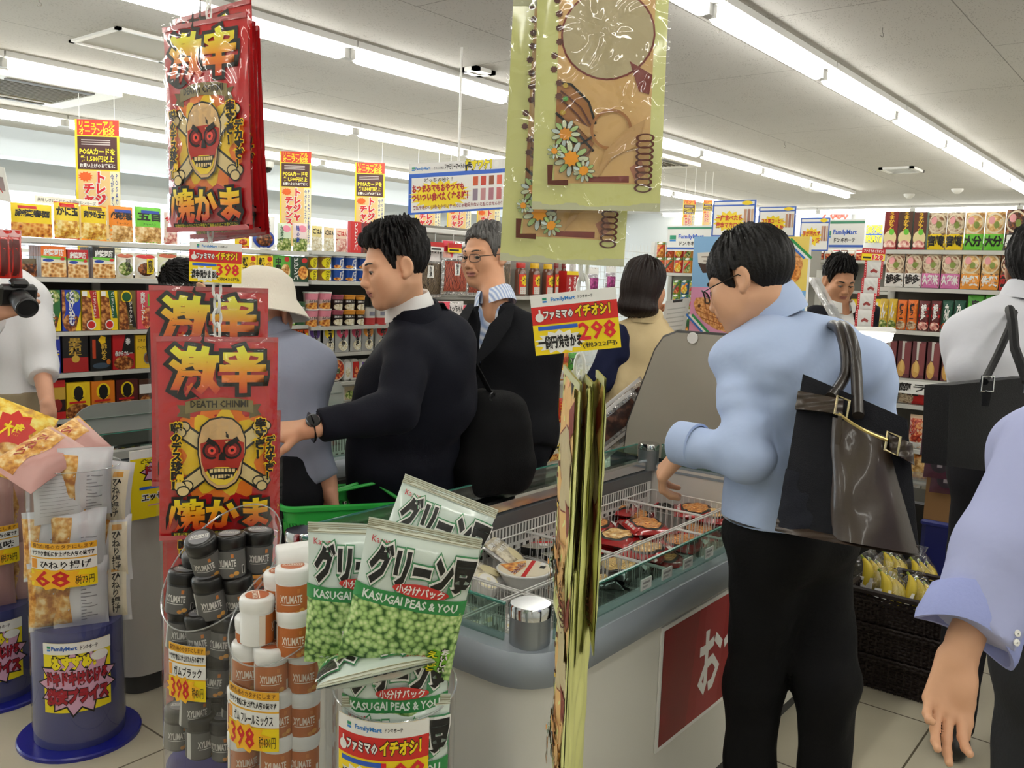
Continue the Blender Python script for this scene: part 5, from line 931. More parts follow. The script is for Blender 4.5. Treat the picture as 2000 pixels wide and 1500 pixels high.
def drop(pk, px, py, c, R, yaw, tilt, tdir, label, grp, h=.1, zmin=None):
    p = in_tube(px, py, c, R); o = pk.put((0, 0, 0), label=label, cat='bag', group=grp); pose(o, p, face(p, yaw), tilt, tdir, h)
g1 = 'twisted cracker bags in the blue stand'; rr = R1 - .062
for a in ((K2, 118, 955, .1, -.12, 0, 'white cracker bag turned back to front at the top left of the blue stand'), (K5, 166, 945, .1, .1, 0, 'white cracker bag in the middle of the top of the blue stand'), (K1, 207, 965, -.2, .2, 0, 'white cracker bag at the top right, beige label leaning out'), (K5, 100, 1070, -.1, 0, 0, 'cracker bag in the middle layer at left'), (K5, 155, 1065, .1, .05, 0, 'cracker bag in the middle layer behind the price card'), (K1, 207, 1075, -.1, 0, 0, 'cracker bag in the middle layer at right, label showing'), (K1, 110, 1165, .1, 0, 0, 'cracker bag in the bottom layer at left, label under the price card'), (K5, 158, 1160, .0, 0, 0, 'cracker bag in the bottom layer, middle'), (K1, 206, 1155, -.1, 0, 0, 'cracker bag in the bottom layer at right')): drop(*a[:3], C1, rr, *a[3:6], a[6], g1)
pricecard('price_card', C1, R1 + .004, 62, 190, 1062, 1148, otag('ひねり揚げ', '68', '税73円'), 'orange and yellow price card on the front blue drum stand', grp='orange price cards')
pricecard('price_card', C2, R1 + .004, -90, 37, 1032, 1108, otag('うす塩味', '68', '税73円'), 'orange and yellow price card on the second blue stand, cut by the left edge', grp='orange price cards')
g2 = 'pink backed cracker bags'
for a in ((K3, 30, 1000, .1, 0, 0, 'orange and pink cracker bag standing in the second blue stand, upper row'), (K3, -20, 1005, .4, 0, 0, 'orange and pink cracker bag at the left edge of the second stand'), (K3, 35, 1120, -.1, 0, 0, 'orange and pink cracker bag in the second stand, lower row'), (K3, -22, 1120, .2, 0, 0, 'orange and pink cracker bag at the left edge, lower row')): drop(*a[:3], C2, rr, *a[3:6], a[6], g2, .12)
for (pk, px, py, d, yw, tl, rl, lb) in ((K3, 80, 895, 2.62, .2, .95, .95, 'cracker bag with pink back lying across the top of the second stand'), (K3, 122, 880, 2.75, .1, .8, 1.0, 'cracker bag with pink back lying behind the other on the second stand'), (K4, 22, 860, 2.8, .1, .5, .5, 'yellow cracker bag with red mark on top of the second stand')):
    p = PD(px, py, d); o = pk.put((0, 0, 0), label=lb, cat='bag', group=g2); o.matrix_world = Matrix.Translation(Vector([float(a) for a in p])) @ Matrix.Rotation(face(p, yw), 4, 'Z') @ Matrix.Rotation(-tl, 4, 'X') @ Matrix.Rotation(rl, 4, 'Y') @ Matrix.Translation((0, 0, -.12))
# yellow notice hanging on the end of the long freezer
q0 = PY(300, 1008, 2.74); q1 = PY(252, 882, 2.74)
board('freezer_notice', (q1[0], 2.735, q0[2]), (.20, .0, 0), (0, 0, q1[2] - q0[2]), [('r', 0, 0, 1, 1, P_('#efd81c')), ('r', 0, .88, 1, 1, white), ('s', .55, .68, .4, .24, 11, bk), ('s', .55, .68, .36, .21, 11, P_('#d0a0c0')), ('t', 'おすすめ', .5, .8, .6, .1, P_('#f4e21c'), .06, (bk, .12)), ('t', 'ドキドキ\n激安', .55, .64, .56, .22, P_('#a0182a'), .06, (bk, .1)), ('r', .15, .42, .8, .46, blue), ('t', 'エッセル', .45, .3, .5, .1, bk, .04, (white, .14)), ('r', .3, .17, .8, .19, P_('#d8a0b0'))], 'yellow notice with dark red lettering on the front of the long freezer', 'notice')
# ================================================================ people
def sn(D, o, h):
    """surface nets: the zero level of a distance grid as quads"""
    s = D < 0; nx, ny, nz = D.shape; c = [s[i:nx - 1 + i, j:ny - 1 + j, k:nz - 1 + k] for i in (0, 1) for j in (0, 1) for k in (0, 1)]
    cnt = sum(a.astype(np.int8) for a in c); mk = (cnt > 0) & (cnt < 8); I, J, K = np.nonzero(mk); n = len(I)
    idx = -np.ones(mk.shape, int); idx[I, J, K] = np.arange(n); acc = np.zeros((n, 3)); w_ = np.zeros(n)
    for ax in range(3):
        o1, o2 = [a for a in range(3) if a != ax]
        for u in (0, 1):
            for v in (0, 1):
                off = [0, 0, 0]; off[o1] = u; off[o2] = v; e = list(off); e[ax] = 1
                a = D[I + off[0], J + off[1], K + off[2]]; b = D[I + e[0], J + e[1], K + e[2]]; x = (a < 0) != (b < 0)
                t = np.where(x, a / np.where(a == b, 1, a - b), 0); p = np.zeros((n, 3)); p += off; p[:, ax] += t; acc[x] += p[x]; w_[x] += 1
    V = (acc / np.maximum(w_, 1)[:, None] + np.stack([I, J, K], 1)) * h + o; Fc = []
    for ax in range(3):
        sl = [slice(None)] * 3; s2 = [slice(None)] * 3; sl[ax] = slice(0, -1); s2[ax] = slice(1, None)
        A, B = s[tuple(sl)], s[tuple(s2)]; E = np.nonzero(A != B); E = np.stack(E, 1); o1, o2 = (ax + 1) % 3, (ax + 2) % 3
        ok = (E[:, o1] > 0) & (E[:, o2] > 0) & (E[:, o1] < D.shape[o1] - 1) & (E[:, o2] < D.shape[o2] - 1); E = E[ok]; q = []
        for (u, v) in ((-1, -1), (0, -1), (0, 0), (-1, 0)):
            t = E.copy(); t[:, o1] += u; t[:, o2] += v; q.append(idx[t[:, 0], t[:, 1], t[:, 2]])
        q = np.stack(q, 1); fl = A[E[:, 0], E[:, 1], E[:, 2]]; q[~fl] = q[~fl][:, ::-1]; Fc.append(q)
    return V, np.concatenate(Fc)
class SDF:
    def __init__(s, lo, hi, h):
        s.o = np.array(lo, float); s.h = h; s.n = np.ceil((np.array(hi) - s.o) / h).astype(int) + 1; s.D = np.full(s.n, .5)
        s.ax = [s.o[i] + np.arange(s.n[i]) * h for i in range(3)]
    def _sub(s, lo, hi):
        a = np.clip(((np.array(lo) - s.o) / s.h).astype(int), 0, s.n); b = np.clip(((np.array(hi) - s.o) / s.h).astype(int) + 2, 0, s.n)
        sl = tuple(slice(a[i], b[i]) for i in range(3)); return sl, np.meshgrid(*[s.ax[i][sl[i]] for i in range(3)], indexing='ij')
    def _mix(s, sl, d, k, sub):
        if d.size == 0: return
        D = s.D[sl]
        if sub: D, d = -D, d
        hh = np.clip(k - np.abs(D - d), 0, None) / k; r = np.minimum(D, d) - hh * hh * k * .25
        s.D[sl] = -r if sub else r
    def rc(s, a, b, ra, rb, k=.02, sub=False):
        a, b = np.array(a, float), np.array(b, float); mg = max(ra, rb) + k + s.h * 3; sl, (X, Y, Z) = s._sub(np.minimum(a, b) - mg, np.maximum(a, b) + mg)
        ab = b - a; L = ab @ ab + 1e-12; t = np.clip(((X - a[0]) * ab[0] + (Y - a[1]) * ab[1] + (Z - a[2]) * ab[2]) / L, 0, 1)
        d = np.sqrt((X - a[0] - t * ab[0]) ** 2 + (Y - a[1] - t * ab[1]) ** 2 + (Z - a[2] - t * ab[2]) ** 2) - (ra + (rb - ra) * t); s._mix(sl, d, k, sub); return s
    def el(s, c, r, R=None, k=.02, sub=False):
        c = np.array(c, float); r = np.array(r, float); R = np.eye(3) if R is None else np.array(R, float); mg = max(r) + k + s.h * 3; sl, (X, Y, Z) = s._sub(c - mg, c + mg)
        q = [(X - c[0]) * R[i][0] + (Y - c[1]) * R[i][1] + (Z - c[2]) * R[i][2] for i in range(3)]
        k0 = np.sqrt(sum((q[i] / r[i]) ** 2 for i in range(3))); k1 = np.sqrt(sum((q[i] / r[i] ** 2) ** 2 for i in range(3))) + 1e-9
        s._mix(sl, k0 * (k0 - 1) / k1, k, sub); return s
    def cut(s, p, n, r=.1):
        p = np.array(p, float); n = nrm(n); sl, (X, Y, Z) = s._sub(p - r, p + r); d = (X - p[0]) * n[0] + (Y - p[1]) * n[1] + (Z - p[2]) * n[2]
        q = (X - p[0]) ** 2 + (Y - p[1]) ** 2 + (Z - p[2]) ** 2 < r * r; s.D[sl] = np.where(q, np.maximum(s.D[sl], d), s.D[sl]); return s
    def fn(s, f):
        X, Y, Z = np.meshgrid(*s.ax, indexing='ij'); s.D = f(s.D, X, Y, Z); return s
    def wrinkle(s, amp, sc, seed=0, vec=None):
        rs = np.random.RandomState(seed); X, Y, Z = np.meshgrid(*s.ax, indexing='ij'); w = 0
        for i in range(5):
            v = nrm(rs.randn(3)) * sc * (1 + i * .5); u = nrm(rs.randn(3)) * sc * .6; w = w + np.sin(X * v[0] + Y * v[1] + Z * v[2] + 1.6 * np.sin(X * u[0] + Y * u[1] + Z * u[2] + i)) / (1 + i * .4)
        s.D = s.D + amp * w * .5; return s
    def out(s, m, mt, T=None, sel=None, mats=None):
        V, Fc = sn(s.D, s.o, s.h)
        if len(Fc) == 0: return m
        if sel is None: m.add(V, Fc, mt, T, True)
        else:
            ix = sel(V[Fc].mean(1))
            base = m.n; m.add(V, Fc[:0], mt, T, True)
            for i, q in enumerate(mats):
                if q not in m.mats: m.mats.append(q)
                k = m.mats.index(q); g_ = Fc[ix == i]; m.f += [tuple(int(a) + base for a in f) for f in g_]; m.mi += [k] * len(g_); m.sm += [True] * len(g_)
        return m
def bbox(pts, pad): P = np.array(pts); return P.min(0) - pad, P.max(0) + pad
skin = mat('#d6a482', .5, spec=.35, var=.06, vscale=30); skin2 = mat('#c99472', .5, spec=.35, var=.06, vscale=30); skin3 = mat('#c8957a', .5, spec=.35, var=.06, vscale=30); lip = mat('#b5766a', .45); eyew = mat('#e4ded6', .25); iris = mat('#1a1210', .2); lash = mat('#14100e', .6)
hair_b = mat('#0b0909', .5, spec=.25, bump=.5, bscale=180); hair_g = mat('#4c4a48', .5, bump=.6, bscale=180, var=.85, vscale=35); hair_w = mat('#1a0f0b', .5, spec=.25, bump=.4, bscale=120)
def headT(c, fwd, up=(0, 0, 1)):
    f = nrm(fwd); x = nrm(np.cross(f, up)); u = np.cross(x, f); return frame(c, x, f, u)
def head(m, T, neck, sk=skin, open_=.0038, gaze=(0, 1, -.2), mouth=0, h=.0029, brow=.0045, wide=1.0, age=0):
    """face, ears and neck in the head's own frame: x side, y forward, z up"""
    Ti = np.linalg.inv(T); nb = (Ti @ np.append(neck, 1))[:3]; lo, hi = bbox([(-.1, -.13, -.14), (.1, .135, .135), nb], (.062, .062, .03)); lo[0] = min(lo[0], -.1)
    s = SDF(lo, hi, h)
    s.el((0, -.022, .035), (.074 * wide, .094, .082), k=.01).el((0, .028, -.028), (.062 * wide, .06, .085), k=.03).rc((0, .06, -.085), (0, .066, -.1), .02, .016, k=.03)
    for q in (-1, 1):
        s.rc((q * .052 * wide, -.004, -.05), (q * .022, .058, -.094), .018, .018, k=.03).el((q * .043 * wide, .056, -.022), (.024, .022, .024), k=.025).rc((q * .012, .082, .02), (q * .046, .066, .022), .010, .009, k=.016)
        s.el((q * .036, .038, -.055), (.028, .034, .036), k=.03); s.el((q * .031, .098, -.001), (.018, .018, .011), k=.014, sub=True)
    s.rc((0, .084, .012), (0, .0985, -.028), .0075, .0105, k=.012).el((0, .100, -.032), (.0125, .011, .0095), k=.009)
    for q in (-1, 1): s.el((q * .0125, .096, -.036), (.008, .011, .0075), k=.006).el((q * .0075, .103, -.0425), (.0038, .005, .003), k=.003, sub=True)
    s.el((0, .086, -.056), (.026, .012, .014), k=.015); s.rc((-.017, .084, -.0585), (.017, .084, -.0585), .0065, .0065, k=.008).rc((-.014, .0845, -.067), (.014, .0845, -.067), .0072, .0072, k=.007).el((0, .0935, -.0585), (.006, .004, .004), k=.006)
    s.rc((-.021, .0915, -.0632), (.021, .0915, -.0632), .0022 + mouth, .0022 + mouth, k=.004, sub=True)
    if age:
        for q in (-1, 1): s.rc((q * .022, .093, -.035), (q * .031, .081, -.058), .002, .002, k=.006, sub=True)
    for q in (-1, 1):       # lids over the eyes, cut by the slit
        s.el((q * .031, .0715, -.001), (.0150, .0145, .0135), k=.006)
        s.el((q * .0315, .087, -.0015), (.0155, .014, open_ * 1.25), k=.002, sub=True)
        R = [(math.cos(.35), q * math.sin(.35), 0), (-q * math.sin(.35), math.cos(.35), 0), (0, 0, 1)]
        s.el((q * .079 * wide, -.018, -.004), (.010, .020, .032), R, k=.008).el((q * .088 * wide, -.014, -.002), (.006, .012, .021), R, k=.006, sub=True).el((q * .0765 * wide, -.008, -.03), (.008, .010, .010), k=.006)
    s.rc((0, -.03, -.05), nb, .05, .052, k=.03)
    V, Fc = sn(s.D, s.o, s.h)
    def sel(c): return ((np.abs(c[:, 0]) < .022 - np.abs(c[:, 2] + .063) * .6) & (c[:, 1] > .080) & (c[:, 2] < -.053) & (c[:, 2] > -.0745)).astype(int)
    s.out(m, sk, T, sel, [sk, lip])
    gz = nrm(gaze)
    for q in (-1, 1):
        c = np.array((q * .031, .0725, -.001)); P = np.array([[(math.sin(a) * math.cos(b), math.cos(a), math.sin(a) * math.sin(b)) for b in np.linspace(0, 2 * pi, 17)] for a in np.linspace(0, 1.7, 10)])
        x = nrm(np.cross(gz, (0, 0, 1))); u = np.cross(x, gz); W = P @ np.array([x, gz, u]) * .0132 + c
        m.grid(W[:5], iris, T, True); m.grid(W[4:], eyew, T, True)
        yb = lambda xx, zz: front_y(s, xx, zz)
        m.tube([(q * (.0315 + t * .0155), .0855 - abs(t) ** 2 * .006, -.0015 + open_ * (1 - t * t) + .0006) for t in np.linspace(-1, 1, 7)], .0017, lash, T, n=5)
        pts = [(q * (.013 + t * .036), 0, .0225 + .0035 * math.sin(t * 2.8) - .001 * t) for t in np.linspace(0, 1, 7)]
        m.tube([(p[0], yb(p[0], p[2]) + .0005, p[2]) for p in pts], [.002, brow, brow, brow * .95, brow * .8, brow * .6, .0015], lash if not age else mat('#2c2622', .6), T, n=6, flat=.8)
    return s
def front_y(s, x, z):
    i = int(round((x - s.o[0]) / s.h)); k = int(round((z - s.o[2]) / s.h)); col = s.D[i, :, k]; j = np.nonzero(col < 0)[0]
    return s.o[1] + j[-1] * s.h if len(j) else .07
def hair(m, T, mt, zf, vol=.014, spike=.004, seed=0, top=.0, h=.003, extra=None, lo=(-.115, -.15, -.17), hi=(.115, .13, .16), fs=190):
    """zf: (y, z) pairs, the lowest hair height from the nape (y < 0) to the forehead"""
    s = SDF(lo, hi, h); s.el((0, -.022, .036 + top / 2), (.075 + vol, .095 + vol, .083 + vol + top / 2), k=.01)
    if extra: extra(s)
    ys, zs = [a for a, b in zf], [b for a, b in zf]; rs = np.random.RandomState(seed); ph = rs.rand(8) * 6
    def f(D, X, Y, Z):
        th = np.arctan2(X, Y + .02); w = np.sin(th * 31 + ph[0] + 14 * Z) * np.sin(Z * fs * .5 + ph[1] + 5 * th) + .8 * np.sin(X * fs + ph[2]) * np.sin(Y * fs * .8 + ph[3]) * np.clip(Z * 14, 0, 1) + .6 * np.sin(th * 57 + ph[4] + 20 * Z)
        D = D - spike * w * np.clip(.35 + Z * 9, .25, 1.6)
        zm = np.interp(Y, ys, zs) + .004 * np.sin(X * 260 + ph[5]) + .003 * np.sin(Y * 300); return np.maximum(D, (zm - Z) * .8)
    s.fn(f); s.out(m, mt, T); return m
SHORT = [(-.13, -.05), (-.075, -.06), (-.05, -.045), (-.034, -.01), (-.014, .03), (.006, .032), (.012, -.004), (.026, -.004), (.034, .035), (.046, .064), (.07, .082), (.13, .086)]
def glasses(T, parent, col='#1a1614', half=False, name='eyeglasses'):
    m = M(); gm = mat(col, .3, .3)
    for q in (-1, 1):
        pts = [(q * (.034 + .0245 * math.copysign(abs(math.cos(a)) ** .55, math.cos(a))), .104 - .010 * abs(math.cos(a)) * (1 if q * math.cos(a) * q > 0 else .2), -.003 + .0155 * math.copysign(abs(math.sin(a)) ** .6, math.sin(a))) for a in np.linspace(0, 2 * pi, 25)[:-1]]
        m.tube(pts, .0013 if half else .002, gm, T, n=6, closed=True); m.add([(a, b - .0005, c) for a, b, c in pts], [tuple(range(24))], clear('#ffffff', .95, .03), T)
        m.tube([(q * .058, .094, .004), (q * .076, .06, .004), (q * .082, -.01, .006), (q * .08, -.03, -.012)], .0016, gm, T, n=6)
    m.tube([(-.010, .106, .002), (0, .1085, .005), (.010, .106, .002)], .0014, gm, T, n=6); return m.build(name, parent)
def hand(m, wr, d, n, side, sk, curl=(.35, .45, .35), thumb=.3, spread=.06, sc=1.0, h=.0026, arm=.09, curls=None, arm_to=None):
    """palm, five fingers and wrist. d along the fingers, n out of the palm; side +1/-1 picks the thumb edge"""
    d = nrm(d); n = nrm(np.array(n) - d * (np.array(n) @ d)); t = np.cross(d, n) * side; wr = np.array(wr, float)
    s = SDF(*bbox([wr - d * arm, wr + d * .2 * sc, wr + t * .075 * sc, wr - t * .06, wr + n * .1 * sc + d * .08, wr - n * .05] + ([arm_to] if arm_to is not None else []), .03), h)
    s.rc(wr - d * arm if arm_to is None else arm_to, wr, .033 * sc, .025 * sc, k=.01).rc(wr + t * .008, wr - d * .03 + t * .006, .021 * sc, .024 * sc, k=.02)
    kn = [wr + sc * (d * a + t * b) for a, b in ((.092, .031), (.096, .010), (.092, -.011), (.083, -.030))]
    for i in range(4): s.rc(wr + sc * t * (.016 - .011 * i), kn[i], .0155 * sc, .0115 * sc, k=.014)
    s.el(wr + sc * (d * .042 + t * .022 + n * .010), np.array((.020, .030, .015)) * sc, np.array([t, d, n]), k=.014)
    for i in range(4):
        L = np.array((.043, .027, .022)) * sc * (.96, 1.06, .99, .8)[i]; p = kn[i]; a = 0; lat = t * (1.5 - i) * spread; cu = (curls[i] if curls else curl)
        for j in range(3):
            a += cu[j]; dr = nrm(d * math.cos(a) + n * math.sin(a) + lat * math.cos(a)); q = p + dr * L[j]
            r0 = (.0098, .0087, .0078)[j] * sc * (1, 1, .97, .87)[i]; s.rc(p, q, r0, r0 * .9, k=.004); p = q
    p = wr + sc * (d * .026 + t * .026 + n * .006); dr = nrm(t * .75 + d * .75 + n * .35) if thumb >= 0 else nrm(t * .25 + d * .9 - n * .1)
    thumb = max(thumb, .12)
    for j, (L, r) in enumerate(((.042, .0125), (.033, .0105), (.026, .009))):
        q = p + dr * L * sc; s.rc(p, q, r * sc, r * .9 * sc, k=.006); p = q; dr = nrm(dr + (d - t * .55 + n * .35) * thumb)
    s.out(m, sk); return s
CR = nrm((RM[0, 0], RM[1, 0], 0)); CF = nrm((-RM[0, 2], -RM[1, 2], 0)); UP = np.array((0, 0, 1.0))
def axes(a, b): f = nrm(a * CR + b * CF); return f, np.cross(f, UP)      # forward, person's right
def cloth(col, bump=.25, bs=140, rough=.8, var=.05): return mat(col, rough, spec=.2, bump=bump, bscale=bs, var=var, vscale=3)
def torso(s, pel, ch, nk, f, r, wsh=.19, fat=1.0, k=.06, dep=1.0):
    """trunk between pelvis, chest and the base of the neck"""
    pel, ch, nk = [np.array(a, float) for a in (pel, ch, nk)]; wst = pel * .5 + ch * .5
    for q in (-1, 1):
        s.rc(pel + q * r * .075 * fat, wst + q * r * .062 * fat, .115 * fat * dep, .105 * fat * dep, k); s.rc(wst + q * r * .062 * fat, ch + q * r * .085 * fat, .105 * fat * dep, .115 * fat * dep, k)
        s.rc(nk + q * r * .05 - UP * .045, ch + q * r * (wsh - .035) + UP * .055, .05, .062, k)
    s.el(ch + UP * -.02 + f * .0, np.array((wsh * .95, .115 * fat * dep, .15)), np.array([r, f, UP]), k); return s
def sleeve(s, sh, eb, wr, r0=.068, r1=.056, r2=.043, k=.035):
    s.rc(sh, eb, r0, r1, k); s.rc(eb, wr, r1 * .98, r2, k); return s
def trousers(pel, f, r, kn, an, col, name, parent, h=.009, fat=1, seed=1, ft=True, wr=.004, top=.1):
    pel = np.array(pel, float); pts = [pel + UP * .12, pel - UP * .1] + list(kn) + list(an); s = SDF(*bbox(pts, .17), h)
    for q in (-1, 1): s.rc(pel + q * r * .07 + UP * top, pel + q * r * .075 - UP * .03, .106 * fat, .118 * fat, .06)
    s.el(pel - f * .055 - UP * .04, (.15 * fat, .10 * fat, .11), np.array([r, f, UP]), .05)
    for q, a, b in ((-1, kn[0], an[0]), (1, kn[1], an[1])): s.rc(pel + q * r * .08 * fat - UP * .04, a, .10 * fat, .074 * fat, .035); s.rc(a, b, .073 * fat, .06 * fat, .03)
    s.fn(lambda D, X, Y, Z: np.maximum(D, Z - pel[2] - top + .02)); s.wrinkle(wr, 26, seed); m = M(); s.out(m, cloth(col)); o = m.build(name, parent)
    return o
def shoe(an, f, parent, col='#15120f'):
    a = np.array(an, float); a[2] = 0; s = SDF(*bbox([a - f * .1, a + f * .2, a + UP * .12], .06), .008); r = np.cross(f, UP)
    s.rc(a - f * .05 + UP * .04, a + f * .13 + UP * .035, .042, .036, .02).rc(a - f * .02 + UP * .05, a - f * .02 + UP * .11, .045, .045, .03); s.fn(lambda D, X, Y, Z: np.maximum(D, .003 - Z))
    m = M(); s.out(m, mat(col, .3)); return m.build('shoe', parent)
def body_core(m, pel, ch, nk, f, r, sk, limbs):
    """the body under the clothes, one skin"""
    pts = [pel, ch, nk] + [p for L in limbs for p in L]; s = SDF(*bbox(pts, .13), .014); pel, ch, nk = [np.array(a, float) for a in (pel, ch, nk)]
    for q in (-1, 1): s.rc(pel + q * r * .06, ch + q * r * .065, .085, .085, .05); s.rc(nk - UP * .04, ch + q * r * .13 + UP * .05, .04, .04, .04)
    s.rc(ch, nk, .06, .045, .04)
    for L in limbs:
        L = [np.array(p, float) for p in L]; L[-1] = L[-2] * .35 + L[-1] * .65
        for a, b in zip(L[:-1], L[1:]): s.rc(a, b, .04, .03, .03)
    s.out(m, sk)
def collar(nk, f, up, col, parent, r0=.066, r1=.06, hgt=.042, gap=.5, name='shirt_collar', drop=.0, th=.004):
    up = nrm(nrm(up) * .5 + UP * .5); f = nrm(f - up * (f @ up)); r = np.cross(f, up); P = []
    for (rr, zz) in ((r1, 0), (r1 - .002, hgt), (r1 + .004, hgt + .004), (r0 + .008, hgt * .45), (r0 + .014, -.012 - drop)):
        P.append([np.array(nk) + up * (zz - (.022 * max(0, math.cos(a)) ** 2)) + rr * (math.cos(a) * f + math.sin(a) * r * .98) for a in np.linspace(gap * .5, 2 * pi - gap * .5, 30)])
    m = M().grid(np.array(P), col); return m.build(name, parent)
def person(name, base, label): return thing('person', (base[0], base[1], 0), label, 'person')
# ---------------------------------------------------------------- man in the navy suit, reaching left
def navy():
    f, r = axes(-.95, .22); pel = PD(795, 955, 3.0); pel[2] = .90; ch = PD(832, 705, 2.88); nk = PD(800, 612, 2.80); hc = PD(768, 523, 2.72)
    t = person('navy', pel, 'young man in a navy suit reaching left over the freezer, watch on his wrist'); L = -1
    shl = ch + (-r) * .165 + UP * .05; ebl = PD(775, 800, 2.62); wrl = PD(622, 832, 2.52); shr = ch + r * .165 + UP * .05; ebr = shr - f * .03 - UP * .28; wrr = ebr - UP * .22
    kn = [np.array((*(pel + q * r * .09 + f * .02)[:2], .49)) for q in (-1, 1)]; an = [np.array((*(pel + q * r * .1 - f * .02)[:2], .1)) for q in (-1, 1)]
    hf = nrm(-.88 * CR - .42 * CF - .22 * UP); T = headT(hc, hf, nrm(UP * 1 + CR * -.16)); m = M(); head(m, T, nk - UP * .02, skin, open_=.0032, gaze=(0, .8, -.45)); hd = nrm(wrl - ebl) * .6 - CR * .7
    hw = wrl + nrm(wrl - ebl) * .035; hand(m, hw, nrm(-CR * .95 - UP * .16 + CF * .1), nrm(-UP * .8 + CF * .45), 1, skin, curl=(.35, .35, .3), spread=.10, sc=.98, arm_to=wrl - nrm(wrl - ebl) * .05)
    body_core(m, pel, ch, nk, f, r, skin, [[shl, ebl, wrl], [shr, ebr, wrr], [pel - r * .08, kn[0], an[0]], [pel + r * .08, kn[1], an[1]]]); m.build('body', t)
    k = M(); hair(k, T, hair_b, SHORT, vol=.009, spike=.006, top=.022, seed=2, fs=130, extra=lambda s: s.el((0, .026, .094), (.052, .05, .024), k=.03)); k.build('hair', t)
    nv = cloth('#10121d', .2, 200); s = SDF(*bbox([pel - UP * .12, ch, nk, shl, ebl, wrl, shr, ebr, wrr], .15), .008); torso(s, pel, ch, nk, f, r, .195, 1.04, dep=1.0)
    for z in (-.1, .08, .22): s.rc(pel + UP * z - r * .05 + f * (.045 - z * .1), pel + UP * z + r * .05 + f * (.045 - z * .1), .135, .135, .1); s.rc(pel + UP * z - f * .03, pel + UP * z - f * .03, .13, .13, .1)
    s.rc(ch - UP * .12 - f * .035, ch + UP * .06 - f * .05, .13, .11, .08); sleeve(s, shl, ebl, wrl, .074, .064, .052, .016); sleeve(s, shr, ebr, wrr, .074, .064, .05); s.cut(wrl, wrl - ebl, .1)
    s.wrinkle(.007, 22, 4); up = nrm(hc - nk); s.rc(nk + up * .04, nk + up * .16, .068, .075, .01, sub=True); j = M(); s.out(j, nv); jo = j.build('jacket', t)
    collar(nk + up * .012 - f * .004, f, up, mat('#e9e8e6', .6), t, .07, .064, .05, .8); collar(nk - up * .004 - f * .012, f, up, nv, t, .082, .078, .03, 1.7, 'jacket_collar', .02)
    trousers(pel - UP * .02, f, r, kn, an, '#10121c', 'trousers', t, .012); [shoe(a, f, t) for a in an]
    # watch and ring
    wd = nrm(wrl - ebl); wc = wrl + wd * .018; a1 = nrm(np.cross(wd, UP)); a2 = np.cross(wd, a1); w_ = M()
    w_.tube([wc + .034 * (math.cos(q) * a1 + math.sin(q) * a2) for q in np.linspace(0, 2 * pi, 25)[:-1]], .0115, mat('#1c1c1e', .25, .7), n=8, closed=True, flat=.35); wn = nrm(-CF * .8 + UP * .6); wn = nrm(wn - wd * (wn @ wd)); Tw = frame(wc + wn * .032, wd, np.cross(wn, wd), wn)
    w_.lathe([(.001, 0), (.021, 0), (.0215, .006), (.019, .010), (.017, .009), (.001, .009)], mat('#5a5c60', .2, .9), Tw, n=24).lathe([(.001, .0095), (.0165, .0095)], mat('#0c0c0e', .1), Tw, n=24); tag(w_.build('wristwatch', base=wc), 'black and steel wristwatch on the reaching wrist of the navy suit man', 'watch')
    # his shoulder bag
    b = PD(968, 858, 3.0); tb = thing('shoulder_bag', b, 'black shoulder bag hanging behind the navy suit man on a long strap', 'bag'); s = SDF(*bbox([b], (.28, .28, .3)), .008); e = nrm(CR * .9 + CF * .3); g_ = np.cross(e, UP)
    for a, z in ((-.06, .12), (.06, .10), (.085, -.14), (-.09, -.15)): s.rc(b + e * a * .9 + UP * z, b + e * a + UP * z * .6, .055, .06, .08)
    s.el(b - UP * .02, (.12, .07, .17), np.array([e, g_, UP]), .05).el(b + e * .075 - UP * .05 - g_ * .0, (.05, .06, .12), np.array([e, g_, UP]), .02); s.wrinkle(.004, 30, 9); m = M(); s.out(m, cloth('#0d0d0f', .4, 300)); m.build('pouch', tb)
    M().tube([PD(862, 592, 2.80), PD(890, 640, 2.88), PD(930, 715, 2.92), PD(962, 775, 2.94), PD(985, 800, 2.95)], .012, cloth('#151517', .4, 300), n=6, flat=.25).build('strap', tb)
    M().tube([PD(962, 775, 2.92) + nrm((math.cos(a), 0, math.sin(a))) * .014 for a in np.linspace(0, 2 * pi, 9)[:-1]], .003, mat('#3a3a3c', .3, .8), n=6, closed=True).build('buckle', tb)
navy()
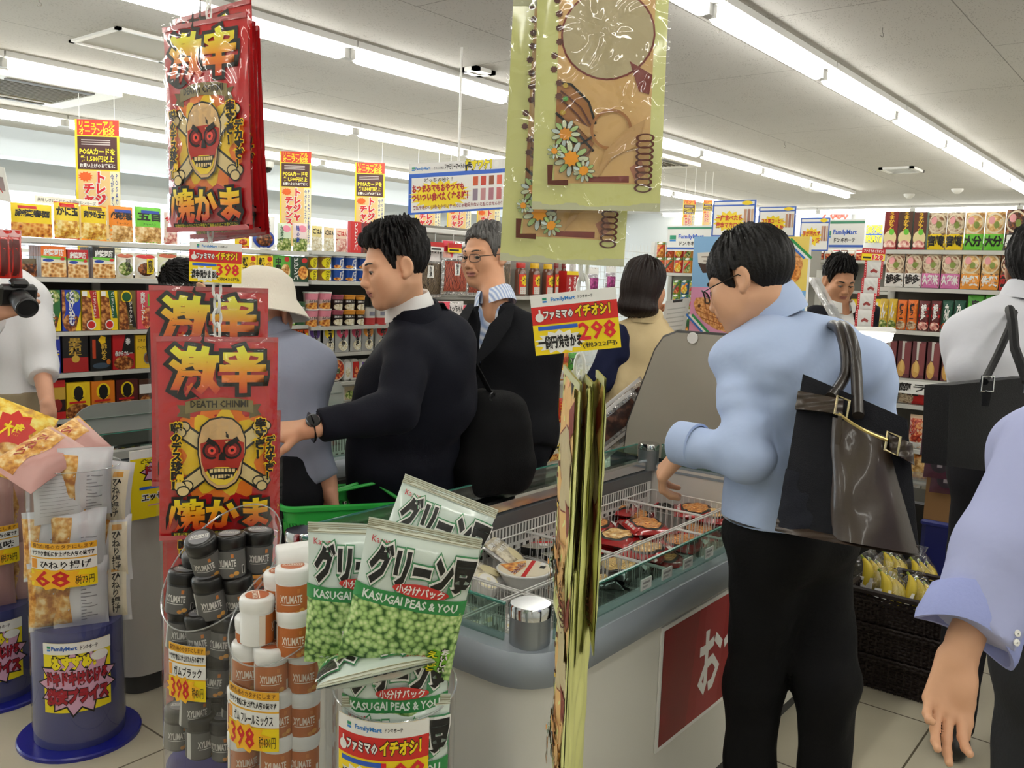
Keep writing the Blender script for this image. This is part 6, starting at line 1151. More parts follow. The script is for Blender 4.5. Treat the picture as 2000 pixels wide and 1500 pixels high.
# ---------------------------------------------------------------- older man with glasses
def older():
    f, r = axes(-.5, -.8); pel = PD(985, 930, 3.48); pel[2] = .93; ch = PD(990, 690, 3.44); nk = PD(968, 590, 3.40); hc = PD(947, 500, 3.5)
    t = person('older', pel, 'grey haired man in glasses and black jacket over a striped shirt, behind the navy suit')
    shl = ch - r * .17 + UP * .05; ebl = PD(1046, 790, 3.42); wrl = PD(1040, 872, 3.38); shr = ch + r * .17 + UP * .05; ebr = shr - UP * .3 + f * .02; wrr = ebr - UP * .2 + f * .1
    kn = [np.array((*(pel + q * r * .09 + f * .02)[:2], .49)) for q in (-1, 1)]; an = [np.array((*(pel + q * r * .1)[:2], .1)) for q in (-1, 1)]
    hf = nrm(-.62 * CR - .76 * CF - .1 * UP); T = headT(hc, hf, nrm(UP + CR * -.05)); m = M(); head(m, T, nk - UP * .02, skin2, open_=.0034, gaze=(-.3, 1, -.2), mouth=.002, age=1, wide=1.0)
    hand(m, wrl + UP * -.01, nrm(-UP), nrm(-f * .3 - CR), -1, skin2, curl=(.5, .5, .3)); body_core(m, pel, ch, nk, f, r, skin2, [[shl, ebl, wrl], [shr, ebr, wrr], [pel - r * .08, kn[0], an[0]], [pel + r * .08, kn[1], an[1]]]); m.build('body', t)
    k = M(); hair(k, T, hair_g, SHORT, vol=.008, spike=.003, top=.012, seed=5); k.build('hair', t); glasses(T, t, '#2a2220', True)
    stripe = mat('#b8c4dc', .7); nt = stripe.node_tree; tc = nt.nodes.new('ShaderNodeTexCoord'); wv = nt.nodes.new('ShaderNodeTexWave'); wv.inputs['Scale'].default_value = 26; rp_ = nt.nodes.new('ShaderNodeValToRGB'); rp_.color_ramp.elements[0].color = lin('#8fa3cc'); rp_.color_ramp.elements[1].color = lin('#e4e9f2')
    nt.links.new(tc.outputs['Object'], wv.inputs[0]); nt.links.new(wv.outputs['Fac'], rp_.inputs[0]); nt.links.new(rp_.outputs[0], nt.nodes['Principled BSDF'].inputs['Base Color'])
    s = SDF(*bbox([pel, ch, nk], .2), .01); torso(s, pel, ch, nk, f, r, .18, 1.0); sm = M(); up = nrm(hc - nk); s.rc(nk + up * .03, nk + up * .16, .066, .07, .01, sub=True); s.out(sm, stripe); sm.build('shirt', t)
    bj = cloth('#101116', .2, 200); s = SDF(*bbox([pel - UP * .12, ch, nk, shl, ebl, wrl, shr, ebr, wrr], .15), .008); torso(s, pel, ch, nk, f, r, .2, 1.14); s.rc(pel - UP * .05 - r * .08, pel - UP * .05 + r * .08, .135, .135, .05); sleeve(s, shl, ebl, wrl, .074, .064, .052, .016); sleeve(s, shr, ebr, wrr, .074, .064, .052, .016); s.cut(wrl, wrl - ebl); s.wrinkle(.006, 22, 6)
    zb = pel[2] + .22
    def cut(D, X, Y, Z):
        x = (X - nk[0]) * r[0] + (Y - nk[1]) * r[1]; ff = (X - nk[0]) * f[0] + (Y - nk[1]) * f[1]; wd = np.maximum(np.abs(x) - (Z - zb) * .20, -ff + .01); return np.maximum(D, -wd)
    s.fn(cut); s.rc(nk + up * .03, nk + up * .16, .07, .08, .01, sub=True); j = M(); s.out(j, bj); j.build('jacket', t); collar(nk + up * .01, f, up, stripe, t, .07, .062, .045, .6)
    for q in (-1, 1):
        a = nk + q * r * .075 + UP * -.01 - f * .0; b_ = np.array((*(nk + f * .145)[:2], zb)); P = [[a + f * .03, a + f * .03 + q * r * .035], [a * .7 + b_ * .3 + f * .075, a * .7 + b_ * .3 + q * r * .075 + f * .045], [a * .35 + b_ * .65 + f * .04, a * .35 + b_ * .65 + q * r * .06 + f * .03], [b_ + f * .02, b_ + q * r * .012 + f * .02]]
        M().grid(np.array(P), bj).build('lapel', t)
    trousers(pel - UP * .02, f, r, kn, an, '#14141a', 'trousers', t, .012); [shoe(a, f, t) for a in an]
older()
# ---------------------------------------------------------------- man in the light blue shirt with a leather tote
def bagman():
    f, r = axes(-.62, .78); pel = PD(1545, 1010, 2.22); ch = PD(1556, 745, 2.20); nk = PD(1516, 612, 2.20); hc = PD(1459, 551, 2.19); sh = mat('#b4c6e8', .75, spec=.2, bump=.8, bscale=13, var=.02)
    t = person('bagman', pel, 'man in a light blue shirt looking down into the freezer, leather tote on his shoulder')
    shl = PD(1442, 705, 2.16); ebl = PD(1462, 893, 2.03); wrl = PD(1345, 868, 2.16); shr = PD(1682, 722, 2.12); ebr = PD(1716, 790, 2.16) - UP * .12; wrr = ebr + f * .2 - UP * .05
    kn = [PD(1475, 1330, 2.24), PD(1612, 1330, 2.18)]; an = [np.array((*PD(1470, 1500, 2.24)[:2], .1)), np.array((*PD(1625, 1500, 2.18)[:2], .1))]
    hf = nrm(-.80 * CR + .52 * CF - .42 * UP); T = headT(hc, hf, nrm(UP * 1 + .34 * f)); m = M(); head(m, T, nk - UP * .03, skin, open_=.002, gaze=(0, .7, -.7))
    hand(m, PD(1336, 880, 2.22), nrm(-CR * .5 - UP * .75 + CF * .4), nrm(CR * .8 - UP * .4), -1, skin, curl=(.7, .8, .5), arm_to=wrl - nrm(wrl - ebl) * .04)
    body_core(m, pel, ch, nk, f, r, skin, [[shl, ebl, wrl], [shr, ebr, wrr], [pel - r * .08, kn[0], an[0]], [pel + r * .08, kn[1], an[1]]]); m.build('body', t)
    k = M(); hair(k, T, hair_b, [(-.13, -.05), (-.085, -.062), (-.06, -.055), (-.04, -.03), (-.018, .02), (.004, .022), (.01, -.02), (.028, -.02), (.036, .01), (.055, .03), (.08, .03), (.13, .03)], vol=.013, spike=.003, top=.006, seed=11, fs=110); k.build('hair', t); glasses(T, t, '#17120f')
    s = SDF(*bbox([pel - UP * .02, ch, nk, shl, ebl, wrl, shr, ebr, wrr], .16), .007); torso(s, pel + UP * .02, ch, nk, f, r, .19, .95, dep=.95)
    s.rc(ch + r * .1 + UP * .05, shr, .085, .07, .06); s.el(ch - f * .03 + UP * .02, (.165, .09, .14), np.array([r, f, UP]), .06); s.rc(ch - r * .1 + UP * .06, shl, .075, .066, .05)
    s.rc(shl, ebl, .066, .054, .012); s.rc(ebl, wrl, .054, .05, .035); sleeve(s, shr, ebr, wrr, .075, .065, .05)
    for q in (-1, 1): s.rc(pel * .55 + ch * .45 + q * r * .07, pel + q * r * .078 - UP * .02, .108, .116, .06); s.cut(wrl, wrl - ebl)
    a0 = ebl * .5 + wrl * .5
    def fold(D, X, Y, Z):
        g = (X - ebl[0]) * CR[0] + (Y - ebl[1]) * CR[1]; e = np.sqrt((X - ebl[0]) ** 2 + (Y - ebl[1]) ** 2 + (Z - ebl[2]) ** 2)
        return D + .003 * np.sin(e * 95 + 3 * np.sin(Z * 20)) * np.exp(-(e / .16) ** 2) + .0035 * np.sin((g * .8 - Z) * 55 + 2 * np.sin(X * 18)) * np.exp(-((Z - ch[2] - .0) / .3) ** 2)
    s.fn(fold); s.wrinkle(.004, 20, 8); s.fn(lambda D, X, Y, Z: np.maximum(D, pel[2] + .005 - Z)); up = nrm(hc - nk); s.rc(nk + up * .045, nk + up * .16, .062, .075, .01, sub=True); j = M(); s.out(j, sh); j.build('shirt', t)
    collar(nk + up * .018, f, up, sh, t, .072, .064, .048, .7, drop=.008); wd = nrm(wrl - ebl); x1 = nrm(np.cross(wd, UP)); x2 = np.cross(wd, x1)
    M().grid(np.array([[wrl + wd * z + rr * (math.cos(q) * x1 + math.sin(q) * x2) for q in np.linspace(0, 2 * pi, 25)] for z, rr in ((-.03, .05), (-.028, .056), (.03, .054), (.034, .05), (.03, .046), (0, .044))]), sh).build('cuff', t)
    trousers(pel, f, r, kn, an, '#0c0c0e', 'trousers', t, .008, 1.0, 3, wr=.007, top=.04); [shoe(a, f, t) for a in an]
    M().tube([pel + UP * .012 + (math.cos(q) * r * .192 + math.sin(q) * f * .124) for q in np.linspace(0, 2 * pi, 40)[:-1]], .016, mat('#1b1613', .35), n=8, closed=True, flat=.25, up=None).build('belt', t)
    # leather tote
    c = PD(1665, 920, 1.93); tb = thing('tote_bag', c, 'dark brown leather tote with black sides hanging from the blue shirt man', 'bag'); lea = mat('#35291f', .36, coat=.25, bump=.2, bscale=45, var=.12, vscale=7); nyl = cloth('#17181d', .3, 400); met = mat('#c9bd94', .25, .9)
    Q = lambda x, y, d=1.93: PD(x, y, d); tl, tr, br_, bl_ = Q(1572, 735, 1.98), Q(1772, 822, 1.88), Q(1795, 1080, 1.86), Q(1522, 1030, 1.96); nrmv = nrm(np.cross(tr - tl, bl_ - tl)); nrmv = nrmv if nrmv @ (CAM - c) > 0 else -nrmv
    def panel(o, pts, dep0, dep1, mt, name, bul=.0, lab=None, n=14):
        a, b, c_, d_ = [np.array(p) for p in pts]; m = M(); P = np.zeros((n, n, 3)); B = np.zeros((n, n, 3))
        for i in range(n):
            for jx in range(n):
                u, v = jx / (n - 1), i / (n - 1); p = (a * (1 - u) + b * u) * (1 - v) + (d_ * (1 - u) + c_ * u) * v; k_ = math.sin(pi * u) ** .5 * (.25 + .75 * v) * bul + .004 * math.sin(u * 9 + v * 5) * math.sin(v * 7)
                P[i, jx] = p + nrmv * (dep1 + k_); B[i, jx] = p + nrmv * dep0
        m.grid(P, mt); m.grid(B[:, ::-1], mt)
        for e in (0, -1): m.grid(np.array([P[e], B[e]]), mt); m.grid(np.array([P[:, e], B[:, e]]), mt)
        return m.build(name, o, label=lab)
    w0 = lambda u, v: (tl * (1 - u) + tr * u) * (1 - v) + (bl_ * (1 - u) + br_ * u) * v
    panel(tb, (tl, tr, br_, bl_), -.05, .035, nyl, 'body_panel', .05, 'black nylon bag body'); panel(tb, (w0(.33, .2), w0(.80, .2), w0(1.0, 1), w0(.36, 1)), .035, .056, lea, 'leather_pocket', .055, 'brown leather front')
    panel(tb, (w0(.0, .62), w0(.34, .62), w0(.35, .99), w0(.0, .99)), .03, .052, cloth('#1c1e26', .3, 400), 'side_pocket', .03, 'dark blue nylon pocket'); panel(tb, (w0(.0, .12), w0(.42, .06), w0(.42, .16), w0(.0, .24)), .04, .066, lea, 'side_strap', .012); panel(tb, (w0(.83, .18), w0(1.03, .18), w0(1.03, .34), w0(.83, .30)), .04, .07, lea, 'side_strap', .012); panel(tb, (w0(0, .94), w0(1.0, .94), w0(1.0, 1.02), w0(0, 1.02)), -.05, .058, lea, 'base_panel', .05)
    for (u, v) in ((.42, .12), (.86, .24)):
        p = w0(u, v) + nrmv * .088; ex = nrm(tr - tl); ey = nrm(tl - bl_); M().tube([p + ex * a * .013 + ey * b * .019 for a, b in ((-1, -1), (1, -1), (1, 1), (-1, 1))], .0032, met, n=6, closed=True, smooth=False).build('buckle', tb)
    M().tube([w0(.40 + .42 * q, .175 + .055 * q + .02 * math.sin(q * 3)) + nrmv * (.112 - .02 * abs(q - .5)) for q in np.linspace(0, 1, 12)], .0035, mat('#b8a468', .3, .8), n=6).build('zip', tb); zp_ = w0(.42, .19) + nrmv * .122; M().tube([zp_, zp_ - UP * .03, zp_ - UP * .06], [.004, .008, .006], lea, n=6, flat=.4).build('zip_pull', tb)
    hm = mat('#241d18', .4, coat=.2)
    H1 = [w0(.30, .08) + nrmv * .06, Q(1650, 735, 1.96), Q(1652, 690, 1.98), Q(1640, 645, 2.03), Q(1625, 636, 2.12), Q(1640, 660, 2.22)]; H2 = [w0(.56, .13) + nrmv * .07, Q(1672, 720, 1.95), Q(1668, 680, 1.97), Q(1655, 645, 2.02), Q(1640, 636, 2.11), Q(1652, 660, 2.21)]
    for Hh in (H1, H2):
        pts = []; A = np.array(Hh)
        for i in range(len(A) - 1):
            p0, p1, p2, p3 = A[max(i - 1, 0)], A[i], A[i + 1], A[min(i + 2, len(A) - 1)]
            for q in np.linspace(0, 1, 6)[:-1]: pts.append(.5 * ((2 * p1) + (-p0 + p2) * q + (2 * p0 - 5 * p1 + 4 * p2 - p3) * q * q + (-p0 + 3 * p1 - 3 * p2 + p3) * q ** 3))
        M().tube(pts + [A[-1]], .0125, hm, n=10).build('handle', tb)
    for u in (.15, .32, .9): p = w0(u, 1.0) + nrmv * .07; M().lathe([(.001, -.006), (.008, -.004), (.008, .004), (.001, .006)], met, Tm(p), n=10).build('stud', tb)
bagman()

def gen(label, f, r, pel, ch, nk, hc, hf, arms, top, bottom, hairfn, sk=skin, jacket=False, fat=1.0, col_=None, legs=True, seed=1, gaze=(0, 1, -.3), open_=.003, h=.009, upv=UP, wsh=.19, face=True, inner=None, hem=None, sleeve_r=(.07, .062, .05), shirt_name=None, headh=.0029):
    pel, ch, nk = [np.array(a, float) for a in (pel, ch, nk)]; t = person('p', pel, label); m = M(); T = headT(hc, hf, upv) if hc is not None else None
    if T is not None: head(m, T, nk - UP * .02, sk, open_=open_, gaze=gaze, h=headh)
    kn = [np.array((*(pel + q * r * .09 + f * .02)[:2], .49)) for q in (-1, 1)]; an = [np.array((*(pel + q * r * .1)[:2], .1)) for q in (-1, 1)]; limbs = [[pel - r * .08, kn[0], an[0]], [pel + r * .08, kn[1], an[1]]]
    for a in arms:
        if a is None: continue
        limbs.append(list(a['j'])); hd = a.get('hand')
        if hd: hand(m, a['j'][2] + nrm(a['j'][2] - a['j'][1]) * hd.get('off', .03), hd['d'], hd['n'], hd['side'], sk, hd.get('curl', (.4, .5, .35)), arm=hd.get('arm', .06), arm_to=hd.get('to'), curls=hd.get('curls'), spread=hd.get('spread', .06), sc=hd.get('sc', 1.0), h=hd.get('h', .003), thumb=hd.get('thumb', .3))
    body_core(m, pel, ch, nk, f, r, sk, limbs); m.build('body', t)
    if hairfn and T is not None: k = M(); hairfn(k, T); k.build('hair', t)
    pts = [pel - UP * .12, ch, nk] + [p for a in arms if a for p in a['j']]; s = SDF(*bbox(pts, .17), h); torso(s, pel + UP * .0, ch, nk, f, r, wsh, fat)
    if jacket: s.rc(pel - UP * .06 - r * .07, pel - UP * .06 + r * .07, .13, .13, .06); s.rc(pel + UP * .1 - r * .06, pel + UP * .1 + r * .06, .13, .13, .08)
    for a in arms:
        if a: s.rc(ch + (nk - ch) * .45 + (a['j'][0] - ch) * .4, a['j'][0], sleeve_r[0], sleeve_r[0], .05); sleeve(s, *a['j'], *a.get('r', sleeve_r), .018); s.cut(a['j'][2], a['j'][2] - a['j'][1], .085)
    s.wrinkle(.006, 20, seed); up = nrm(hc - nk) if hc is not None else UP
    if not jacket: s.fn(lambda D, X, Y, Z: np.maximum(D, (hem if hem else pel[2] - .02) - Z))
    if inner: 
        zb = pel[2] + .24
        def cut(D, X, Y, Z):
            x = (X - nk[0]) * r[0] + (Y - nk[1]) * r[1]; ff = (X - nk[0]) * f[0] + (Y - nk[1]) * f[1]; return np.maximum(D, -np.maximum(np.abs(x) - (Z - zb) * .2, -ff + .01))
        s2 = SDF(*bbox([pel, ch, nk], .2), .011); torso(s2, pel, ch, nk, f, r, .17, .9 * fat); s2.rc(nk + up * .03, nk + up * .16, .066, .07, .01, sub=True); sm = M(); s2.out(sm, inner); sm.build('shirt', t); s.fn(cut)
    s.rc(nk + up * .04, nk + up * .16, .064, .072, .01, sub=True); j = M(); s.out(j, top); j.build(shirt_name or ('jacket' if jacket else 'shirt'), t)
    if col_: collar(nk + up * .012, f, up, col_, t, .07, .063, .044, .7)
    if legs: trousers(pel, f, r, kn, an, bottom, 'trousers', t, .012, fat); [shoe(a, f, t) for a in an]
    return t, T
def std_frame(px, yh, ysh, yp, d, dp=None):
    """head, neck, chest, pelvis of an upright figure read off one column of the picture"""
    px = px if hasattr(px, '__len__') else (px,) * 3
    return PD(px[0], yh, d), PD((px[0] + px[1]) / 2, (yh * .45 + ysh * .55), d), PD(px[1], ysh + .12 * 1725 / d * .6, d), PD(px[2], yp, d)
short_hair = lambda seed=1, vol=.011, top=.012: (lambda k, T: hair(k, T, hair_b, SHORT, vol=vol, spike=.004, top=top, seed=seed, fs=130))
# photographer at the left edge, head outside the frame
f, r = axes(.1, -1); r0 = PY(28, 560, 3.78); b0 = np.array((r0[0], r0[1])); X2 = lambda x, z: np.array((*b0, z)) + CR * x
d0 = (PY(28, 620, 3.78) - CAM) @ np.array((-RM[0, 2], -RM[1, 2], -RM[2, 2])); A_ = lambda px, py, dd=0: PD(px, py, d0 + dd)
pel = A_(-2, 800); ch = A_(-14, 615); nk = A_(-40, 500); hc = A_(-70, 420)
wh_sh = mat('#dedee0', .8, bump=.8, bscale=13, var=.03)
sl = A_(56, 582); el_ = A_(80, 715, -.05); wl_ = A_(84, 738, -.08); sr = A_(-75, 580); er = A_(-80, 690, -.12); wr_ = A_(-20, 622, -.36)
tt, T_ = gen('man in white shirt and beige trousers holding a camera at the left edge', f, r, pel, ch, nk, hc, nrm(f - UP * .1), [dict(j=(sl, el_, wl_), hand=dict(d=-UP + CR * .05, n=-CR, side=-1, off=.17, to=wl_, curl=(.4, .6, .4)), r=(.07, .064, .058)), dict(j=(sr, er, wr_), hand=dict(d=nrm(CR * .8 + UP * .35), n=nrm(CF), side=1, off=.06, curl=(.6, .8, .5)), r=(.07, .064, .058))], wh_sh, '#8d8068', short_hair(3), skin3, fat=.98, seed=12, col_=wh_sh)
M().tube([A_(-2, 786) + (math.cos(q) * r * .172 + math.sin(q) * f * .126) for q in np.linspace(0, 2 * pi, 30)[:-1]], .017, mat('#17130f', .35), n=8, closed=True, flat=.3).build('belt', tt)
q = A_(34, 575, -.42); tc_ = thing('camera', q, 'black camera with a thick lens in the hands of the man at the left edge', 'camera'); cf = nrm(-CF * .55 + CR * .6 - UP * .35); cx_ = nrm(np.cross(cf, UP)); Tc = frame(q, cx_, -cf, np.cross(cx_, cf))
bkm = mat('#121213', .35, bump=.1, bscale=300); M().box((-.062, -.018, -.042), (.062, .02, .036), bkm, Tc, bev=.01).build('camera_body', tc_); M().box((-.03, -.022, .034), (.03, .018, .058), bkm, Tc, bev=.008).build('viewfinder', tc_)
TL = Tc @ frame((0, -.018, -.004), (1, 0, 0), (0, 0, 1), (0, -1, 0)); l_ = M().lathe([(.034, 0), (.036, .01), (.036, .05), (.038, .052), (.038, .085), (.034, .088), (.03, .082), (.001, .08)], bkm, TL, n=28); l_.lathe([(.0385, .056), (.0385, .078)], mat('#1e1e20', .6), TL, n=28); l_.build('lens', tc_)
# man in grey shirt with a white hat, seen from behind
f, r = axes(-.12, 1); d1 = (PY(525, 700, 2.34) - CAM) @ np.array((-RM[0, 2], -RM[1, 2], -RM[2, 2])); A1 = lambda px, py, dd=0: PD(px, py, d1 + dd)
grs = mat('#8c93a6', .8, bump=.8, bscale=13, var=.03)
sh1, e1, w1 = A1(585, 705), A1(605, 860, -.03), A1(634, 936, -.02); shl1, el1, wl1 = A1(450, 700), A1(440, 860), A1(445, 960)
th, Th = gen('man with white hat and grey shirt behind the red bags, holding a green basket', f, r, A1(520, 925), A1(520, 740), A1(518, 655), A1(517, 608), nrm(f + CR * .3 - UP * .2), [dict(j=(sh1, e1, w1), hand=dict(d=nrm(-UP + CR * .22), n=nrm(-CF * .6 - CR), side=1, off=.045, curl=(.9, 1.1, .6))), dict(j=(shl1, el1, wl1), hand=dict(d=-UP, n=CR, side=-1))], grs, '#14151a', None, skin3, seed=14, fat=1.02, col_=grs)
hm_ = mat('#e4dfcf', .8, bump=.5, bscale=110); hatm = M(); Tk = Th @ Tm((0, -.015, .02))
hatm.lathe([(.001, .118), (.05, .113), (.082, .09), (.093, .06), (.1, .025), (.104, .02), (.128, -.008), (.145, -.03), (.143, -.033), (.12, -.012), (.098, .014)], hm_, Tk, n=36, sy=1.12); tag(hatm.build('sun_hat', base=A1(517, 590)), 'white woven brimmed hat on the man behind the red bags', 'hat')
# green shopping basket
q = PD(668, 1030, d1 + .02); gb = thing('shopping_basket', q, 'bright green plastic shopping basket held by the man with the white hat', 'basket'); gm = mat('#2fae46', .35); bx = nrm(CR * .95 + CF * .3); by = np.cross(UP, bx)
Tb = frame(q, bx, by, UP); m = M(); zs_ = (-.12, .10)
rim = [np.array(p) for p in rrect(-.19, -.13, .19, .13, .04)]; bot = [p * .86 for p in rim]
for k in range(0, 28): a, b_ = bot[k % len(bot)], rim[k % len(rim)]
n_ = len(rim); Pm = np.array([[(*(bot[i] * (1 - v) + rim[i] * v), -.12 + .22 * v) for i in range(n_)] for v in (0, .12, .5)]); m.grid(Pm, gm, Tb, closed_v=True); m.grid(np.array([[(*(bot[i] * (1 - v) + rim[i] * v), -.12 + .22 * v) for i in range(n_)] for v in (.78, .86, 1.0)]), gm, Tb, closed_v=True)
full = []
for i in range(n_):
    p, p2 = rim[i], rim[(i + 1) % n_]; L_ = np.linalg.norm(p2 - p); ks = max(1, int(L_ / .022))
    for j in range(ks):
        c_ = p + (p2 - p) * j / ks; m.tube([(*(c_ * (.86 + .14 * .48)), -.12 + .22 * .48), (*(c_ * (.86 + .14 * .8)), -.12 + .22 * .8)], .0045, gm, Tb, n=5)
m.add([(*p, -.118) for p in bot], [tuple(range(n_))], gm, Tb); m.tube([(*p * 1.02, .1) for p in rim], .008, gm, Tb, n=6, closed=True, flat=1.3); m.build('basket_body', gb)
for sgn in (-1, 1):
    hd_ = np.linalg.inv(Tb) @ np.append(A1(644, 958, -.02), 1); M().tube([(-.17, sgn * .06, .1), (-.12 , sgn * .03 + hd_[1] * .5, .14), (hd_[0] - .03, hd_[1] + sgn * .008, hd_[2]), (hd_[0] + .03, hd_[1] + sgn * .008, hd_[2]), (.10, sgn * .03 + hd_[1] * .5, .15), (.17, sgn * .06, .1)], .006, gm, Tb, n=8).build('basket_handle', gb)
# person behind the red price tag: only dark hair shows
f, r = axes(-.3, -1); d2 = (PY(358, 560, 3.78) - CAM) @ np.array((-RM[0, 2], -RM[1, 2], -RM[2, 2])); A2 = lambda px, py: PD(px, py, d2)
gen('person with black hair mostly hidden behind the red price tag and red bags', f, r, A2(375, 900), A2(375, 690), A2(370, 620), A2(362, 565), nrm(-CR * .2 - CF * .4 - UP * .75 + 0), [dict(j=(A2(425, 655), A2(430, 780), A2(425, 860))), dict(j=(A2(325, 655), A2(322, 780), A2(328, 860)))], cloth('#1a1a20'), '#1a1a20', short_hair(7), skin, jacket=True, seed=15)
# woman in the beige jacket
f, r = axes(.55, .85); W_ = lambda px, py, dd=0: PD(px, py, 4.35 + dd); bj = mat('#d3bd90', .8, bump=.8, bscale=13, var=.03)
def bob(k, T):
    def ex(s):
        s.el((0, -.045, -.03), (.098, .092, .12), k=.04); s.el((0, -.05, -.115), (.115, .09, .05), k=.04)
    hair(k, T, hair_w, [(-.2, -.16), (.0, -.16), (.032, -.13), (.042, -.02), (.05, .05), (.08, .07), (.13, .07)], vol=.02, spike=.003, top=.01, seed=21, lo=(-.15, -.17, -.2), hi=(.15, .13, .17), extra=ex, fs=60)
sw = (W_(1226, 650), W_(1212, 765, -.05), W_(1235, 840, -.05)); sw2 = (W_(1302, 640, .1), W_(1322, 720, .1), W_(1322, 648, .12))
tw, Tw_ = gen('woman with brown bobbed hair in a beige jacket beside the grey panel', f, r, W_(1252, 815), W_(1258, 685), W_(1262, 615), W_(1263, 560), nrm(CR * .75 + CF * .62 - UP * .12), [dict(j=sw), dict(j=sw2, hand=dict(d=nrm(UP - CR * .2), n=nrm(-CR - CF * .2), side=1, off=.02, curl=(.8, .9, .6)))], bj, '#23242c', bob, skin2, jacket=True, seed=22, fat=.86, wsh=.155, sleeve_r=(.058, .052, .042))
collar(W_(1262, 612), f, UP, bj, tw, .075, .066, .02, 1.2, 'jacket_collar', .03)
pp = W_(1318, 628, .03); board('paper_sheets', pp - CR * .07 - UP * .10, CR * .12 + UP * .02, UP * .2 + CR * .02, [('r', .12, .1 + k * .11, .86, .13 + k * .11, P_('#a8a8a4')) for k in range(7)] + [('r', .3, .93, .7, .99, black)], 'white printed sheets held by the woman in the beige jacket', 'papers', P_('#c9c8c4'))
q = W_(1190, 700, -.05); tb = M(); s = SDF(*bbox([q], .2), .01); s.rc(q + UP * .1 + CR * .02, q - UP * .1 - CR * .03, .05, .075, .04); s.rc(q + UP * .12 + CR * .03, q + UP * .02 + CR * .05, .05, .05, .04); s.wrinkle(.006, 40, 3); s.out(tb, cloth('#161c3a')); tag(tb.build('folded_coat', base=q), 'dark navy cloth hanging from the arm of the woman in beige', 'coat')
# man in a dark suit far back
f, r = axes(.05, -1); G_ = lambda px, py, dd=0: PD(px, py, 5.1 + dd)
gen('man in a dark suit and open white shirt looking down, far back', f, r, G_(1648, 770), G_(1650, 662), G_(1644, 606), G_(1639, 548), nrm(f + CR * .12 - UP * .42), [dict(j=(G_(1702, 620), G_(1716, 715), G_(1690, 770))), dict(j=(G_(1592, 620), G_(1580, 715), G_(1600, 770)))], cloth('#14161e'), '#14161e', lambda k, T: hair(k, T, hair_b, SHORT, vol=.014, spike=.005, top=.02, seed=31, fs=120), skin2, jacket=True, seed=32, inner=mat('#e9e8e4', .7), col_=mat('#e9e8e4', .7), open_=.002, gaze=(0, .7, -.7), headh=.0032)
# man with the black tote at the right edge
f, r = axes(.35, .9); K_ = lambda px, py, dd=0: PD(px, py, 2.75 + dd); ws = mat('#dcdde4', .8, bump=.8, bscale=13, var=.03)
tk, Tk_ = gen('man in a white shirt with a large black tote bag, at the right edge', f, r, K_(1985, 905), K_(1985, 690), K_(2005, 590), K_(2030, 530), nrm(CR * .6 + CF * .7 - UP * .1), [dict(j=(K_(1925, 640), K_(1895, 720, -.03), K_(1905, 790, .1)), hand=dict(d=CF, n=-UP, side=-1)), dict(j=(K_(2070, 640), K_(2085, 760), K_(2070, 850)))], ws, '#1b1b20', lambda k, T: hair(k, T, hair_b, SHORT, vol=.016, spike=.005, top=.016, seed=41, fs=120), skin3, seed=42, fat=1.0, col_=ws)
q = K_(1918, 830, -.3); tb = thing('tote_bag', q, 'plain black tote bag with silver buckles at the right edge', 'bag'); D_ = 2.42
Qt = lambda x, y, dd=0: PD(x, y, D_ + dd)
tl, tr, br_, bl_ = Qt(1838, 752), Qt(2010, 735, .1), Qt(2010, 930, .1), Qt(1832, 908); nv = nrm(np.cross(tr - tl, bl_ - tl)); nv = nv if nv @ (CAM - q) > 0 else -nv; bl = cloth('#121214', .3, 350, .55)
n = 12; P = np.array([[((tl * (1 - u) + tr * u) * (1 - v) + (bl_ * (1 - u) + br_ * u) * v) + nv * (.03 + .03 * math.sin(pi * u) * v) for u in np.linspace(0, 1, n)] for v in np.linspace(0, 1, n)]); B_ = P - nv * .09; m = M().grid(P, bl).grid(B_[:, ::-1], bl)
for e in (0, -1): m.grid(np.array([P[e], B_[e]]), bl); m.grid(np.array([P[:, e], B_[:, e]]), bl)
m.build('bag_body', tb)
for (a, b_) in ((1893, 745), (1975, 748)):
    c0 = Qt(a, b_ + 4, -.01) + nv * .06; M().tube([c0 + CR * x * .016 + UP * z * .02 for x, z in ((-1, -1), (1, -1), (1, 1), (-1, 1))], .0035, chrome, n=6, closed=True, smooth=False).build('buckle', tb); M().tube([c0 - UP * .02, c0 - UP * .06], [.012, .009], bl, n=8, flat=.3).build('strap_end', tb)
M().tube([Qt(1975, 745) + nv * .05, Qt(1982, 680, .02), Qt(1978, 630, .05), Qt(1972, 604, .12), Qt(1975, 612, .25)], .013, bl, n=8).build('handle', tb); M().tube([Qt(1893, 745) + nv * .05, Qt(1950, 690, .05), Qt(1972, 640, .1), Qt(1980, 610, .16)], .011, bl, n=8).build('handle', tb)
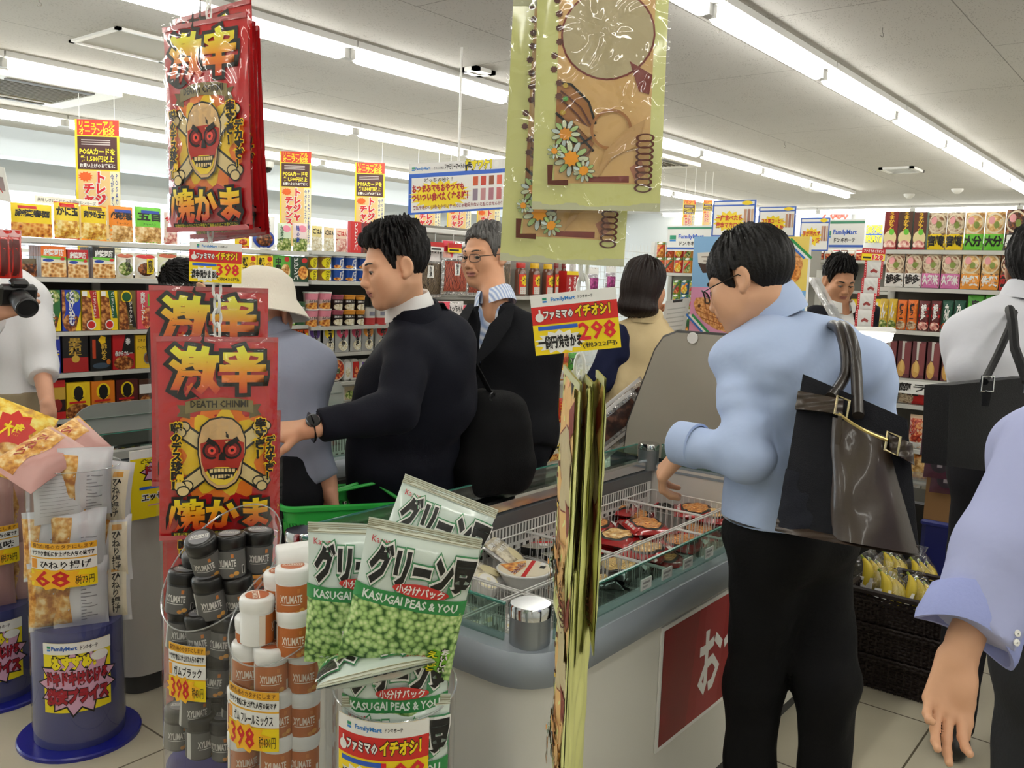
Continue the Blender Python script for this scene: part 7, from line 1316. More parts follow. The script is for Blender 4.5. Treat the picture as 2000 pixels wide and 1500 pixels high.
# man in the lavender shirt, nearest, at the right edge
f, r = axes(.45, .9); N_ = lambda px, py, dd=0: PD(px, py, 1.32 + dd); lav = mat('#aeb4dc', .75, spec=.2, bump=.8, bscale=14, var=.03)
shl = N_(2075, 880, .03); ebl = N_(1958, 1075, .0); wrl = N_(1893, 1228, -.03); wd = nrm(wrl - ebl)
tl_, _ = gen('man in a lavender shirt walking past at the right edge, hand hanging', f, r, N_(2215, 1270, .05), N_(2235, 960, .05), N_(2260, 770, .06), N_(2280, 630, .06), nrm(CR * .5 + CF * .8), [dict(j=(shl, ebl, wrl), hand=dict(d=nrm(wd * .9 + CR * .12 - CF * .05), n=nrm(-CF * .9 - CR * .2), side=-1, off=.05, to=wrl - wd * .02, curls=[(.45, .4, .3), (.25, .3, .25), (.3, .35, .3), (.5, .5, .4)], spread=.045, sc=.79, h=.0025, thumb=-1), r=(.075, .066, .056)), dict(j=(N_(2390, 850, .1), N_(2420, 1055), N_(2420, 1240)))], lav, '#2c2d30', short_hair(51), skin, seed=52, fat=1.03, h=.007, hem=.985)
x1 = nrm(np.cross(wd, CF)); x2 = np.cross(wd, x1)
cm_ = mat('#9ea8e0', .75, bump=.14, bscale=200); M().grid(np.array([[wrl + wd * z + rr * (1.28 * math.cos(a) * x1 + .92 * math.sin(a) * x2) + wd * .012 * math.sin(a * 2 + 1) for a in np.linspace(0, 2 * pi, 33)] for z, rr in ((-.05, .05), (-.048, .058), (.0, .062), (.012, .06), (.010, .055), (-.03, .045))]), cm_).build('cuff', tl_)
for k in (0, 1): q = wrl + wd * (-.02 + k * .014) - CF * .058 + CR * (.03 + .004 * k); M().lathe([(.001, -.001), (.005, 0), (.005, .002), (.001, .003)], white, frame(q, x1, wd, -CF), n=12).build('button', tl_)
# ================================================================ frozen food
def lay(pk, px, py, z, rz, label, cat, grp='frozen packs', tilt=0):
    p = PZ(px, py, z); o = pk.put((0, 0, 0), label=label, cat=cat, group=grp)
    o.matrix_world = Matrix.Translation(Vector([float(a) for a in p])) @ Matrix.Rotation(rz, 4, 'Z') @ Matrix.Rotation(-pi / 2 + tilt, 4, 'X') @ Matrix.Translation((0, 0, -pk.H / 2)); return o
redp = mat('#a01c1e', .2, coat=.8, bump=.5, bscale=18); f_spag = food('#7a2c10', '#d0702c', '#eab868', 40, kind='w'); f_ban = food('#7a5a20', '#caa048', '#e8d08a', 50, kind='w')
def meal(fm, c, seed): return pouch('frozen_pack', .2, .17, .045, c, [('e', .5, .5, .42, .36, bk), ('e', .5, .5, .37, .3, fm), ('r', .1, .84, .8, .94, rd), ('t', '冷凍食品', .45, .89, .5, .06, white, .03), ('r', .7, .06, .9, .16, white)], seal=.06, n=16, wr=.005, seed=seed)
M1, M2, M3 = meal(f_spag, redp, 71), meal(f_noodle, redp, 72), meal(f_ban, mat('#1c1514', .2, coat=.8, bump=.5, bscale=18), 73)
M4 = pouch('frozen_pack', .22, .17, .035, mat('#1d3a26', .2, coat=.8, bump=.5, bscale=18), [('e', .6, .5, .36, .38, white), ('e', .6, .5, .32, .33, f_org), ('r', 0, 0, .2, 1, rd), ('r', .2, .0, .26, 1, black)], seal=.05, n=14, seed=74)
for k, (pk, px, py, z, rz, lb) in enumerate(((M1, 1205, 994, .56, .3, 'red frozen spaghetti pack in the large far basket, at the back'), (M2, 1205, 1052, .55, .15, 'red frozen noodle pack in front of the spaghetti pack'), (M1, 1262, 1030, .57, .9, 'red frozen noodle pack standing aslant in the large basket'), (M1, 1160, 1030, .54, .4, 'red frozen pack behind the hanging yellow strips'), (M4, 1072, 1035, .55, .5, 'dark green frozen pack with white plate beside the vent wall'), (M2, 1262, 1078, .55, .2, 'red and black frozen noodle pack in the front row'), (M3, 1208, 1112, .55, .1, 'dark frozen gratin pack in the front row'), (M1, 1330, 1062, .54, .1, 'red frozen pack in the front row by the glass'), (M3, 1318, 985, .55, .3, 'dark grey frozen pack with mushrooms at the far end'), (M1, 1358, 1000, .58, .5, 'red frozen pack at the far end beside the shirt sleeve'), (M2, 1395, 1010, .57, .2, 'red frozen pack with pale noodles, last at the far end'), (M1, 1240, 1012, .53, .6, 'red frozen pack under the aslant one in the large basket'), (M2, 1175, 1062, .52, 1.2, 'red frozen noodle pack low beside the yellow strips'), (M1, 1285, 1052, .53, -.3, 'red frozen pack low at the front of the large basket'), (M3, 1175, 1130, .53, .6, 'dark frozen pack low in the front row, nearest the yellow strips'), (M1, 1290, 1092, .53, .8, 'red frozen pack low in the front row, beside the noodle pack'), (M1, 1365, 1040, .53, .3, 'red frozen pack in the front row by the dark trousers'))): lay(pk, px, py, z, rz, lb, 'frozen food')
def bowl(name, r, h, items, rim=white):
    m = M(); m.lathe([(r * .7, 0), (r * .95, h - .006), (r * 1.02, h - .004), (r * 1.02, h), (r * .96, h + .001)], rim, n=32, cap0=True); a = np.arange(32) / 32 * 2 * pi
    m.add([(r * .97 * math.cos(q), r * .97 * math.sin(q), h + .0008) for q in a], [tuple(range(32))], P_('#ece3cc')); art(m, items, lambda u, v: np.stack([(u - .5) * 2 * r, (v - .5) * 2 * r, np.full_like(u, h + .001)], 1), (2 * r, 2 * r), eps=.0004); return Pk(m, name, 2 * r, h, 2 * r)
NB = bowl('noodle_bowl', .088, .05, [('e', .5, .5, .47, .47, P_('#efe4c8')), ('p', [(.08, .55), (.5, .97), (.9, .6), (.6, .5)], f_org), ('p', [(.04, .42), (.96, .5), (.96, .42), (.05, .34)], rd), ('t', 'ちゃんぽん', .45, .6, .6, .13, P_('#7a2a1a'), .04, (white, .1)), ('r', .6, .16, .74, .26, black), ('r', .76, .2, .9, .3, white)])
p = PZ(1024, 1122, .56); NB.put(p - np.array((0, 0, .03)), .35, 'round white noodle bowl with yellow and red label in the second basket', 'bowl', 'frozen packs')
TR = bowl('oval_tray', .075, .035, [('e', .5, .5, .46, .46, P_('#9a958a')), ('r', .4, .1, .55, .9, rd), ('e', .76, .4, .14, .16, f_org), ('r', .2, .25, .38, .42, white)], P_('#1a1a18'))
p = PZ(1045, 1062, .56); TR.put(p - np.array((0, 0, .03)), .8, 'black round tray with a grey and red film lid by the vent wall', 'tray', 'frozen packs')
p = PZ(1092, 1080, .54); TR.put(p - np.array((0, 0, .03)), 2.0, 'black round tray beside the hanging yellow strips', 'tray', 'frozen packs')
UD = pouch('noodle_pack', .13, .16, .04, clear('#e8e4d8', .5, .15, bump=.4, diff=.5), [('r', .05, .1, .95, .92, food('#6a604c', '#b8ac90', '#e4dcc4', 40, kind='n')), ('t', '国産小麦使用', .5, .78, .8, .12, white, .04), ('t', 'さぬきうどん', .5, .6, .7, .12, white, .04), ('e', .6, .32, .22, .2, P_('#d8cca0'))], seal=.06, n=14, seed=75)
lay(UD, 985, 1083, .59, .35, 'clear pack of white noodles leaning up in the basket by the vent wall', 'frozen food', tilt=.55); lay(UD, 935, 1120, .56, .2, 'clear noodle pack half hidden behind the pea bags', 'frozen food', tilt=.2)
IC = bowl('ice_cup', .036, .055, [('e', .5, .5, .46, .46, P_('#e9ece8')), ('e', .5, .5, .2, .2, P_('#e4d8a8'))])
for k, (px, py, lb) in enumerate(((950, 1165, 'near the pea bags'), (920, 1185, 'at the near left end'), (965, 1205, 'against the near glass, middle'), (990, 1220, 'against the near glass by the corner post'), (1015, 1200, 'behind the corner post'), (930, 1215, 'at the near end by the glass'), (1050, 1225, 'beside the corner post'))): p = PZ(px, py, .5); IC.put((p[0], p[1], .44), k, 'white round ice cream cup ' + lb, 'ice cream', 'ice cream cups', rx=.25 * math.sin(k * 2), ry=.2 * math.cos(k * 3))
pq = PZ(940, 1140, .56); m = M().lathe([(.001, 0), (.035, .002), (.042, .02), (.036, .05), (.02, .06), (.001, .06)], mat('#eceae2', .4), Tm(pq - np.array((0, 0, .03)), 0, .5), n=20); m.lathe([(.001, .0615), (.034, .0535)], P_('#e8dfb8'), Tm(pq - np.array((0, 0, .03)), 0, .5), n=20); tag(m.build('ice_cup', base=pq), 'white tilted ice cream cup with cream coloured lid near the pea bags', 'ice cream', 'ice cream cups')
for k in range(5): a_ = PY(1255 + 42 * k, 1105 - 24 * k, 1.042); board('price_strip', (a_[0], 1.042, .738), (.05, 0, 0), (0, 0, .028), [('r', .1, .55, .8, .75, P_('#9a9a98')), ('r', .1, .2, .6, .4, P_('#b8b8b4'))], 'small white price label on the inside of the front glass, %s from the near end' % ORD[k], 'price label', P_('#e9ebe6'), group='price labels on the glass')
# ================================================================ middle shelves: dried squid packs, jars, snacks
YJ = 3.12; XJ0 = float(np.array((3, YJ, 1.4))[0] + solve_axis((3, YJ, 1.4), (1, 0, 0), px=822)); XJ1 = 3 + solve_axis((3, YJ, 1.4), (1, 0, 0), px=1135)
def zrow(px, py): return PY(px, py, YJ)[2]
zj = [zrow(1040, 578), zrow(1090, 745), zrow(1085, 830), zrow(1075, 908)]
gondola('snack_shelving', 'x', YJ, XJ0, XJ1, zj + [.3], .14, 'grey snack shelving behind the older man with dried squid packs and jars', 1.75, '#8b8880')
sq = clear('#f4efee', .55, .08, bump=.6, bscale=18, diff=.12); f_sq = food('#3a0c0a', '#8c2a20', '#c86a50', 40, kind='w'); f_sq2 = food('#1c120c', '#4a3a2c', '#8a7860', 40, kind='w')
def squid(fm, seed): return pouch('dried_squid_pack', .20, .27, .03, sq, [('r', .08, .06, .92, .62, fm), ('r', .0, .66, 1, 1, P_('#e6dfdd')), ('p', [(.02, .68), (.32, .68), (.48, .99), (.02, .99)], P_('#d8304c')), ('p', [(.02, .68), (.3, .68), (.2, .78), (.02, .8)], P_('#e8b0a0')), ('t', 'よっちゃん', .68, .86, .56, .12, bk, .03), ('r', .4, .36, .62, .58, white), ('v', '酢漬', .51, .47, .1, .18, bk, .02)], seal=.04, n=16, wr=.004, seed=seed)
Q1, Q2 = squid(f_sq2, 81), squid(f_sq, 82); hk = M()
for k, (pk, px, py, yo, lb) in enumerate(((Q1, 836, 527, .02, 'brown dried squid pack with pink corner beside the dark hair, upper row'), (Q2, 888, 523, .0, 'red dried squid pack with pink corner, upper row'), (Q2, 935, 527, .03, 'red dried squid pack half hidden behind the grey haired man'), (Q1, 975, 527, .03, 'brown dried squid pack at the right end of the upper row'), (Q2, 878, 640, .01, 'red dried squid pack in the lower row'), (Q1, 925, 645, .02, 'brown dried squid pack in the lower row behind the older man'))):
    p = PY(px, py, YJ - .08 + yo); pk.put(p - np.array((0, 0, .135)), 0, lb, 'snack pack', 'dried squid packs')
p = PY(850, 452, YJ - .05); th_ = thing('peg_rail', (p[0] + .2, YJ - .05, p[2]), 'white peg rail with small tags above the dried squid packs', 'rail'); M().box((p[0] - .15, YJ - .1, p[2] - .012), (p[0] + .75, YJ + .0, p[2] + .012), plastic_white, bev=.004).build('rail', th_)
for k in range(6):
    a_ = p[0] - .1 + k * .13; c_ = M().box((a_, YJ - .112, p[2] - .10), (a_ + .1, YJ - .11, p[2] - .055), yellow if k % 2 else white); art(c_, [('r', 0, .5, 1, 1, rd), ('r', .1, .15, .8, .35, bk)], flat((a_, YJ - .1125, p[2] - .1), (.1, 0, 0), (0, 0, .045)), (.1, .045), base=.5); c_.build('price_tag', th_); M().tube([(a_ + .05, YJ - .1, p[2] - .01), (a_ + .05, YJ - .1, p[2] - .06)], .002, steel, n=5).build('hook', th_)
def jarp(lidc, W, H, lab):
    m = M(); r = W / 2; m.lathe([(r * .96, 0), (r, .004), (r, H * .7), (r * .9, H * .78), (r * .72, H * .82), (r * .72, H * .86)], mat('#6a4030', .15, coat=.8), n=20, cap0=True); m.lathe([(r * .8, H * .84), (r * .8, H * .98), (r * .74, H), (.001, H)], lidc, n=20)
    f_ = cylfn((0, 0), r + .0005, H * .05, H * .65, -pi / 2 - 1.1, -pi / 2 + 1.1); art(m, [('r', 0, 0, 1, 1, P_('#d83a1c')), ('s', .5, .68, .38, .3, 9, yl), ('r', .1, 0, .9, .36, P_('#d8d4cc')), ('t', 'イカ', .5, .68, .4, .3, bk, .04)], f_, (r * 2.2, H * .6), eps=.0006, L=.015); return Pk(m, 'snack_jar', W, H, W)
for k, px in enumerate((1015, 1042, 1068)):
    p = PY(px, 578, YJ + .06); jarp(P_('#c8281c') if not k else P_('#e8b818'), .068, .19, 0).put((p[0], YJ + .06, zj[0]), 0, 'clear snack jar with a %s lid, %s of three beside the older man' % ('red' if not k else 'yellow', ORD[k]), 'jar', 'snack jars')
for k, px in enumerate((1084, 1099)): p = PY(px, 578, YJ + .05); jarp(P_('#7a1818'), .036, .2, 0).put((p[0], YJ + .05, zj[0]), 0, 'slim dark jar with red label, %s of two beside the yellow-lidded jars' % ORD[k], 'jar', 'slim jars')
place_row(zj[0], YJ, [(1108, 1132, 530, ct('snack_box', .06, rd, [('r', 0, 0, 1, 1, P_('#a81c20')), ('r', 0, .85, 1, 1, yl), ('v', 'かつ', .3, .45, .2, .6, white, .03), ('v', 'さきいか', .7, .45, .2, .7, white, .03)]), 'red snack box with yellow top')], 'beside the slim jars', cat='box')
sn_ = lambda c, t, tc, fm: [('r', 0, 0, 1, 1, c), ('e', .5, .3, .4, .2, fm), ('r', .15, .05, .85, .35, white), ('e', .5, .2, .2, .1, tc), ('t', t, .5, .7, .8, .2, tc, .05, wo)]
place_row(zj[1], YJ, [(1062, 1076, 688, pc('snack_pack', .04, yl, sn_(P_('#d8c020'), 'のり', P_('#8a1c5a'), f_yel), seed=91), 'yellow snack pack with purple mark'), (1077, 1095, 684, pc('snack_pack', .04, gr, sn_(P_('#6ab84a'), 'わさび', P_('#1c6a2a'), f_green), seed=92), 'green snack pack with white label'), (1097, 1115, 686, pc('snack_pack', .04, og, sn_(P_('#d88a3a'), 'カルパス', rd, f_org), seed=93), 'orange snack pack with white label'), (1117, 1132, 690, pc('snack_pack', .04, gr, sn_(P_('#4a9a3a'), '豆', P_('#1c4a1c'), f_green), seed=94), 'green snack pack by the yellow bags')], 'upper snack shelf', grp='packs on the upper snack shelf', cat='snack')
place_row(zj[2], YJ, [(1055, 1068, 785, pc('snack_pack', .04, gr, sn_(P_('#3a9a4a'), '豆', rd, f_green), seed=95), 'green and red snack pack'), (1070, 1097, 778, pc('snack_pack', .05, rd, sn_(P_('#c0242a'), '味カレー', yl, f_org), seed=96), 'red snack pack with cartoon print'), (1099, 1120, 778, pc('snack_pack', .05, yl, [('r', 0, 0, 1, 1, P_('#d8442c')), ('v', '味カレ', .5, .5, .4, .8, bl, .05, (yl, .1))], seed=97), 'red and yellow snack pack with blue lettering')], 'middle snack shelf', grp='packs on the middle snack shelf', cat='snack')
chz = [('r', 0, 0, 1, 1, P_('#e9e2c8')), ('t', 'チーズ', .5, .5, .8, .24, bk, .08, (yl, .16)), ('e', .5, .16, .4, .14, f_org), ('e', .5, .85, .1, .06, gd)]
place_row(zj[3], YJ, [(1046, 1073, 846, pc('cheese_snack', .05, cr, chz, seed=98), 'cream cheese snack pack, left one of two'), (1075, 1103, 844, pc('cheese_snack', .05, cr, chz, seed=99), 'cream cheese snack pack, right one of two')], 'lowest snack shelf', grp='cheese snacks', cat='snack')
# white wire grid with purple packs, and clear packs of dark jerky
XG0, XG1 = 3.05 + solve_axis((3, YJ, 1.4), (1, 0, 0), px=1137), 3 + solve_axis((3, YJ, 1.4), (1, 0, 0), px=1300)
t = thing('wire_grid', ((XG0 + XG1) / 2, YJ + .1, 0), 'white wire display grid between the snack shelves and the woman in beige', 'display grid'); m = M()
for z in np.arange(.15, 1.75, .05): m.tube([(XG0, YJ + .1, z), (XG1, YJ + .1, z)], .002, wire_m, n=4, caps=False)
for x in np.arange(XG0, XG1, .05): m.tube([(x, YJ + .1, .05), (x, YJ + .1, 1.75)], .002, wire_m, n=4, caps=False)
m.build('grid', t); [M().box((x - .015, YJ + .1, 0), (x + .015, YJ + .13, 1.78), plastic_white).build('post', t) for x in (XG0, XG1)]
PP = pouch('purple_snack_pack', .12, .17, .03, clear('#f4e8f4', .5, .1, bump=.5, diff=.2), [('r', .08, .05, .92, .6, food('#4a0c3a', '#8c1c6a', '#c860a0', 40, kind='n')), ('r', .0, .75, 1, 1, white)], seal=.05, n=12, seed=101)
for k, (px, py) in enumerate(((1158, 548), (1192, 545), (1172, 640))): PP.put(PY(px, py, YJ + .06) - np.array((0, 0, .085)), 0, 'purple snack pack hanging on the white grid, ' + ('left one above the price tag', 'right one beside the woman', 'lower one behind the price tag')[k], 'snack pack', 'purple snack packs')
JK = pouch('jerky_pack', .15, .42, .02, clear('#f2eeee', .6, .08, bump=.6, diff=.1), [('r', .22, .08, .78, .92, food('#1a0e0a', '#3a2018', '#6a4434', 30, kind='n')), ('r', .0, .03, .1, .97, P_('#d0ccc8')), ('r', .9, .03, 1, .97, P_('#d0ccc8'))], seal=.03, n=12, seed=102)
for k, (px, py) in enumerate(((1185, 838), (1200, 815), (1212, 835))):
    p = PD(px, py, 4.05 + .03 * k); o = JK.put((0, 0, 0), label='long clear pack of dark jerky leaning behind the freezer, %s from the left' % ORD[k], cat='snack pack', group='leaning jerky packs'); o.matrix_world = Matrix.Translation(Vector([float(a) for a in p])) @ Matrix.Rotation(face(p, .1), 4, 'Z') @ Matrix.Rotation(.85, 4, 'Y') @ Matrix.Translation((0, 0, -.21))
# ================================================================ beyond the grey panel: picture board, lit lamp
XB_ = 3.95; p0 = PX(1345, 656, XB_); p1 = PX(1582, 462, XB_); wB = p0[1] - p1[1]; hB = p1[2] - p0[2]; pink = P_('#e59cc0'); sky = P_('#8cbbe4'); bun = food('#b06a2c', '#dd9a58', '#f0bb80', 70, kind='n')
def stripes(x0, y0, x1, y1, w_): return [('l', [(x0 + d, y0), (x1 + d, y1)], w_, c) for d, c in ((-.028, P_('#2f6fc0')), (0, white), (.028, P_('#2a8f4a')))]
bit = [('r', 0, .5, .5, 1, sky), ('r', .5, .5, 1, 1, P_('#f0d468')), ('r', 0, 0, .5, .5, pink), ('r', .5, 0, 1, .5, P_('#7db4e6'))]
bit += [('p', [(.04, .84), (.3, .86), (.42, .78), (.4, .7), (.1, .68), (.05, .74)], P_('#e4ddd2')), ('p', [(.05, .74), (.1, .64), (.4, .66), (.42, .74), (.25, .72)], P_('#3a2418')), ('l', [(.08, .8), (.38, .81)], .006, P_('#8a7a6c')), ('l', [(.1, .76), (.38, .76)], .006, P_('#8a7a6c'))]
bit += [('p', [(.03, .33), (.06, .24), (.13, .16), (.24, .09), (.36, .06), (.44, .1), (.49, .04), (.53, .12), (.48, .18), (.53, .26), (.45, .25), (.36, .3), (.24, .36), (.12, .40), (.05, .39)], bun)] + [('l', [(.14 + k * .05, .34 - k * .02), (.19 + k * .05, .14 - k * .015)], .004, P_('#a8602a')) for k in range(5)] + [('l', [(.1 + k * .02, .20 + k * .045), (.42, .1 + k * .045)], .004, P_('#a8602a')) for k in range(4)] + [('e', .085, .31, .014, .018, P_('#5a2c12')), ('l', [(.05, .27), (.12, .25)], .005, P_('#a8602a'))]
bit += [('e', .8, .74, .16, .15, bun), ('e', .74, .68, .12, .1, bun), ('e', .85, .66, .1, .1, food('#a85a1c', '#d8842c', '#eeb060', 60, kind='n')), ('e', .64, .26, .11, .09, P_('#c8403a')), ('e', .78, .28, .1, .08, bun)]
bit += stripes(.0, .22, .2, .01, .012) + stripes(.82, .98, 1.0, .80, .012)
t = thing('picture_board', (XB_, (p0[1] + p1[1]) / 2, p0[2]), 'picture board with four coloured squares of cakes behind the grey panel', 'board'); m = M().box((XB_, p1[1], p0[2]), (XB_ + .03, p0[1], p1[2]), white)
art(m, bit, flat((XB_ - .0004, p0[1], p0[2]), (0, -wB, 0), (0, 0, hB)), (wB, hB), eps=.0006); m.build('printed_board', t)
cs = thing('display_case', (XB_ + .2, (p0[1] + p1[1]) / 2, 0), 'white display case under the picture board behind the grey panel', 'case'); m = M().box((XB_ - .02, p1[1] - .02, .0), (XB_ + .42, p0[1] + .0, p0[2]), mat('#dfe0de', .35), bev=.02); m.build('case_body', cs)
m = M().box((XB_ - .026, p0[1] - .22, p0[2] - .1), (XB_ - .02, p0[1] - .12, p0[2] - .04), mat('#cfd0ce', .35), bev=.002); m.build('hatch', cs)
q = PD(1712, 655, 3.75); t = thing('lit_lamp', q, 'bright white rounded lamp behind the light blue shoulder', 'lamp'); ax = nrm(CR * .98 + CF * .2)
M().tube([q - ax * .16, q + ax * .03, q + ax * .062, q + ax * .072], [.034, .034, .027, .010], mat('#fffef8', .4, emit=6), n=20, caps=True).build('lamp_tube', t); M().tube([q - ax * .2 + UP * .02, q + ax * .07 + UP * .02], .032, plastic_white, n=16, flat=.5).build('hood', t); M().box((q[0] - .1, q[1] - .0, 0), (q[0] - .06, q[1] + .04, q[2] + .0), plastic_white).build('post', t)
# hanging strip of white packs with red edges
t_pts = []
STW = pouch('dried_snack_pack', .085, .088, .012, mat('#c4262e', .25, coat=.7, bump=.4, bscale=20), [('r', .13, .0, .87, 1, P_('#dcdad6')), ('p', [(.3, .4), (.5, .55), (.72, .42), (.66, .3), (.5, .38), (.36, .3)], P_('#8a2a26'))] + [('e', .06, .1 + k * .13, .02, .02, white) for k in range(7)] + [('e', .94, .1 + k * .13, .02, .02, white) for k in range(7)], seal=.04, n=10, seed=103)
for k, (px, py) in enumerate(((1706, 528), (1700, 562), (1692, 592), (1688, 624))): p = PD(px, py, 4.3); STW.put(p - np.array((0, 0, .04)), face(p, .1), 'white snack pack with red spotted edges in a hanging strip, %s from the top' % ORD[k], 'snack pack', 'strip of red edged packs')
tagcard(1706, 497, 4.28, .105, .058, 0, .03, [('r', 0, 0, 1, 1, yellow), ('r', 0, .55, 1, 1, P_('#c02430')), ('t', 'ファミマのイチオシ！', .5, .78, .84, .22, white, .04), ('t', '128', .7, .27, .44, .4, P_('#e03a2c'), .05, (white, .1)), ('r', .06, .15, .4, .3, bk)], 'yellow and red price tag above the strip of white packs')
# ================================================================ far shelves and signs
XF = 6.1; yF = lambda px, z: .5 - solve_axis((XF, .5, z), (0, -1, 0), px=px)
zf_ = [PX(1330, 533, XF)[2], PX(1330, 603, XF)[2], PX(1330, 668, XF)[2], .5]
gondola('far_shelving', 'y', XF, yF(1262, 1.5), yF(1560, 1.5), zf_, .4, 'far shelving with green and orange snack packs behind the woman', 1.8, '#9a978e')
vg = lambda c, s: pc('vegetable_snack', .05, c, [('r', 0, 0, 1, 1, c), ('r', 0, .8, 1, 1, P_('#3a7a34')), ('e', .5, .35, .4, .3, (f_org, f_red, f_yel, f_green)[s % 4]), ('l', [(.15, .2), (.85, .75)], .012, (rd, dg, og)[s % 3]), ('e', .5, .88, .25, .07, white)], seed=110 + s)
cols = (P_('#c8742a'), P_('#c0581f'), P_('#b8221c'), P_('#d89a3a'))
place_row(zf_[0], XF, [(1276 + 18 * k, 1293 + 18 * k, 468, vg(cols[k % 4], k), 'orange and green snack pack, %s column' % ORD[k], 2) for k in range(5)], 'far shelf by the brown hair', 'y', 'snacks on the far shelf', 'snack')
place_row(zf_[1], XF, [(1308 + 16 * k, 1323 + 16 * k, 543, vg((P_('#8a9a2a'), P_('#3a6a9a'), P_('#b8a020'))[k % 3], k + 1), 'green and yellow snack pack, %s column' % ORD[k], 2) for k in range(3)], 'second far shelf', 'y', 'snacks on the second far shelf', 'snack')
place_row(zf_[2], XF, [(1308 + 18 * k, 1325 + 18 * k, 612, vg((P_('#2a7a34'), P_('#1c5a2c'))[k % 2], k + 3), 'dark green snack pack, %s' % ORD[k]) for k in range(2)], 'third far shelf by the hand', 'y', 'snacks on the third far shelf', 'snack')
def yboard(X, px0, px1, py0, py1, items, label, cat='sign', name='sign', bg=white, grp=None):
    a = PX(px0, py1, X); b = PX(px1, py0, X); return board(name, (X, a[1], a[2]), (0, b[1] - a[1], 0), (0, 0, b[2] - a[2]), items, label, cat, bg, group=grp, eps=.0012)
fmt = lambda: [('r', 0, .86, 1, .94, P_('#3f8a68')), ('r', 0, .06, 1, .14, P_('#3a62b8')), ('r', .06, .46, .2, .62, fm_green), ('r', .06, .38, .2, .45, fm_blue), ('t', 'FamilyMart', .54, .55, .56, .2, P_('#3a62c0'), .03), ('t', 'ドン.キホーテ', .54, .3, .5, .15, bk, .03)]
yboard(5.95, 1302, 1392, 440, 490, fmt(), 'white store name sign with green and blue stripes, left one behind the woman', 'store sign'); yboard(5.95, 1605, 1690, 428, 486, fmt(), 'white store name sign with green and blue stripes, right one above the far man', 'store sign')
pos = lambda t1, t2: [('r', 0, 0, 1, 1, P_('#3a62b8')), ('r', .04, .04, .96, .96, white), ('r', .0, .84, 1, .88, P_('#3a62b8')), ('s', .4, .42, .38, .3, 14, P_('#f0d428')), ('t', t1, .4, .52, .6, .15, P_('#c8402a'), .04), ('t', t2, .4, .32, .6, .15, P_('#c8402a'), .04), ('r', .74, .3, .8, .75, P_('#b88a6a')), ('r', .82, .3, .88, .75, P_('#9a6a5a')), ('r', .9, .3, .95, .75, P_('#c8a88a')), ('e', .8, .92, .12, .06, yl)]
yboard(5.5, 1389, 1478, 390, 462, pos('一度食べたら', '激辛マカロン'), 'white poster with blue frame and orange lettering, left of three above the dark hair', 'poster', 'hanging_poster', grp='hanging posters'); yboard(5.7, 1479, 1556, 403, 462, pos('コク旨コーヒー', '甘さ控えめ'), 'white poster with blue frame and bottle pictures, middle of three', 'poster', 'hanging_poster', grp='hanging posters'); yboard(5.6, 1560, 1622, 425, 490, pos('手が汚れず', '味わう'), 'white poster with blue frame, right of three next to the store sign', 'poster', 'hanging_poster', grp='hanging posters')
posa = [('r', 0, 0, 1, 1, P_('#f2da34')), ('r', 0, .885, 1, 1, P_('#d4382a')), ('t', 'リニューアル', .5, .965, .8, .045, yellow, .03), ('t', 'オープン記念', .5, .915, .8, .055, P_('#f6e23a'), .03), ('r', .05, .63, .95, .875, P_('#4a2626')), ('t', 'POSAカードを', .5, .765, .8, .045, P_('#f6e23a'), .04), ('t', '第1,500円以上', .5, .71, .75, .045, P_('#f6e23a'), .04), ('t', 'お買い上げのお客様に', .5, .66, .8, .03, white, .03)] + [('r', .14, .825 - k * .016 + .02, .8, .832 - k * .016 + .02, P_('#c8bcb8')) for k in range(3)] + [('r', .05, 0, .78, .62, P_('#ecc98a')), ('s', .22, .575, .17, .04, 12, P_('#e0601c')), ('v', 'トレジャー', .56, .42, .22, .38, P_('#d0242c'), .05, (white, .12)), ('v', 'チャンス!!', .3, .3, .22, .44, P_('#d0242c'), .05, (white, .12)), ('r', .78, 0, 1, .62, P_('#f6efc8')), ('v', 'POSAカードを買うなら', .93, .32, .07, .56, P_('#3a4a9a'), .02), ('v', '今がチャンス!!今なら', .83, .32, .07, .56, P_('#3a4a9a'), .02), ('r', 0, 0, .05, 1, P_('#f2da34'))]
def banner(px0, px1, py0, d, label, grp='tall yellow and red campaign banners'):
    a = PD(px0, py0, d); b = PD(px1, py0, d); w_ = np.linalg.norm((b - a)[:2]); ex = np.array((*(b - a)[:2], 0)); H_ = w_ * 3.0; c0 = (a + b) / 2; o_ = np.array((*(c0 - ex / 2)[:2], c0[2] - H_)); ob = board('campaign_banner', o_, ex, (0, 0, H_), posa, label, 'banner', yellow, group=grp, th=.002, eps=.0012)
    for k in (.1, .9): q = o_ + ex * k + UP * H_; M().tube([q, (q[0], q[1], ZC)], .002, white, n=4).build('hanging_string', ob)
for (a, b, c, d, lb) in ((146, 232, 234, 5.6, 'tall yellow and red campaign banner hanging left of the upper red bags'), (547, 608, 296, 7.2, 'tall yellow and red campaign banner right of the upper red bags'), (694, 752, 318, 7.4, 'tall yellow and red campaign banner above the dark hair of the navy suit man'), (812, 862, 345, 7.6, 'campaign banner under the hanging blue framed sign, first from the left'), (875, 922, 352, 7.7, 'campaign banner under the hanging blue framed sign, second from the left'), (933, 978, 358, 7.8, 'campaign banner under the hanging blue framed sign, third from the left'), (1335, 1359, 391, 8.6, 'small distant campaign banner beside the hanging yellow bags'), (1374, 1392, 391, 8.8, 'small distant campaign banner half behind the left hanging poster')): banner(a, b, c, d, lb)
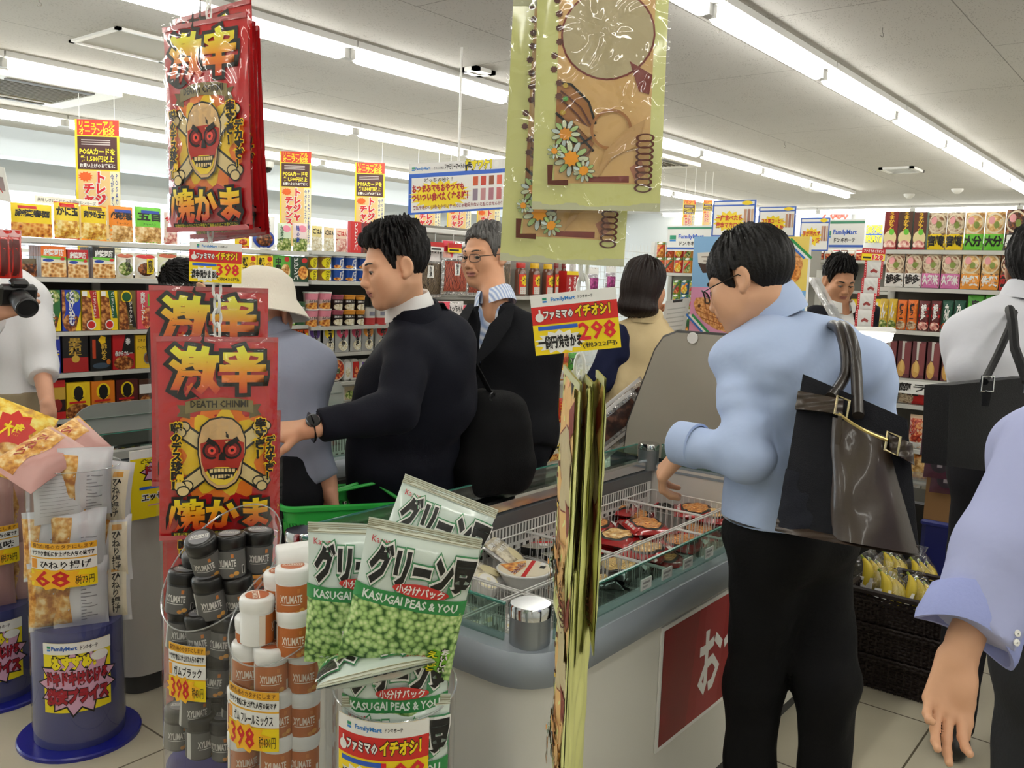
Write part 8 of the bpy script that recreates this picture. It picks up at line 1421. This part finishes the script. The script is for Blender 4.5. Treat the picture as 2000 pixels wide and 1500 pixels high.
# big hanging sign
a, b, c_ = PD(797, 420, 4.4), PD(990, 408, 4.4), PD(797, 322, 4.4); ex = b - a; ez = np.array((0, 0, (c_ - a)[2]))
hs = board('hanging_sign', a, ex, ez, [('r', 0, 0, 1, .8, P_('#2f62c4')), ('r', .03, .04, .97, .72, white), ('r', 0, .8, 1, 1, P_('#eceae6'))] + logo(.03, .86, .03, .07) + [('t', 'FamilyMart', .14, .89, .15, .07, fm_blue, .03), ('t', 'オススメ商品', .3, .89, .1, .05, P_('#555'), .01), ('t', 'ファミリーマートの', .46, .9, .2, .11, bk, .03), ('t', '推すワケ！', .7, .91, .26, .19, P_('#f2e01c'), .06, (bk, .1)), ('e', .88, .9, .025, .06, white), ('s', .32, .36, .32, .3, 22, P_('#f4dc28')), ('t', 'どっちの味？！', .3, .66, .28, .08, bk, .02), ('t', 'おつまみでもおやつでも', .3, .5, .52, .14, P_('#b0202a'), .05), ('t', 'ついつい食べたくなる味！', .32, .33, .56, .16, P_('#b0202a'), .05), ('t', '実感や味わいは色々小さいサイズじゃ物足りないと感じませんか？', .5, .13, .9, .08, P_('#8a2a3a'), .02)] + [('r', .65 + k * .08, .5, .70 + k * .08, .68, (P_('#c8542c'), P_('#c0402c'), P_('#8a4a2c'), P_('#d8604a'))[k]) for k in range(4)] + [('r', .65 + k * .08, .2, .70 + k * .08, .44, (P_('#8a7a88'), P_('#c08a8a'), P_('#a8707a'), P_('#c06a6a'))[k]) for k in range(4)], 'white sign with blue frame and red lettering hanging from the ceiling on a cord', 'sign', eps=.0008)
tpc = (a + b) / 2 + ez; M().tube([(tpc[0], tpc[1], tpc[2]), (tpc[0], tpc[1], ZC)], .006, white, n=6).build('hanging_cord', hs)
yboard(12.8, 1598, 1664, 410, 434, [('r', 0, 0, 1, 1, P_('#a8d4ec')), ('t', '7,080', .5, .5, .8, .7, P_('#e0402c'), .05, (white, .1))], 'light blue sign with red price on the far end wall', 'sign', 'wall_sign'); yboard(12.8, 1690, 1724, 440, 474, [('r', 0, 0, 1, 1, P_('#e8dc3a')), ('r', 0, .44, 1, .52, blue), ('t', '8.6', .5, .76, .8, .36, P_('#f2ea3a'), .05, (blue, .1)), ('t', 'ART', .5, .24, .85, .34, P_('#f2ea3a'), .05, (blue, .1))], 'yellow and blue sign on the far end wall beside the tall ramen boxes', 'sign', 'wall_sign')
# shelf with bottles behind the far man
XM = 6.6; yM = lambda px, z: .5 - solve_axis((XM, .5, z), (0, -1, 0), px=px); zm_ = [PX(1600, 507, XM)[2], PX(1600, 565, XM)[2], PX(1600, 640, XM)[2], .6]
gondola('far_shelving', 'y', XM, yM(1572, 1.4), yM(1735, 1.4), zm_, .35, 'far shelving with red packs and small bottles behind the far man', 1.75, '#9a978e')
place_row(zm_[1], XM, [(1580 + 11 * k, 1590 + 11 * k, 528, lambda W, H: cupp('small_bottle', W * .5, W * .4, H, mat('#8a8a80', .15, coat=.5), [('r', 0, .2, 1, .6, white)], lid=bk, rim=bk), 'small clear bottle with black cap, %s from the left' % ORD[k]) for k in range(6)], 'shelf behind the far man', 'y', 'small bottles far back', 'bottle')
place_row(zm_[0], XM, [(1578 + 15 * k, 1592 + 15 * k, 487, pc('far_pack', .04, (rd, br, P_('#d8c8b0'))[k % 3], [('r', .1, .1, .9, .6, f_red), ('r', .1, .7, .9, .9, white)], seed=120 + k), 'small red snack pack, %s from the left' % ORD[k]) for k in range(9)], 'top shelf behind the far man', 'y', 'red packs far back', 'snack')
place_row(zm_[2], XM, [(1580 + 15 * k, 1594 + 15 * k, 580, pc('far_pack', .04, (rd, bk, yl)[k % 3], [('r', .1, .1, .9, .6, f_dark), ('v', '辛', .5, .75, .4, .3, white, .04)], seed=130 + k), 'small dark snack pack, %s from the left' % ORD[k]) for k in range(9)], 'lower shelf behind the far man', 'y', 'dark packs far back', 'snack')
# clear sheet beside the far man
q = PD(1600, 600, 4.2); m = M(); m.grid(np.array([[q + CR * (-.07 + .2 * v + .06 * u) + UP * (.14 - .3 * v) + CF * .02 * math.sin(u * 3) for u in (0, .33, .66, 1)] for v in np.linspace(0, 1, 6)]), clear('#f4f0f6', .6, .1, bump=.4, diff=.25)); tag(m.build('plastic_sheet', base=q), 'clear crumpled plastic sheet hanging between the picture board and the far man', 'plastic sheet')
# ================================================================ right: wicker basket of bananas, carton, blue bin
wk = mat('#2a211f', .5, spec=.3); x0, x1, y0, y1, zt = 3.37, 3.70, .66, .98, .37; tb = thing('wicker_basket', ((x0 + x1) / 2, (y0 + y1) / 2, 0), 'dark brown wicker basket of bananas standing on the floor', 'basket')
m = M(); n = 96
def per(s_, e=0):
    W_, D_ = x1 - x0 + 2 * e, y1 - y0 + 2 * e; L_ = 2 * (W_ + D_); q = s_ * L_
    if q < W_: return (x0 - e + q, y0 - e)
    if q < W_ + D_: return (x1 + e, y0 - e + q - W_)
    if q < 2 * W_ + D_: return (x1 + e - (q - W_ - D_), y1 + e)
    return (x0 - e, y1 + e - (q - 2 * W_ - D_))
rows = 30
for k in range(rows):
    z = .008 + k * (zt - .015) / rows; lip = .012 if k in (9, 10, 19, 20, 29, 28) else 0
    m.tube([(*per(i / n, lip + .004 * (1 if (i + k) % 2 else -1)), z) for i in range(n)], .0062, wk, n=5, closed=True)
m.build('woven_wall', tb); m = M()
for i in range(0, n, 2): m.tube([(*per(i / n), 0), (*per(i / n), zt)], .005, wk, n=5)
m.build('stakes', tb); M().box((x0 + .005, y0 + .005, .0), (x1 - .005, y1 - .005, .012), wk).build('base', tb); M().tube([(*per(i / n, .012), zt + .002) for i in range(n)], .012, wk, n=6, closed=True).build('rim', tb)
M().box((x0 + .01, y0 + .01, .012), (x1 - .01, y1 - .01, .26), wk).build('liner', tb)
ban = mat('#d9bf2e', .4, var=.12, vscale=14); bgr = mat('#8a9a2c', .5)
def bananas(px, py, d, rz, label, lean=0):
    p = PD(px, py, d); t = thing('banana_bag', p, label, 'bananas', 'bagged bananas')
    T = Tm(p, face(p, rz * .3), -lean)
    for k in range(3):
        a = np.linspace(-.75, .75, 9); off = (k - 1) * .036
        m = M().tube([(-.075 + off * .6 + .105 * math.cos(q), off * .9 - .01, .085 * math.sin(q) * 1.15) for q in a], [.007, .014, .0195, .022, .0225, .022, .019, .012, .006], ban, T, n=10); m.tube([(-.075 + off * .6 + .105 * math.cos(q), off * .9 - .01, .098 * math.sin(q)) for q in (.72, .82, .9)], .005, bgr, T, n=6); m.build('banana', t)
    m = M().lathe([(.004, -.115), (.045, -.1), (.07, -.05), (.075, 0), (.066, .05), (.035, .09), (.012, .11), (.02, .135)], clear('#ffffff', .9, .05, bump=.5, bscale=30), T, n=18, sy=.75); m.build('clear_bag', t)
    m = M().box((-.03, -.0605, -.06), (.03, -.0595, -.005), white, T); m.build('label', t)
for k, (px, py, d, rz, ln, lb) in enumerate(((1695, 1128, 3.5, -.6, .4, 'clear bag of bananas at the left of the wicker basket'), (1735, 1118, 3.62, -.9, .5, 'clear bag of bananas at the back of the wicker basket, white label up'), (1728, 1158, 3.42, -.4, .6, 'clear bag of bananas at the front of the wicker basket'), (1782, 1165, 3.45, -1.3, .6, 'clear bag of bananas at the right corner of the wicker basket'), (1792, 1130, 3.62, -1.0, .3, 'clear bag of bananas at the back right of the wicker basket'))): bananas(px, py, d, rz, lb, ln)
pb = PD(1850, 1010, 3.75); cdb = mat('#8f6a42', .75, var=.06); yb0, yb1 = pb[1] - .2, pb[1] + .1; xb = pb[0]
t = thing('blue_bin', (xb + .16, (yb0 + yb1) / 2, 0), 'dark blue bin under the brown carton at the right', 'bin'); zb_ = PX(1850, 1022, xb)[2]; m = M().box((xb, yb0, .0), (xb + .32, yb1, zb_), mat('#1b2264', .4), bev=.02); m.build('bin_body', t); M().box((xb - .004, yb0 - .004, zb_ - .03), (xb + .324, yb1 + .004, zb_), mat('#232c7a', .4), bev=.01).build('bin_rim', t)
zc_ = PX(1850, 872, xb)[2]; m = M().box((xb + .005, yb0 + .005, zb_ + .001), (xb + .315, yb1 - .005, zc_), cdb); art(m, [('v', '取扱注意', .7, .4, .05, .3, P_('#5a4028'), 0), ('v', 'たまねぎ', .8, .4, .05, .3, P_('#5a4028'), 0)], flat((xb + .0045, yb1 - .005, zb_), (0, -(yb1 - yb0 - .01), 0), (0, 0, zc_ - zb_)), (.29, zc_ - zb_)); tag(m.build('carton', base=(xb + .16, (yb0 + yb1) / 2, zb_)), 'brown cardboard carton standing on the blue bin', 'carton')
ON = pouch('purple_snack_pack', .12, .13, .03, mat('#5a3448', .25, coat=.7, bump=.5, bscale=20), [('e', .5, .5, .3, .3, P_('#2c2430')), ('r', .42, .38, .58, .6, P_('#8a8088'))], seal=.06, n=12, seed=140)
for k, (px, py) in enumerate(((1848, 935), (1830, 862), (1836, 905))): p = PX(px, py, xb - .03 - .012 * k); ON.put(p - np.array((0, 0, .065)), -pi / 2 + .2, 'dull purple pack hanging in front of the brown carton, ' + ('lowest and largest', 'topmost beside the black tote', 'middle one')[k], 'snack pack', 'purple packs by the carton')
q = PX(1782, 1000, 4.25); t = thing('counter_case', (4.4, q[1], 0), 'dark low counter with a clear tray top beside the brown leather tote', 'counter'); zt_ = PX(1790, 975, 4.25)[2]; M().box((4.2, q[1] - .12, 0), (4.6, q[1] + .35, zt_), mat('#151516', .35), bev=.01).build('body', t); M().box((4.21, q[1] - .11, zt_), (4.59, q[1] + .34, zt_ + .06), clear('#e8efee', .8, .05, diff=.08)).build('clear_tray', t)
# ================================================================ left edge
RP = pouch('red_long_pack', .06, .17, .03, mat('#c0281f', .25, coat=.8, bump=.5, bscale=20), [('r', .3, .05, .7, .8, P_('#5a1a14')), ('r', 0, .85, 1, 1, P_('#d8a8a8'))], seal=.04, n=12, seed=150)
for k, (px, yw) in enumerate(((4, .5), (14, .6), (27, .6))): p = PD(px, 496, 3.1 + .02 * k); RP.put(p - np.array((0, 0, .085)), face(p, yw), 'long red pack hanging at the left edge, %s from the left' % ORD[k], 'snack pack', 'red packs at the left edge')
p = PD(-8, 355, 3.1); ex = CR * .11 - UP * .02; board('hanging_card', p - CR * .06 - UP * .05, ex, UP * .12 - CR * .02, [('r', .1, .3, .9, .7, P_('#9a8a8a')), ('t', '税込', .6, .3, .4, .2, rd, .03)], 'grey and white card hanging at the left edge above the red packs', 'card')
a = PY(68, 396, YS + .3); b = PY(192, 402, YS + .3); board('shelf_header', (a[0], YS + .3, a[2]), (b[0] - a[0], 0, 0), (0, 0, .035), [('t', '美味しさにこだわった調味料シリーズ', .5, .5, .92, .5, P_('#555'), .01)], 'white header strip with small lettering on top of the left shelving', 'sign')
